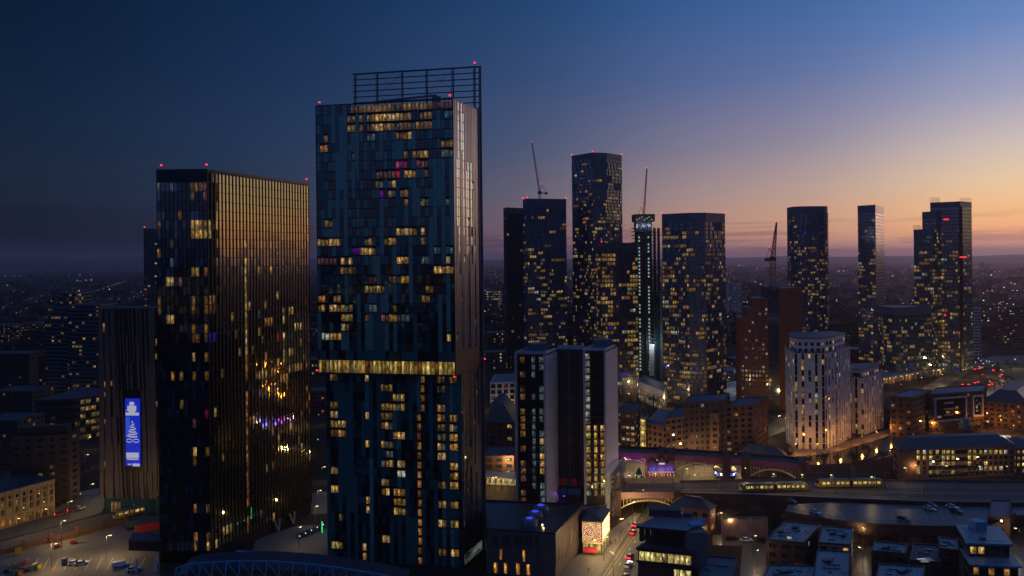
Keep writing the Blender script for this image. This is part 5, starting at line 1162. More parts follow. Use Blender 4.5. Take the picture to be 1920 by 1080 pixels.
for x, y in ((1213, 1012), (1222, 1012), (1277, 1013), (1292, 1012)): q = on(x, y, 15.1); mb = MB(); mb.box(q.x, q.y+.6, 15.12, 1.7, 1.4, 1.1, .1); mb.lathe(q.x, q.y+.6, [(.6, 16.24), (.6, 16.35)], 10); mb.build('air_unit', GREYP, of)
mb = MB(); q = V2(on(1305, 984, zo)); mb.box(q.x, q.y, zo+.02, 4.4, 3.4, .5, .12); mb.build('roof_hatch', BLUEST, of)

# ------------------------------------------------------------------ hip-roofed brick house beside the viaduct
hh = roofpts(9, (1259, 948), (1330, 958), (1341, 950)); hh += [hh[0]+hh[2]-hh[1]+Vector((1, 3))]
block('hip_house', 'orange-lit brick house with a dark hipped roof below the viaduct', hh, 9, REDM, SLATE, 520, lit=.45, bay=3.4, hip=(3.6, 4.2), codes='wyy', fh=4.2, single=True)
pr = [on(1354, 1009, 0), on(1440, 1009, 0)]; wl_ = Wall(pr[0], pr[1]); rw = thing('retaining_wall', 'pinkish stained retaining wall behind the parked white car', 'wall', tuple(pr[0]))
for k in range(9): wl_.piece('wall_panel', mat('stained_render', (.24, .15, .14), .8, noise=(.35, .5), bump=.2), rw, k*wl_.L/9+.02, (k+1)*wl_.L/9-.02, 0, 7.0+.2*(k % 3), -.8, 0)
wl_.piece('wall_coping', CONC_D, rw, 0, wl_.L, 7.45, 7.7, -1.0, .1)

# ------------------------------------------------------------------ roofs of the old mill quarter, bottom right
BLR = mat('lead_roof', (.16, .235, .26), .42, noise=(.12, .4), bump=.15)
def mill(label, l, f, r, z, seed, wall=BRICKD, roof=BLR, lit=.12, hip=None, **k):
    t = block('mill_building', label, quad(z, l, f, r), z, wall, roof, seed, lit=lit, bay=3.2, ww=.5, wh=.5, hip=hip, ledge=CHAR, **k)
    q = quad(z, l, f, r); e, v = q[1]-q[0], q[3]-q[0]; rr = random.Random(seed); P_ = lambda a, b: q[0]+e*a+v*b; rz = atan2(e.y, e.x)
    for i in range(1, 7):                       # standing seams, patches, rooflights and a duct
        a, b = P_(i/7, .06), P_(i/7, .94); mb = MB(); mb.bar((a.x, a.y, z+.17), (b.x, b.y, z+.17), .05); mb.build('roof_seam', CHAR, t)
    for i in range(3):
        c = P_(rr.uniform(.15, .85), rr.uniform(.2, .8)); mb = MB(); mb.box(c.x, c.y, z+.125, rr.uniform(1, 3), rr.uniform(1, 2.5), .03, rz); mb.build('roof_patch', ROOFD if rr.random() < .6 else ROOFF, t)
    for i in range(rr.randint(1, 3)):
        c = P_(rr.uniform(.2, .8), rr.uniform(.25, .75)); mb = MB(); mb.box(c.x, c.y, z+.16, 1.6, 1.0, .35, rz); mb.build('rooflight', G_TEAL, t)
    yy = rr.uniform(.2, .8); a, b = P_(.2, yy), P_(rr.uniform(.45, .8), yy); mb = MB(); mb.bar((a.x, a.y, z+.4), (b.x, b.y, z+.4), .2, 0, 6); mb.build('duct', STEEL, t)
    return t
mill('low building with a teal ribbed roof right of the modern office', (1306, 1090), (1372, 1096), (1382, 1048), 10, 531, roof=mat('teal_roof', (.03, .10, .12), .45, noise=(.15, .3)), lit=.1)
mill('long pale-roofed mill with a small lit rooflight beside the alley', (1436, 1013), (1508, 1020), (1540, 985), 9, 532, lit=.1)
mill('pale-roofed mill joined to the long one, with a pink wall', (1534, 1019), (1596, 1024), (1600, 992), 9.5, 533, wall=mat('pink_render', (.26, .16, .15), .8, noise=(.4, .3)), lit=.25)
mill('blue-roofed mill at the bottom edge left of the back lane', (1524, 1090), (1592, 1094), (1594, 1036), 10, 534, lit=.15)
mill('low pale-roofed shed in front of the long mill', (1426, 1092), (1520, 1094), (1532, 1062), 8, 535, lit=.0)
mill('pale flat-roofed mill right of the back lane', (1634, 1034), (1698, 1040), (1702, 1022), 10, 536, lit=.12)
mill('pale-roofed mill at the bottom edge right of the back lane', (1642, 1086), (1732, 1092), (1734, 1064), 9, 537, lit=.1)
mill('dark slate-roofed mill with a big pale rooflight', (1706, 1052), (1765, 1056), (1768, 1024), 9, 538, roof=SLATE, lit=.1)
t_ = mill('narrow mill with one bright window and a blue roof box', (1762, 1030), (1798, 1034), (1794, 1012), 12, 539, lit=.1)
for x, y, z_, sx in ((1490, 992, 9, 1.6), (1462, 1000, 9, 1.2), (1560, 1003, 9.5, 1.4), (1580, 1008, 9.5, 1.0), (1550, 1055, 10, 2.0), (1660, 1030, 10, 1.4), (1690, 1075, 9, 2.0), (1470, 1075, 8, 2.2)):
    q = on(x, y, z_); mb = MB(); mb.box(q.x, q.y, z_+.13, sx, sx*.8, .9, .2); mb.lathe(q.x+sx*.9, q.y, [(.2, z_+.13), (.2, z_+1.2), (.32, z_+1.25), (.32, z_+1.4)], 8)
    o_ = mb.build('roof_vent', STEEL, t_) if False else mb.build('roof_vent_box', STEEL); tag(o_, 'small metal vent box standing on a pale mill roof', 'roof vent', 'vent boxes on the mill roofs')
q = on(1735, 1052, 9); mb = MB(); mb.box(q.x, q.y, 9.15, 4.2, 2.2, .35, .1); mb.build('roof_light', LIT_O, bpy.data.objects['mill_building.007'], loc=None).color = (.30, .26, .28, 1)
q = on(1480, 1010, 9); mb = MB(); mb.box(q.x, q.y, 9.15, 1.2, 1.0, .3, .1); mb.build('roof_light', LIT_O, bpy.data.objects['mill_building.001']).color = (.6, .45, .25, 1)
# two-tier pale-roofed building
def tier_building():
    zu, zl = 20.0, 15.6
    pu = roofpts(zu, (1812, 1018), (1901, 1020.5), (1874, 987), (1792, 983)); plw = roofpts(zl, (1818, 1058), (1918, 1063), (1892, 1030), (1800, 1028))
    t = thing('tiered_office', 'brick office with two stepped pale roofs at the bottom right', 'building', tuple(plw[0])+(0,))
    for p, z0, z1, ins in ((pu, zl+.1, zu, .9), (plw, 0, zl, .9)):
        mb = MB(); mb.prism(p, z1-.5, z1, 0, 1); mb.build('roof_slab', [BLUEST, BLR], t)
        mb = MB(); mb.prism(inset(p, 2.0), z1+.01, z1+.10, 0, 0); mb.build('roof_membrane', BLR, t)
        mb = MB(); mb.prism(inset(p, ins), z0, z1-.51, 0, 0); mb.build('storey', BRICKD, t)
        for wi, wl_ in enumerate(poly_walls(inset(p, ins))):
            if wl_.n.dot(V2(wl_.pt(wl_.L/2, 0))) > 0: continue
            n = int(wl_.L/1.9); cw = wl_.L/n
            for k in range(n):
                for f, za in enumerate((z1-3.2, z1-7.2, z1-11) if z0 < 5 else (z1-3.4,)):
                    l_ = (p is plw and f == 0 and wi == 0 and k % 2 == 0) or (p is pu and wi == 0 and k in (0, 1)) or (f > 0 and random.random() < .1)
                    wl_.piece('lit_window' if l_ else 'window', LIT_O if l_ else G_DARK, t, k*cw+.3, (k+1)*cw-.3, za, za+2.0, .0, .06, wcol('Y' if p is pu else 'o', 1.0) if l_ else None)
    q = on(1833, 992, zu); mb = MB(); mb.box(q.x, q.y, zu+.11, 3.6, 3.2, 2.6, .1); mb.build('roof_plant', BLUEST, t)
    q = on(1842, 1012, zu); mb = MB(); mb.box(q.x, q.y, zu+.11, 1.4, 1.0, .7, .1); mb.build('roof_hatch', STEEL, t)
tier_building()
pb = quad(7, (1852, 983), (1893, 984), (1897, 952)); block('lock_up', 'small mauve-roofed lock-up at the end of the car park', pb, 9.5, BRICKD, mat('mauve_roof', (.13, .10, .14), .6, noise=(.2, .3)), 541, lit=0, bay=9)

# ------------------------------------------------------------------ pub, kiosk, plaza wall
pp_ = [on(1214, 898, 0), on(1266, 898, 0)]; wl_ = Wall(pp_[0], pp_[1])
pub = thing('gabled_pub', 'gabled pub washed in blue and violet light under the railway viaduct', 'pub', tuple(pp_[0]))
mb = MB(); wl_.rect(mb, 0, wl_.L, 0, 7.4, -7, 0); mb.build('wall', BRICK, pub)
for s0, s1 in ((0, wl_.L*.36), (wl_.L*.36, wl_.L*.7), (wl_.L*.7, wl_.L)):
    hgt = 10.6 if s0 > 1 and s1 < wl_.L-1 else 9.2; mb = MB(); m_ = (s0+s1)/2
    A, B_2, C_ = wl_.pt(s0, 7.42, .3), wl_.pt(s1, 7.42, .3), wl_.pt(m_, hgt, .3); A2, B2, C2 = wl_.pt(s0, 7.42, -7), wl_.pt(s1, 7.42, -7), wl_.pt(m_, hgt, -7)
    mb.face([A, B_2, C_], 1); mb.face([B2, A2, C2], 1); mb.face([A, C_, C2, A2], 0); mb.face([B_2, B2, C2, C_], 0); mb.face([A, A2, B2, B_2], 1); mb.build('gable', [SLATE, BRICK], pub)
for k in range(9): wl_.piece('lit_window', LIT_O, pub, .6+k*wl_.L/9.2, .6+k*wl_.L/9.2+.9, 1.0, 2.6, .0, .08, (.75, .25, .10, 1))
for k in range(6): wl_.piece('blue_lamp', BLUE_L, pub, .9+k*wl_.L/6.2, .9+k*wl_.L/6.2+.5, 4.4, 5.0, .05, .3)
for k in range(16): wl_.piece('fairy_lamp', WARM_L, pub, .4+k*wl_.L/16.2, .4+k*wl_.L/16.2+.16, 3.2, 3.36, .05, .25)
wl_.piece('sign_board', glow('pale_sign', (.9, .8, .8), .7), pub, wl_.L*.42, wl_.L*.62, 7.0, 7.7, .32, .45)
for s_ in (.2, .5, .8): point(pub, wl_.pt(wl_.L*s_, 4.6, 1.3), 'blue', 500)
point(pub, wl_.pt(wl_.L*.5, 2.4, 2.0), 'warm', 200)
q = on(1364, 899, 0); ki = thing('round_kiosk', 'round kiosk with white-lit windows and a garland of bulbs', 'kiosk', tuple(q))
mb = MB(); mb.lathe(q.x, q.y+4, [(5, 0), (5, 3.4), (5.6, 3.5), (5.6, 3.9), (3.5, 5.2), (.6, 6.4)], 16); mb.build('body', CHAR, ki)
for k in range(9):
    a = -pi/2+(k-4)*.32; p = Vector((q.x+5.02*cos(a), q.y+4+5.02*sin(a), 2.0)); mb = MB(); mb.box(p.x, p.y, 1.9, 1.0, .12, 1.0, a+pi/2); mb.build('lit_window', WHT_L if k % 2 == 0 else BLUE_L, ki)
for k in range(18):
    a = -pi/2+(k-8.5)*.17; mb = MB(); mb.box(q.x+4.3*cos(a), q.y+4+4.3*sin(a), 4.9+.5*sin(k), .2, .2, .2); mb.build('garland_bulb', WARM_L, ki)
point(ki, (q.x, q.y-3.5, 3), 'cool', 350)
w_ = Wall(on(1165, 907, ZV), on(1275, 906, ZV)); pwl = thing('plaza_wall', 'pale low wall between the plaza and the tram tracks', 'wall', tuple(w_.pt(0, 0)))
for k in range(12): w_.piece('wall_panel', mat('pale_wall', (.34, .27, .19), .8, noise=(.3, .25)), pwl, k*w_.L/12+.03, (k+1)*w_.L/12-.03, .0, 10.4, -.5, -.02)
# tram stop left of the hotel
q0, q1 = on(906, 918, 0), on(966, 921, 0); w_ = Wall(q0, q1); ts = thing('lit_shelter', 'brightly lit open shelter with a flat roof between the slab tower and hotel', 'shelter', tuple(q0))
w_.piece('canopy', CONC, ts, 0, w_.L, 5.6, 6.1, -8, 1); w_.piece('back_wall', mat('tiled_wall', (.5, .46, .38), .6, noise=(.5, .15)), ts, 0, w_.L, 0, 5.5, -8, -7.6)
for k in range(6): w_.piece('post', STEEL, ts, k*w_.L/5.2, k*w_.L/5.2+.25, 0, 5.6, -.4, -.1)
for k in range(5): w_.piece('strip_lamp', WARM_L, ts, .8+k*2.6, 2.4+k*2.6, 5.2, 5.35, -3, -2.7)
for k in range(5): w_.piece('poster', LIT_O, ts, .6+k*2.6, 2.2+k*2.6, 1.0, 3.4, -7.55, -7.4, wcol('YwyYc'[k], .8))
point(ts, w_.pt(3, 4.6, -3.4), 'warm', 900); point(ts, w_.pt(9, 4.6, -3.4), 'warm', 900)

# ------------------------------------------------------------------ left side: the leaning-striped tower with the screen
dA = 285.0; zA1 = ztop(240, 577, dA); zA0 = ztop(190, 937, dA)
aL, aR = V2(at(184.5, 578, dA+2)), V2(at(300, 574, dA)); aw = Wall(aL, aR)
BRN = mat('brown_panel', (.13, .088, .075), .5, noise=(.25, .25), stretch=(1, 1, .2))
ax = thing('striped_tower', 'brown tower with slanting dark slots and a tall blue video screen', 'tower', tuple(aL)+(0,))
ap_ = [aL, aR, aR+Vector((3, 16)), aL+Vector((-3, 16))]
mb = MB(); mb.prism(inset(ap_, .2), zA0, zA1-.3, 0, 1); mb.build('core', [BLACKM, ROOFD], ax)
mb = MB(); mb.prism(inset(ap_, 1.2), 0, zA0-.05, 0, 0); mb.build('glass_foyer', G_TEAL, ax)
for k in range(12): aw.piece('foyer_mullion', STEEL, ax, 1.4+k*2, 1.55+k*2, .1, zA0-.1, -1.25, -1.1)
for k in range(3): aw.piece('lit_window', LIT_O, ax, 4+k*1.5, 5.1+k*1.5, .8, 5, -1.2, -1.12, wcol('d', 1.4))
s0s, z1s = aw.hit(236, 747); s1s, z0s = aw.hit(264, 873)
ra_ = random.Random(21); nseg = 7; segh = (zA1-zA0)/nseg; edges = [0]
slots = [.085, .20, .285, .34, .40, .445, .50, .555, .61, .68, .745, .82, .93]
for q in range(nseg):
    za, zb2 = zA0+q*segh, zA0+(q+1)*segh
    prev = 0.0
    for i, sl in enumerate(slots):
        lean = (q-3)*-.010*(1 if .1 < sl < .9 else 0); c = sl+lean+ra_.uniform(-.012, .012); wdt = ra_.choice((.012, .02, .035)) if not .3 < sl < .62 else ra_.choice((.03, .045))
        e = min(.995, c-wdt/2)
        if e-prev > .008:
            a, b = prev*aw.L, e*aw.L; sh = .10 if .2 < sl < .9 else 0
            mb = MB(); mb.face([aw.pt(a+sh*segh*.35, za, .12), aw.pt(b+sh*segh*.35, za, .12), aw.pt(b, zb2-.05, .12), aw.pt(a, zb2-.05, .12)])
            mb.face([aw.pt(b+sh*segh*.35, za, .12), aw.pt(b+sh*segh*.35, za, -.2), aw.pt(b, zb2-.05, -.2), aw.pt(b, zb2-.05, .12)])
            if not (a < s1s+.3 and b > s0s-.3 and za < z1s and zb2 > z0s): mb.build('brown_panel', BRN, ax)
        prev = c+wdt/2
    for i in range(3):
        if ra_.random() < .55: s_ = ra_.choice((.085, .2, .93))*aw.L; z_ = za+ra_.uniform(.5, segh-3); aw.piece('lit_window', LIT_O, ax, s_-.3, s_+.3, z_, z_+2.2, -.1, .05, wcol('d', 1.5))
Wall(aR, ap_[2]).piece('side_panel', BRN, ax, 0, 16, zA0, zA1, -.2, .05); Wall(ap_[3], aL).piece('side_panel', BRN, ax, 0, 16, zA0, zA1, -.2, .05)
# the screen: blue field, a wrapped parcel, a swirled tree, two blocks of blurred print
SCB = glow('screen_blue', (.006, .02, .42), 1.0); SCW = glow('screen_white', (.34, .36, .46), 1.0); SCB2 = glow('screen_pale_blue', (.03, .07, .5), 1.0)
o_ = aw.piece('video_screen', SCB, ax, s0s, s1s, z0s, z1s, .1, .5); sw_, sh_ = s1s-s0s, z1s-z0s
def S(x, y): return s0s+sw_*(x-1415)/168, z1s-sh_*(y-160)/760
pr_ = MB()
def sq(x0, y0, x1, y1, m=0, d=.52): a = S(x0, y1); b = S(x1, y0); pr_.face([aw.pt(a[0], a[1], d), aw.pt(b[0], a[1], d), aw.pt(b[0], b[1], d), aw.pt(a[0], b[1], d)], m)
sq(1440, 240, 1545, 300); sq(1453, 296, 1530, 316); sq(1418, 316, 1576, 350); sq(1470, 195, 1515, 238); sq(1462, 208, 1524, 226); sq(1424, 285, 1436, 298)
sq(1422, 770, 1570, 830); sq(1430, 836, 1565, 852); sq(1495, 893, 1580, 925); sq(1440, 896, 1480, 910)
for k in range(7):
    y = 420+k*27; hw = 8+k*8.5; cx_ = 1500+(4 if k % 2 else -4); n = 9
    for j in range(n):
        u, v = j/n, (j+1)/n; yo = lambda t: y+sin(t*pi)*12-(10 if k % 2 else -10)*(t-.5)
        a, b = S(cx_-hw+2*hw*u, yo(u)), S(cx_-hw+2*hw*v, yo(v)); th = .30
        pr_.face([aw.pt(a[0], a[1]-th, .52), aw.pt(b[0], b[1]-th, .52), aw.pt(b[0], b[1]+th, .52), aw.pt(a[0], a[1]+th, .52)])
for sgn in (-1, 1):
    P = [S(1500+sgn*(40+36*cos(t)), 636+18*sin(t)) for t in [2*pi*j/14 for j in range(15)]]
    for a, b in zip(P, P[1:]): pr_.face([aw.pt(a[0], a[1]-.2, .52), aw.pt(b[0], b[1]-.12, .52), aw.pt(b[0], b[1]+.2, .52), aw.pt(a[0], a[1]+.2, .52)])
sq(1495, 412, 1505, 430)
sq(1418, 364, 1470, 600, 1, .51)
pr_.build('screen_print', [SCW, SCB2], ax, 'stuff')

# ------------------------------------------------------------------ dark blocks on the left
DKB = mat('dim_brick', (.06, .036, .03), .8, noise=(.4, .3), bump=.2)
pl_ = roofpts(30, (20, 822), (130, 816), (149, 808)); pl_ += [pl_[0]+pl_[2]-pl_[1]]
t_ = block('brown_flats', 'brown brick flats with a set-back grey top storey at the left', pl_, 30, DKB, ROOFD, 601, lit=.07, bay=4.5, ww=.4, codes='oyd', bright=.5)
ti = inset(pl_, 2.0); mb = MB(); mb.prism(ti, 30.15, 34, 0, 1); mb.build('top_storey', [CHAR, ROOFD], t_)
pl_ = roofpts(25, (66, 752), (140, 749), (190, 742)); pl_ += [pl_[2]+Vector((0, 34)), pl_[0]+Vector((0, 34))]
t_ = block('atrium_office', 'office with a curved dark roof and bright open floors beside the striped tower', pl_, 25, CHAR, ROOFD, 602, fh=3.8, bay=2.6, ww=.92, wh=.6, lit=.7, bright=.32, codes='yyYd', litmap=lambda w, f, k: 1 if w == 1 else .15)
zz4 = ztop(110, 577, 520)
def band_block(label, x0, x1, y, d, seed, z_=None):
    z1 = ztop((x0+x1)/2, y, d); p = [V2(at(x0, y, d)), V2(at(x1, y, d-4))]; p += [p[1]+Vector((0, 22)), p[0]+Vector((0, 22))]
    t = block('banded_flats', label, p, z1, mat('teal_render', (.05, .085, .10), .6, noise=(.3, .2)), ROOFD, seed, fh=2.9, bay=2.6, ww=.86, wh=.5, lit=.12, bright=.5, codes='yyo')
    return t
band_block('teal banded block of flats with a lit stair, furthest left', 84, 132, 577, 524, 603); band_block('teal banded flats rising behind the striped tower', 128, 186, 572, 516, 604); band_block('narrow upper storeys above the teal banded flats', 97, 140, 550, 545, 605)
for i, (x0, x1, y, z_, d2, lab, lit_) in enumerate([(-30, 54, 664, 30, 20, 'dark brown block at the left edge behind the flats', .05), (72, 131, 668, 30, 18, 'dark block with one lit stair strip in front of the teal flats', .05), (28, 84, 607, 25, 30, 'far office with a row of lit floors at the left', .5), (-40, 34, 790, 24, 20, 'unlit block at the left edge beside the brown flats', .12), (-30, 30, 610, 25, 30, 'long low lit office at the far left edge', .4), (-20, 60, 735, 18, 22, 'low dark block behind the brown flats', .1)]):
    p = roofpts(z_, (x0, y), (x1, y)); p += [p[1]+Vector((0, d2)), p[0]+Vector((0, d2))]
    t_ = block('dark_block', lab, p, z_, DKB, ROOFD, 610+i, lit=lit_, bay=3, bright=.38, codes='yoydw')
    if i == 1: Wall(p[0], p[1]).piece('lit_stair', LIT_O, t_, 10, 11.6, 3, 27, .05, .12, wcol('d', 1.3))
# the stone arcade block on the street
sA, sB = on(-30, 1003, 0), on(103, 963, 0); w_ = Wall(sA, sB); sp_ = [w_.p0, w_.p1, w_.p1-w_.n*22, w_.p0-w_.n*22]
sb_ = thing('stone_warehouse', 'long sandstone warehouse with arched windows and lit shopfronts at lower left', 'building', tuple(w_.p0)+(0,))
mb = MB(); mb.prism(sp_, 0, 14.2, 0, 1); mb.build('wall', [STONE, ROOFD], sb_)
w_.piece('cornice', STONE, sb_, 0, w_.L, 13.5, 14.6, -.3, .5); w_.piece('string_course', STONE, sb_, 0, w_.L, 4.4, 4.9, -.1, .3)
nb_ = 10; cw = w_.L/nb_
for k in range(nb_):
    w_.piece('pilaster', STONE, sb_, k*cw-.3, k*cw+.3, 4.9, 13.5, 0, .35)
    for z0, z1, wn in ((5.4, 7.6, 'window'), (8.3, 10.4, 'window')):
        l_ = random.random() < .25; w_.piece('lit_window' if l_ else 'window', LIT_O if l_ else G_DARK, sb_, k*cw+.8, (k+1)*cw-.8, z0, z1, .0, .08, wcol('d', .9) if l_ else None)
        w_.piece('window_bar', STONE, sb_, (k+.5)*cw-.08, (k+.5)*cw+.08, z0, z1, .09, .16)
    mb = MB(); c_ = [((k+.5)*cw+cos(a)*(cw/2-.8), 11.2+sin(a)*1.5) for a in [pi*j/8 for j in range(9)]]; mb.face([w_.pt(s_, z_, .09) for s_, z_ in reversed(c_)]); o_ = mb.build('arched_window', LIT_O if k > 6 else G_DARK, sb_)
    if k > 6: o_.color = wcol('d', .6)
    w_.piece('lit_shopfront', LIT_O, sb_, k*cw+.5, (k+1)*cw-.5, .4, 3.8, .0, .1, wcol('d' if k > 5 else 'o', .4 if k > 5 else .6))
for k in (2, 6, 9): point(sb_, w_.pt(k*cw, 5.2, 3.2), 'warm', 45)

# the street, tram bed and yard below it
sheet('street_left', ASPH, [(-60, 1030), (60, 998), (190, 962), (200, 940), (185, 925), (150, 930), (100, 966), (-60, 1008)], .012)
sheet('pavement_left', PAVE, [(-60, 1008), (100, 966), (150, 930), (185, 925), (186, 915), (148, 922), (98, 958), (-60, 999)], .13)
sheet('yard', YARD, [(-80, 1110), (300, 1110), (300, 985), (215, 990), (110, 1015), (-80, 1052)], .015)
sheet('tram_bed', BALL, [(-60, 1050), (110, 1012), (300, 975), (300, 948), (205, 962), (60, 1000), (-60, 1033)], .02)
sheet('forecourt', PAVE, [(470, 1045), (640, 1045), (640, 985), (560, 985), (480, 1010)], .018)
sheet('plaza_road', ASPH, [(575, 965), (625, 962), (625, 920), (578, 925)], .016)
for k in range(12):
    a, b = on(40+k*20, 1068, .024), on(52+k*20, 1046, .024); d = (b-a).normalized(); n = Vector((d.y, -d.x, 0))*.07
    mb = MB(); mb.face([a-n, a+n, b+n, b-n]); mb.build('yard_line', PAINT, kind='structure')
FRUST = mat('old_rust', (.13, .055, .026), .7, noise=(.6, .35)); fA, fB = on(-20, 1046, 0), on(240, 980, 0); fw = Wall(fA, fB); fe = thing('rusty_fence', 'long rusty steel fence with square piers along the tram bed', 'fence', tuple(fA))
for k in range(40): fw.piece('fence_panel', FRUST, fe, k*fw.L/40+.04, (k+1)*fw.L/40-.04, .1, 1.9, -.1, .1)
for k in range(6): fw.piece('fence_pier', FRUST, fe, fw.L*(.02+k*.19), fw.L*(.02+k*.19)+1.2, 0, 3.6, -.5, .5)
# canopy on white columns
cA = roofpts(8, (241, 1014), (303, 1016), (310, 1000)); cA += [cA[0]+cA[2]-cA[1]]; cn = thing('dark_canopy', 'black raised canopy on white columns in front of the finned tower', 'canopy', tuple(cA[0])+(0,))
mb = MB(); mb.prism(cA, 4.6, 8, 0, 1); mb.build('fascia', [BLACKM, ROOFD], cn)
for x, y in ((256, 1073), (292, 1073), (297, 1055)): q = on(x, y, 0); mb = MB(); mb.bar(q, (q.x, q.y, 4.6), .35, 0, 10); mb.build('column', WHITEP, cn)
for k in range(8): Wall(cA[0], cA[1]).piece('handrail_post', STEEL, cn, k*1.5, k*1.5+.1, 8.01, 9.1, -.3, -.2)
# V-shaped legs and hedge by the finned tower
for t0_, lab in ((.60, 'left'), (.76, 'right')):
    q = wb.pt(wb.L*t0_, 0, 1.6); o = thing('splayed_column', 'pale V-shaped column at the foot of the finned tower, the %s one' % lab, 'column', tuple(q))
    for sx in (-1.5, 1.5): mb = MB(); mb.bar(q, wb.pt(wb.L*t0_+sx, 4.4, .7), .4, 0, 6, .55); mb.build('leg', CONC, o)
rg = random.Random(44); hd = MB(); 
for k in range(700):
    t = rg.random(); q = on(560+t*50, 1010-t*22, 0); p = q+Vector((rg.uniform(-1.6, 1.6), rg.uniform(-1.2, 1.2), rg.uniform(0, 1.6))); a = Vector((rg.uniform(-1, 1), rg.uniform(-1, 1), rg.uniform(-1, 1)))*.35; b = a.orthogonal()*.8
    hd.face([p, p+a, p+a+b, p+b])
tag(hd.build('hedge', mat('hedge_leaf', (.035, .055, .018), .8)), 'clipped hedge strung with small blue lights by the forecourt', 'hedge', kind='stuff')
for k in range(5):
    q = on(562+k*11, 1006-k*5.5, 1.7); mb = MB(); mb.bar((q.x, q.y, 0), (q.x, q.y, 1.7), .05); mb.lathe(q.x, q.y, [(.14, 1.7), (.2, 1.85), (.1, 2.05)], 8, 1); tag(mb.build('bollard_light', [STEEL, glow('ice_blue', (.35, .4, 1), 3)], loc=(q.x, q.y, 0)), 'small blue-white garden light on the hedge', 'light', 'garden lights along the hedge')
q = on(604, 1000, 0); gp = thing('green_light_post', 'slim post glowing green beside the hedge', 'light post', tuple(q)); mb = MB(); mb.bar(q, (q.x, q.y, 4.6), .16, 0, 8); mb.build('tube', GRN_L, gp); mb = MB(); mb.box(q.x, q.y, 0, .9, .9, .25); mb.build('base', STEEL, gp)

# ------------------------------------------------------------------ blue arched truss roof at the bottom edge
tr = thing('arched_truss_roof', 'blue steel arched truss over a dark curved roof at the bottom edge', 'roof', (-70, 190, 0))
tp = [(330, 1066), (352, 1058), (400, 1054), (450, 1052), (500, 1052), (550, 1055), (600, 1060), (650, 1067), (700, 1075), (760, 1088)]
A = [at(x, y, 196) for x, y in tp]
P = []
for i in range(len(A)-1):
    for j in range(2): P.append(A[i].lerp(A[i+1], j/2))
P.append(A[-1]); dn = Vector((0, -1.2, -3.9))
for a, b in zip(P, P[1:]):
    mb = MB(); mb.bar(a, b, .30); mb.build('top_chord', BLUEST, tr); mb = MB(); mb.bar(a+dn, b+dn, .26); mb.build('bottom_chord', BLUEST, tr)
for i, a in enumerate(P): 
    mb = MB(); mb.bar(a, a+dn, .17); mb.build('strut', BLUEST, tr)
    if i < len(P)-1: mb = MB(); mb.bar(a if i < 9 else a+dn, P[i+1]+dn if i < 9 else P[i+1], .12); mb.build('diagonal', BLUEST, tr)
for i in range(len(P)-1):
    a, b = P[i], P[i+1]; bk = Vector((0, 9, -1.0)); fr_ = Vector((0, -16, -9))
    mb = MB(); mb.face([a+dn*1.1, b+dn*1.1, b+fr_, a+fr_][::-1]); mb.face([a+dn*.55, b+dn*.55, b+bk, a+bk]); mb.face([a+dn*1.1+Vector((0, 0, -.3)), b+dn*1.1+Vector((0, 0, -.3)), b+fr_+Vector((0, 0, -.3)), a+fr_+Vector((0, 0, -.3))])
    mb.build('roof_sheet', mat('navy_sheeting', (.02, .035, .06), .4, noise=(.3, .3)), tr)
for i in range(3, 9): mb = MB(); a = P[i*2-1] if i*2-1 < len(P) else P[-1]; mb.bar(a+dn, a+Vector((-3, -16, -9)), .2); mb.build('purlin', BLUEST, tr)
q = at(432, 1044, 214); q2 = at(566, 1052, 214); mb = MB(); mb.par(q+Vector((0, 0, -2.6)), q2-q, (0, 5, 0), (0, 0, 2.6)); mb.build('rear_gutter', BLUEST, tr)

# ------------------------------------------------------------------ street lamps
def lamp_proto(kind, hgt, arm):
    hm = {'warm': WARM_L, 'dim': WARM_L, 'sodium': ORNG_L, 'cool': WHT_L}[kind]
    r = thing('street_lamp', 'lamp', 'street lamp'); mb = MB(); mb.bar((0, 0, 0), (0, 0, hgt), .11, 0, 6, .06); mb.build('post', STEEL, r)
    mb = MB(); mb.bar((0, 0, hgt-.05), (arm, 0, hgt+.12), .05, 0, 5); mb.build('arm', STEEL, r)
    mb = MB(); mb.box(arm, 0, hgt, .9, .34, .16, 0, 1); mb.box(arm, 0, hgt-.22, .7, .3, .2, 0, 0); mb.build('lamp_head', [hm, STEEL], r)
    point(r, (arm, 0, hgt-.7), kind); return r
protos = {k: lamp_proto(k, h_, a_) for k, h_, a_ in (('warm', 8.5, 1.3), ('dim', 7.5, 1.2), ('sodium', 6.0, .8), ('cool', 9.5, 1.4))}
used = set()
def lamps(kind, label, group, spots, rz=0, z=0.0, scale=1.0):
    for i, (x, y) in enumerate(spots):
        o = protos[kind] if kind not in used else copy_tree(protos[kind]); used.add(kind)
        o.location = on(x, y, z); o.rotation_euler.z = rz+.4*i; o['label'] = label; o['group'] = group; o.scale = (scale,)*3
lamps('warm', 'street lamp standing on the kerb of the lit main street', 'lamps of the main street', [(1132, 1052), (1162, 1016), (1186, 982), (1205, 958), (1228, 938), (1150, 1085)])
lamps('sodium', 'sodium lamp glowing orange beside the canal', 'orange lamps by the canal', [(1490, 853), (1532, 853), (1575, 845), (1617, 838), (1645, 829), (1673, 821), (1716, 816), (1757, 811), (1791, 806), (1853, 808), (1877, 805), (1900, 816)])
lamps('sodium', 'sodium lamp at the foot of the brick flats', 'orange lamps by the brick flats', [(1240, 850), (1313, 846), (1352, 848), (1290, 848), (1385, 842)])
lamps('warm', 'street lamp on the plaza below the railway viaduct', 'lamps of the plaza', [(1172, 890), (1200, 875), (1300, 890), (1322, 880), (1390, 893), (1240, 885)])
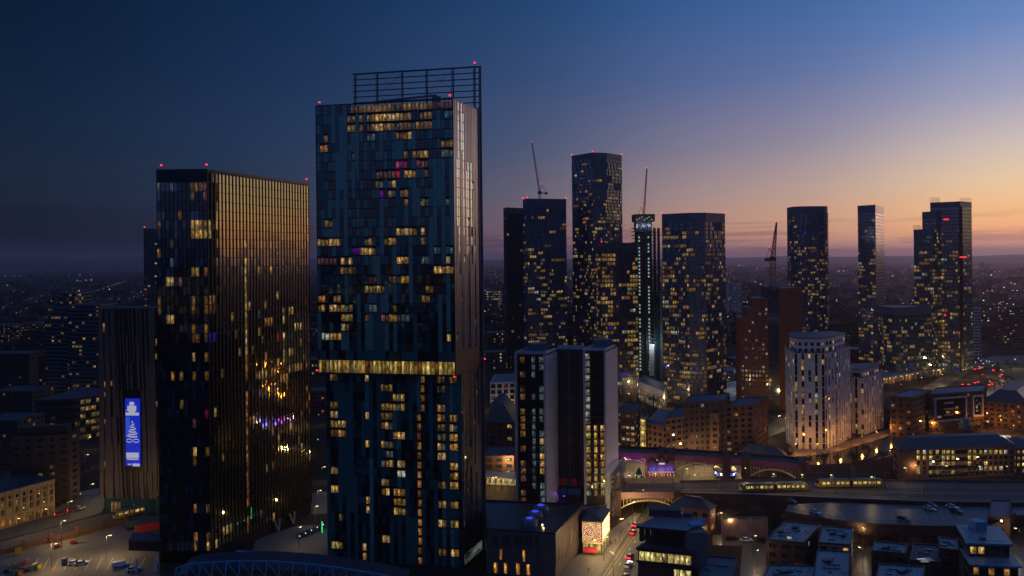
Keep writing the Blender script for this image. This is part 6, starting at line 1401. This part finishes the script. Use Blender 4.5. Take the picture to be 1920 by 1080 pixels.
lamps('warm', 'street lamp along the road behind the white flats', 'lamps of the back road', [(1428, 826), (1460, 806), (1480, 790), (1690, 742), (1730, 728), (1770, 722), (1810, 712)])
lamps('warm', 'street lamp between the far towers', 'lamps between the far towers', [(925, 770), (1010, 745), (1195, 742), (1215, 752), (1250, 768), (1180, 760), (1840, 706), (1880, 712), (1905, 690), (1930, 720), (1600, 728), (1855, 735)])
lamps('cool', 'white floodlight on the building site between the towers', 'site floodlights', [(1368, 690), (1380, 715), (1366, 730), (1386, 738), (1215, 706), (1228, 712)])
lamps('dim', 'street lamp in the alley among the mill roofs', 'lamps of the alley', [(1347, 998), (1412, 1045), (1418, 1075), (1370, 1012), (1622, 1030), (1618, 1070), (1907, 985), (1912, 1030)])
lamps('dim', 'street lamp along the street at lower left', 'lamps of the left street', [(30, 1008), (80, 990), (128, 975), (170, 940), (200, 935), (150, 960)])
lamps('dim', 'short platform lamp on the tram viaduct', 'platform lamps', [(1175, 925), (1225, 922), (1300, 925), (1345, 926), (1400, 912), (1455, 924), (1510, 925), (1565, 925), (1640, 928), (1700, 909), (1290, 910)], z=ZV)
lamps('dim', 'street lamp among the dark blocks at the left', 'lamps among the left blocks', [(60, 880), (160, 880), (165, 845), (30, 760), (60, 700), (150, 760), (10, 690)])
lamps('warm', 'tall yard lamp over the parked vans', 'yard lamps', [(115, 1018), (97, 1066), (200, 1050)])
lamps('dim', 'added lamp warming the front wall of the canal warehouse', 'added lamps of the canal warehouse', [(1712, 902), (1772, 904), (1835, 905), (1890, 906)])  # lamps added to warm the brick front
lamps('dim', 'street lamp between the finned tower and the slab tower', 'lamps between the near towers', [(596, 952), (604, 905), (590, 985), (560, 1028), (595, 850), (598, 800)])
lamps('warm', 'street lamp behind the grey hotel and shelter', 'lamps behind the hotel', [(925, 930), (950, 895), (935, 815), (958, 800)])

# ------------------------------------------------------------------ cars
CARP = bpy.data.materials.new('car_paint'); CARP.use_nodes = True; _b = CARP.node_tree.nodes['Principled BSDF']; _oi = CARP.node_tree.nodes.new('ShaderNodeObjectInfo')
CARP.node_tree.links.new(_oi.outputs['Color'], _b.inputs['Base Color']); _b.inputs['Roughness'].default_value = .25; _b.inputs['Coat Weight'].default_value = .5
TYRE = mat('tyre', (.012, .012, .012), .8)
def profile(pts, half, taper, m=0):             # side profile (x, z) swept across the width, top narrower
    mb = MB(); n = len(pts); zm = max(p[1] for p in pts); z0 = min(p[1] for p in pts)
    hw = lambda z: half-taper*max(0, (z-z0)/(zm-z0))
    for i in range(n):
        a, b = pts[i], pts[(i+1) % n]
        mb.face([(a[0], -hw(a[1]), a[1]), (a[0], hw(a[1]), a[1]), (b[0], hw(b[1]), b[1]), (b[0], -hw(b[1]), b[1])][::-1])
    mb.face([(p[0], -hw(p[1]), p[1]) for p in pts]); mb.face([(p[0], hw(p[1]), p[1]) for p in reversed(pts)]); return mb
def car_proto(van=False):
    r = thing('parked_car', 'car', 'car')
    L2 = 2.5 if van else 2.15
    profile([(-L2, .35), (L2, .35), (L2+.05, .62), (L2-.15, .82), (.95 if not van else 1.7, .95), (-L2+.1, .98 if not van else 1.05), (-L2-.04, .7)], .9, .08).build('body', CARP, r)
    if van: profile([(-L2+.05, 1.06), (1.65, .96), (1.15, 1.85), (-L2+.15, 1.95)], .86, .10).build('cabin', CARP, r)
    else: profile([(-1.75, .97), (1.0, .95), (.35, 1.42), (-1.25, 1.46)], .82, .18).build('cabin', G_DARK, r)
    if van:
        mb = MB(); mb.face([(1.66, -.7, 1.02), (1.66, .7, 1.02), (1.2, .66, 1.78), (1.2, -.66, 1.78)]); mb.build('windscreen', G_DARK, r)
    else: profile([(-1.22, 1.465), (.3, 1.425), (.28, 1.445), (-1.2, 1.49)], .62, .02).build('roof_panel', CARP, r)
    for x in (-1.35, 1.35):
        for y in (-.86, .86):
            mb = MB(); mb.bar((x, y-.1, .33), (x, y+.1, .33), .33, 0, 12); wq_ = mb.build('wheel', TYRE, r)
    for y in (-.62, .62):
        mb = MB(); mb.box(L2-.02, y, .6, .12, .34, .16); mb.build('headlight', mat('lamp_glass', (.5, .5, .52), .2), r); mb = MB(); mb.box(-L2-.0, y, .72, .12, .32, .18); mb.build('tail_light', mat('dull_red_lens', (.3, .01, .01), .3), r)
    return r
cp, vp = car_proto(), car_proto(True); cused = set()
def car(x, y, rz, col, label, z=0.0, van=False, lights=None, group=None, name=None):
    pr0 = vp if van else cp; o = pr0 if van not in cused else copy_tree(pr0); cused.add(van)
    o.name = name or ('parked_van' if van else 'parked_car'); o.location = on(x, y, z); o.rotation_euler.z = rz; o['label'] = label
    if van: o['category'] = 'van'
    if group: o['group'] = group
    for c in o.children:
        n_ = c.name.split('.')[0]; c.color = tuple(col)+(1,)
    if lights:
        for c in o.children:
            n_ = c.name.split('.')[0]
            if n_ in ('headlight', 'tail_light'):
                mm_ = {'tail': (RED_L if n_ == 'tail_light' else None), 'head': (WHT_L if n_ == 'headlight' else None)}[lights]
                if mm_:
                    c.data = lit_lens(n_, mm_, 1.7)
    return o
_ll = {}
def lit_lens(n_, m, s_):
    if (n_, m.name) not in _ll:
        mb = MB(); sg = 1 if n_ == 'headlight' else -1
        y = .62; 
        _ll[n_, m.name] = None
        mb.box(sg*2.2, 0, .55, .2, 1.7, .45); _ll[n_, m.name] = mb.mesh(n_+'_lit', m)
    return _ll[n_, m.name]
ST = radians(64)
car(1400, 1015, 0, (.75, .75, .76), 'white car parked in front of the stained retaining wall')
car(1187, 1000, ST, (.25, .01, .015), 'red car braking at the front of the queue on the main street', lights='tail', name='car')
car(1191, 986, ST, (.3, .3, .3), 'pale car with lit brakes second in the street queue', lights='tail', name='car')
car(1181, 1046, ST, (.03, .03, .035), 'dark car with red tail lights beside the modern office', lights='tail', name='car')
car(1178, 1062, ST, (.6, .6, .62), 'white car with headlights on beside the modern office', lights='head', name='car')
car(1172, 1084, ST, (.02, .02, .03), 'dark car at the bottom edge of the main street', lights='tail', name='car')
car(1372, 1012, .1, (.02, .02, .025), 'black car parked left of the white one')
car(1430, 1016, 0, (.02, .02, .025), 'black car parked right of the white one')
for x, y, c, lab in ((1529, 963, (.5, .55, .6), 'pale car alone at the left end of the car park'), (1744, 956, (.4, .46, .52), 'silver car nearest the middle of the car park'), (1747, 950, (.06, .07, .08), 'dark car just behind the silver one'), (1786, 953, (.5, .55, .6), 'pale car in the middle of the car park beside a dark one'), (1793, 960, (.07, .08, .1), 'dark car in front of the pale one in the car park'), (1694, 975, (.03, .035, .04), 'black car near the front edge of the car park'), (1484, 942, (.04, .05, .06), 'dark car by the wall at the left of the car park')):
    car(x, y, radians(-58), c, lab, z=ZV-.3)
for x, y, c, v_, lab in ((140, 1058, (.6, .6, .62), False, 'white car parked left in the yard pair'), (153, 1059, (.65, .65, .66), False, 'white car parked right in the yard pair'), (226, 1062, (.7, .7, .72), True, 'white van with a dark stripe in the yard'), (250, 1070, (.65, .65, .66), False, 'white car beside the canopy column')):
    car(x, y, .5, c, lab, van=v_)
car(114, 966, .6, (.2, .01, .02), 'car with red lights on the lower left street', lights='tail', name='car'); car(138, 958, .6, (.2, .02, .03), 'second car with red lights on the lower left street', lights='tail', name='car'); car(150, 955, .6, (.5, .5, .52), 'pale car ahead on the lower left street', name='car')
rq = random.Random(8)
for k in range(16): car(1788+k*5.2+rq.uniform(-2, 2), 664+k*1.1+rq.uniform(-1.5, 1.5)+(6 if k % 3 == 0 else 0), 2.6, (.05, .05, .06), 'small car with white headlights in the far ring road queue', lights='head', group='cars queuing on the ring road', name='car')
for k in range(18): car(1800+rq.uniform(0, 85), 682+rq.uniform(0, 42), .9+rq.uniform(-.4, .4), (.05, .05, .06), 'small car with red tail lights near the roundabout', lights='tail', group='cars near the roundabout', name='car')

# ------------------------------------------------------------------ trams
YELT = mat('tram_yellow', (.34, .24, .05), .4, noise=(.5, .15)); GRYT = mat('tram_grey', (.10, .11, .13), .4, noise=(.5, .15)); TROOF = mat('tram_roof', (.10, .13, .16), .5)
def tram_proto():
    r = thing('tram', 'tram', 'tram')
    for sx in (-1, 1):
        pts = [(.5, .5), (13.4, .5), (14.1, 1.1), (13.9, 1.9), (13.2, 3.1), (.5, 3.1)]; pts = [(sx*x, z) for x, z in pts]
        if sx < 0: pts = pts[::-1]
        b_ = profile(pts, 1.3, .06).build('body', YELT, r)
        mb = MB(); mb.box(sx*6.6, 0, 1.38, 12, 2.66, 1.45); b2 = mb.build('window_band', GRYT, b_)
        for k in range(6):
            for y in (-1, 1):
                mb = MB(); mb.box(sx*(1.6+k*2.0), y*1.345, 1.5, 1.5, .05, 1.15); o = mb.build('window', LIT_O, r); o.color = wcol('Y' if k != 3 else 'y', .75)
        mb = MB(); mb.face([(sx*13.95, -1.0, 1.8), (sx*13.95, 1.0, 1.8), (sx*13.36, .95, 2.95), (sx*13.36, -.95, 2.95)]); mb.build('windscreen', G_DARK, r)
        mb = MB(); mb.box(sx*6.5, 0, 3.12, 11.5, 2.0, .35); mb.build('roof_pod', TROOF, r)
        mb = MB(); mb.box(sx*9.5, 0, .05, 3, 2.0, .55); mb.build('bogie', BLACKM, r)
        for y in (-.8, .8): mb = MB(); mb.box(sx*14.0, y, 1.05, .15, .3, .2); mb.build('headlight', WARM_L if sx < 0 else RED_L, r)
    mb = MB(); mb.box(0, 0, .5, 1.05, 2.3, 2.5); mb.build('bellows', BLACKM, r)
    mb = MB(); mb.bar((2, 0, 3.4), (3.2, 0, 4.6), .05); mb.bar((3.2, 0, 4.6), (2.4, 0, 5.6), .05); mb.bar((2.4, -.7, 5.6), (2.4, .7, 5.6), .05); mb.build('pantograph', STEEL, r)
    return r
tm = tram_proto()
for i, (a, b, z_, lab) in enumerate([((1388, 922), (1515, 919), ZV+.1, 'yellow tram with lit windows on the nearer viaduct track'), ((1531, 914), (1656, 912), ZV+.1, 'yellow tram further right on the viaduct, behind the car park'), ((212, 975), (318, 950), .3, 'yellow tram half hidden behind the finned tower')]):
    o = tm if i == 0 else copy_tree(tm); A, B = on(*a, z_), on(*b, z_); c = (A+B)/2; d = B-A; o.location = c if i < 2 else A+d.normalized()*14.2; o.rotation_euler.z = atan2(d.y, d.x); o['label'] = lab; o['group'] = 'trams'
mast = thing('catenary_pole', 'pole', 'pole'); mb = MB(); mb.bar((0, 0, 0), (0, 0, 9), .16, 0, 6, .1); mb.build('post', STEEL, mast); mb = MB(); mb.bar((0, 0, 7.2), (0, -4, 7.5), .06); mb.bar((0, 0, 8.4), (0, -4, 7.5), .03); mb.build('bracket', STEEL, mast)
for i, (x, y) in enumerate([(1137, 919), (1187, 916), (1262, 918), (1280, 917), (1350, 921), (1382, 914), (1424, 920), (1500, 912), (1597, 910), (1601, 914), (1733, 927), (1740, 920), (1795, 918), (1870, 916), (1915, 914), (1660, 918)]):
    o = mast if i == 0 else copy_tree(mast); o.location = on(x, y, ZV); o['label'] = 'thin grey catenary pole standing on the tram viaduct'; o['group'] = 'catenary poles'
wr_ = MB()
for t_ in (.38, .66):
    pl2 = polyline_pts([B_[1].lerp(F_[1], t_), B_[2].lerp(F_[3], t_), B_[3].lerp(F_[4], t_), B_[4].lerp(F_[5], t_)], 16)
    for a, b in zip(pl2, pl2[1:]): wr_.bar((a.x, a.y, ZV+6.4), (b.x, b.y, ZV+6.4), .03)
tag(wr_.build('overhead_wire', STEEL), 'thin overhead tram wires above the viaduct tracks', 'wires', kind='stuff')

# ------------------------------------------------------------------ trees
BARK = mat('bark', (.05, .038, .028), .9); TWIG = mat('twig', (.075, .052, .034), .9); EVER = mat('evergreen', (.018, .03, .014), .9)
def tree_proto(seed, ever=False):
    r = random.Random(seed); t = thing('tree', 'tree', 'tree'); hgt = 8.0
    mb = MB(); mb.bar((0, 0, 0), (0, 0, 3.2), .22, 0, 7, .16)
    tips = []
    if ever:
        mb.bar((0, 0, 3), (0, 0, 7.6), .14, 0, 6, .03)
        mb.build('trunk', BARK, t); cr = MB()
        for k in range(900):
            z = r.random()**1.3*7; rad = (7.6-z)*.34*(r.random()**.5); a = r.uniform(0, 2*pi); p = Vector((cos(a)*rad, sin(a)*rad, z+.7)); d = Vector((cos(a), sin(a), -.35))*.55; s_ = Vector((-sin(a), cos(a), r.uniform(-.3, .3)))*.2; cr.face([p-s_, p+d, p+s_])
        cr.build('crown', EVER, t)
        return t
    for k in range(9):
        a = k*2.4+r.uniform(-.3, .3); e = Vector((cos(a)*r.uniform(1.3, 2.4), sin(a)*r.uniform(1.3, 2.4), r.uniform(4.6, 6.8))); mb.bar((0, 0, r.uniform(2, 3.2)), e, .09, 0, 5, .04)
        for q in range(3):
            f = e+Vector((r.uniform(-1.2, 1.2), r.uniform(-1.2, 1.2), r.uniform(.2, 1.6))); mb.bar(e, f, .035, 0, 4, .015); tips.append(f); tips.append(e.lerp(f, .4))
    mb.build('trunk', BARK, t); cr = MB()
    for p in tips:
        for q in range(26):
            d = Vector((r.gauss(0, 1), r.gauss(0, 1), r.gauss(.35, .8))).normalized()*r.uniform(.3, 1.1); s_ = d.orthogonal().normalized()*.03; o = p+Vector((r.gauss(0, .35), r.gauss(0, .35), r.gauss(0, .35))); cr.face([o-s_, o+s_, o+d])
    cr.build('crown', TWIG, t); return t
tps = [tree_proto(1), tree_proto(2), tree_proto(5, True)]; tu = set()
def trees(label, group, spots, kind=None, sc=1.0, z=0.0):
    for i, (x, y) in enumerate(spots):
        k = kind if kind is not None else i % 2; o = tps[k] if k not in tu else copy_tree(tps[k]); tu.add(k)
        o.location = on(x, y, z); o.rotation_euler.z = i*1.7; q = sc*(.8+.35*((i*37) % 10)/10); o.scale = (q, q, q*(.9+.04*(i % 5))); o['label'] = label; o['group'] = group; o.name = 'conifer' if k == 2 else 'bare_tree'
trees('bare winter tree on the canal bank', 'bare trees by the canal', [(1515, 878), (1545, 876), (1570, 880), (1600, 872), (1625, 868), (1655, 870), (1675, 860), (1690, 800), (1720, 805), (1740, 800), (1830, 815), (1850, 812), (1480, 872), (1595, 838)])
trees('bare winter tree on the slope behind the retaining wall', 'bare trees behind the retaining wall', [(1362, 998), (1375, 996), (1390, 999), (1405, 997), (1420, 996), (1435, 999), (1345, 985)], sc=1.05)
trees('dark evergreen on the bank below the car park', 'evergreens below the car park', [(1450, 985), (1470, 990), (1500, 1000), (1640, 1015), (1735, 1018), (1775, 1020)], kind=2, sc=.75)
trees('bare winter tree beside the brick flats', 'bare trees by the brick flats', [(1330, 842), (1345, 845), (1205, 848), (1228, 846), (1260, 846), (1372, 840)])
trees('bare winter tree in the park near the roundabout', 'trees near the roundabout', [(1850, 728), (1865, 732), (1890, 726), (1905, 730), (1840, 720), (1880, 735), (1918, 735), (1895, 700), (1380, 650), (1370, 660), (1365, 645)], sc=1.3)
trees('tall dark conifer on the roundabout lawn', 'conifer on the lawn', [(1871, 698)], kind=2, sc=1.7)
trees('bare winter tree at the end of the back lane, lit yellow', 'lit trees by the back lane', [(1628, 1025), (1612, 1022)])
trees('bare winter tree standing in the streets between the towers', 'bare trees between the towers', [(1000, 760), (930, 780), (950, 770), (1195, 760), (1225, 770), (1560, 735), (1610, 745), (600, 870), (590, 890), (160, 900), (175, 905), (600, 830)], sc=1.1)
# lit tree on the plaza
q = on(1198, 897, 0); xt = thing('festive_tree', 'small conifer covered in green and gold lights on the plaza', 'festive tree', tuple(q)); mb = MB(); mb.lathe(q.x, q.y, [(2.0, .4), (1.5, 2), (1.6, 2.1), (1.0, 3.6), (1.05, 3.7), (.1, 5.6)], 12); mb.build('crown', EVER, xt)
mb = MB(); mb.bar(q, (q.x, q.y, .5), .25, 0, 6); mb.build('trunk', BARK, xt); fl_ = MB()
for k in range(160): z = random.random()*4.6; a = random.uniform(0, 2*pi); rd = 2.0*(1-z/5.2); fl_.box(q.x+rd*cos(a), q.y+rd*sin(a), .5+z, .14, .14, .14, 0, random.choice((0, 1)))
fl_.build('bulb_string', [WARM_L, GRN_L], xt, 'stuff')

# ------------------------------------------------------------------ people
def person_mesh():
    v = [(0, 0, .95), (0, 0, 1.2), (0, 0, 1.42), (0, .0, 1.52), (0, .02, 1.66), (.17, 0, 1.40), (.23, .03, 1.14), (.20, .12, .92), (-.17, 0, 1.40), (-.23, -.03, 1.14), (-.2, -.08, .92), (.09, 0, .9), (.11, .12, .5), (.11, .16, .06), (-.09, 0, .9), (-.11, -.06, .5), (-.11, -.2, .08), (.11, .28, .03), (-.11, -.08, .03)]
    e = [(0, 1), (1, 2), (2, 3), (3, 4), (2, 5), (5, 6), (6, 7), (2, 8), (8, 9), (9, 10), (0, 11), (11, 12), (12, 13), (0, 14), (14, 15), (15, 16), (13, 17), (16, 18)]
    R = [.16, .15, .16, .06, .11, .075, .055, .04, .075, .055, .04, .10, .075, .05, .10, .075, .05, .045, .045]
    me = bpy.data.meshes.new('person_base'); me.from_pydata(v, e, []); o = bpy.data.objects.new('person_base', me); COL.objects.link(o)
    md = o.modifiers.new('s', 'SKIN'); md2 = o.modifiers.new('u', 'SUBSURF'); md2.levels = 1
    if not me.skin_vertices: me.skin_vertices.new() if hasattr(me.skin_vertices, 'new') else None
    if me.skin_vertices:
        for i, s in enumerate(me.skin_vertices[0].data): s.radius = (R[i], R[i]*.8); s.use_root = i == 0
    dg = bpy.context.evaluated_depsgraph_get(); ev = o.evaluated_get(dg); m2 = bpy.data.meshes.new_from_object(ev); bpy.data.objects.remove(o)
    m2.materials.clear(); m2.materials.append(CLOTH); m2.materials.append(mat('skin', (.32, .19, .13), .6)); m2.materials.append(mat('hair', (.03, .02, .015), .7))
    for p in m2.polygons: p.material_index = 2 if p.center.z > 1.66 else 1 if p.center.z > 1.5 else 0
    return m2
CLOTH = bpy.data.materials.new('coat_cloth'); CLOTH.use_nodes = True; _b = CLOTH.node_tree.nodes['Principled BSDF']; _oi = CLOTH.node_tree.nodes.new('ShaderNodeObjectInfo'); CLOTH.node_tree.links.new(_oi.outputs['Color'], _b.inputs['Base Color']); _b.inputs['Roughness'].default_value = .85
PM = person_mesh(); rp = random.Random(2)
for x, y in [(1112, 1040), (1104, 1073), (1143, 1022), (1146, 1021), (1154, 1018), (1165, 1000), (1168, 996), (1174, 988), (1178, 984), (1177, 977), (1182, 975), (1190, 968), (1133, 1028), (1122, 1031), (1180, 890), (1190, 893), (1206, 895), (1171, 885), (1310, 893), (1290, 896), (935, 925), (948, 927)]:
    o = bpy.data.objects.new('person', PM); COL.objects.link(o); o.location = on(x, y, .13); o.rotation_euler.z = rp.uniform(0, 6); c = rp.choice([(.02, .02, .025), (.03, .03, .06), (.10, .03, .02), (.08, .07, .06), (.2, .19, .18)]); o.color = c+(1,)
    tag(o, 'person in a dark winter coat walking on the lit pavement', 'person', 'people on the pavements')
# ------------------------------------------------------------------ yard clutter, lower left
def crate_like(name, label, cat, x, y, size, m, rz=.4, ribs=6, wheels=False, group=None):
    q = on(x, y, 0); o = thing(name, label, cat, tuple(q), group); L_, W_, H_ = size; mb = MB(); u, v = Vector((cos(rz), sin(rz), 0)), Vector((-sin(rz), cos(rz), 0)); z0 = .9 if wheels else .1
    mb.box(q.x, q.y, z0, L_, W_, H_, rz); mb.build('body', m, o)
    for k in range(ribs):
        for s_ in (-1, 1): p = q+u*(k/(ribs-1)-.5)*(L_-.2)+v*s_*(W_/2+.05); mb = MB(); mb.box(p.x, p.y, z0+.1, .14, .1, H_-.2, rz); mb.build('rib', m, o)
    mb = MB(); mb.box(q.x, q.y, z0+H_+.01, L_+.1, W_+.1, .12, rz); mb.build('roof', ROOFD, o)
    if wheels:
        for k in (-.35, .35): p = q+u*k*L_; mb = MB(); mb.box(p.x, p.y, 0, 2.2, W_*.8, .88, rz); mb.build('bogie', BLACKM, o)
    return o
crate_like('railway_wagon', 'red railway wagon standing at the edge of the yard', 'wagon', 292, 995, (14, 2.8, 3.0), mat('wagon_red', (.40, .03, .035), .5, noise=(.4, .2)), .60, 9, True)
crate_like('railway_wagon', 'green wagon end next to the red wagon', 'wagon', 250, 991, (4, 2.8, 2.6), mat('wagon_green', (.03, .11, .05), .5, noise=(.4, .2)), .60, 4, True)
crate_like('portable_cabin', 'blue portable cabin beside the white yard cars', 'cabin', 121, 1060, (1.4, 1.4, 2.3), BLUP, .2, 3)
crate_like('yellow_hoarding', 'yellow notice hoarding at the yard fence', 'hoarding', 34, 1040, (1.8, .4, 2.6), mat('yellow_paint', (.45, .33, .02), .5), .4, 3)
for i, (x, y, m_) in enumerate([(15, 1074, BLUP), (40, 1072, BLUP), (30, 1066, mat('green_paint', (.04, .14, .06), .5)), (52, 1066, mat('orange_paint', (.42, .12, .03), .5)), (62, 1062, WHITEP), (70, 1066, MATS['yellow_paint']), (45, 1060, REDP), (22, 1064, WHITEP), (58, 1070, mat('teal_paint', (.02, .12, .14), .5)), (36, 1078, MATS['orange_paint'])]):
    crate_like('skip_bin', '%s storage bin in the heap at the bottom left corner' % ('left blue', 'right blue', 'green', 'orange', 'upper white', 'yellow', 'red', 'lower white', 'teal', 'bottom orange')[i], 'bin', x, y, (1.8, 1.5, 1.3), m_, .3*i, 3, group='bins in the corner')
for i, (x, y) in enumerate(((108, 1026), (137, 1019))):
    q = on(x, y, 0); fk = thing('forklift', 'red forklift truck parked by the rusty fence, %s of two' % ('left', 'right')[i], 'forklift', tuple(q)); RP = MATS['wagon_red']
    mb = MB(); mb.box(q.x, q.y, .3, 2.0, 1.2, 1.0, .5); mb.build('body', RP, fk)
    for dx, dy in ((-.6, -.5), (.6, -.5), (-.6, .5), (.6, .5)): mb = MB(); mb.bar((q.x+dx, q.y+dy, 1.3), (q.x+dx*.8, q.y+dy*.8, 2.2), .05); mb.build('cage_post', BLACKM, fk); mb = MB(); mb.bar((q.x+dx, q.y+dy-.1, .3), (q.x+dx, q.y+dy+.1, .3), .3, 0, 10); mb.build('wheel', TYRE, fk)
    mb = MB(); mb.box(q.x, q.y, 2.2, 1.3, 1.1, .08, .5); mb.build('cage_roof', BLACKM, fk); mb = MB(); mb.box(q.x+1.2, q.y+.6, .1, .12, .9, 2.6, .5); mb.build('mast', BLACKM, fk)

# ------------------------------------------------------------------ look-alikes are told apart by their place in the row
ORD = 'first second third fourth fifth sixth seventh eighth ninth tenth eleventh twelfth thirteenth fourteenth fifteenth sixteenth seventeenth eighteenth nineteenth twentieth twenty-first twenty-second twenty-third twenty-fourth'.split()
byl = {}
for o in COL.objects:
    if o.parent is None and 'label' in o.keys(): byl.setdefault(o['label'], []).append(o)
for lb_, os_ in byl.items():
    if len(os_) > 1 and len(os_) <= len(ORD):
        os_.sort(key=lambda o: o.location.x/max(o.location.y, 1))
        for i, o in enumerate(os_): o['label'] = '%s, %s from the left' % (lb_, ORD[i]) if i else '%s, leftmost one' % lb_
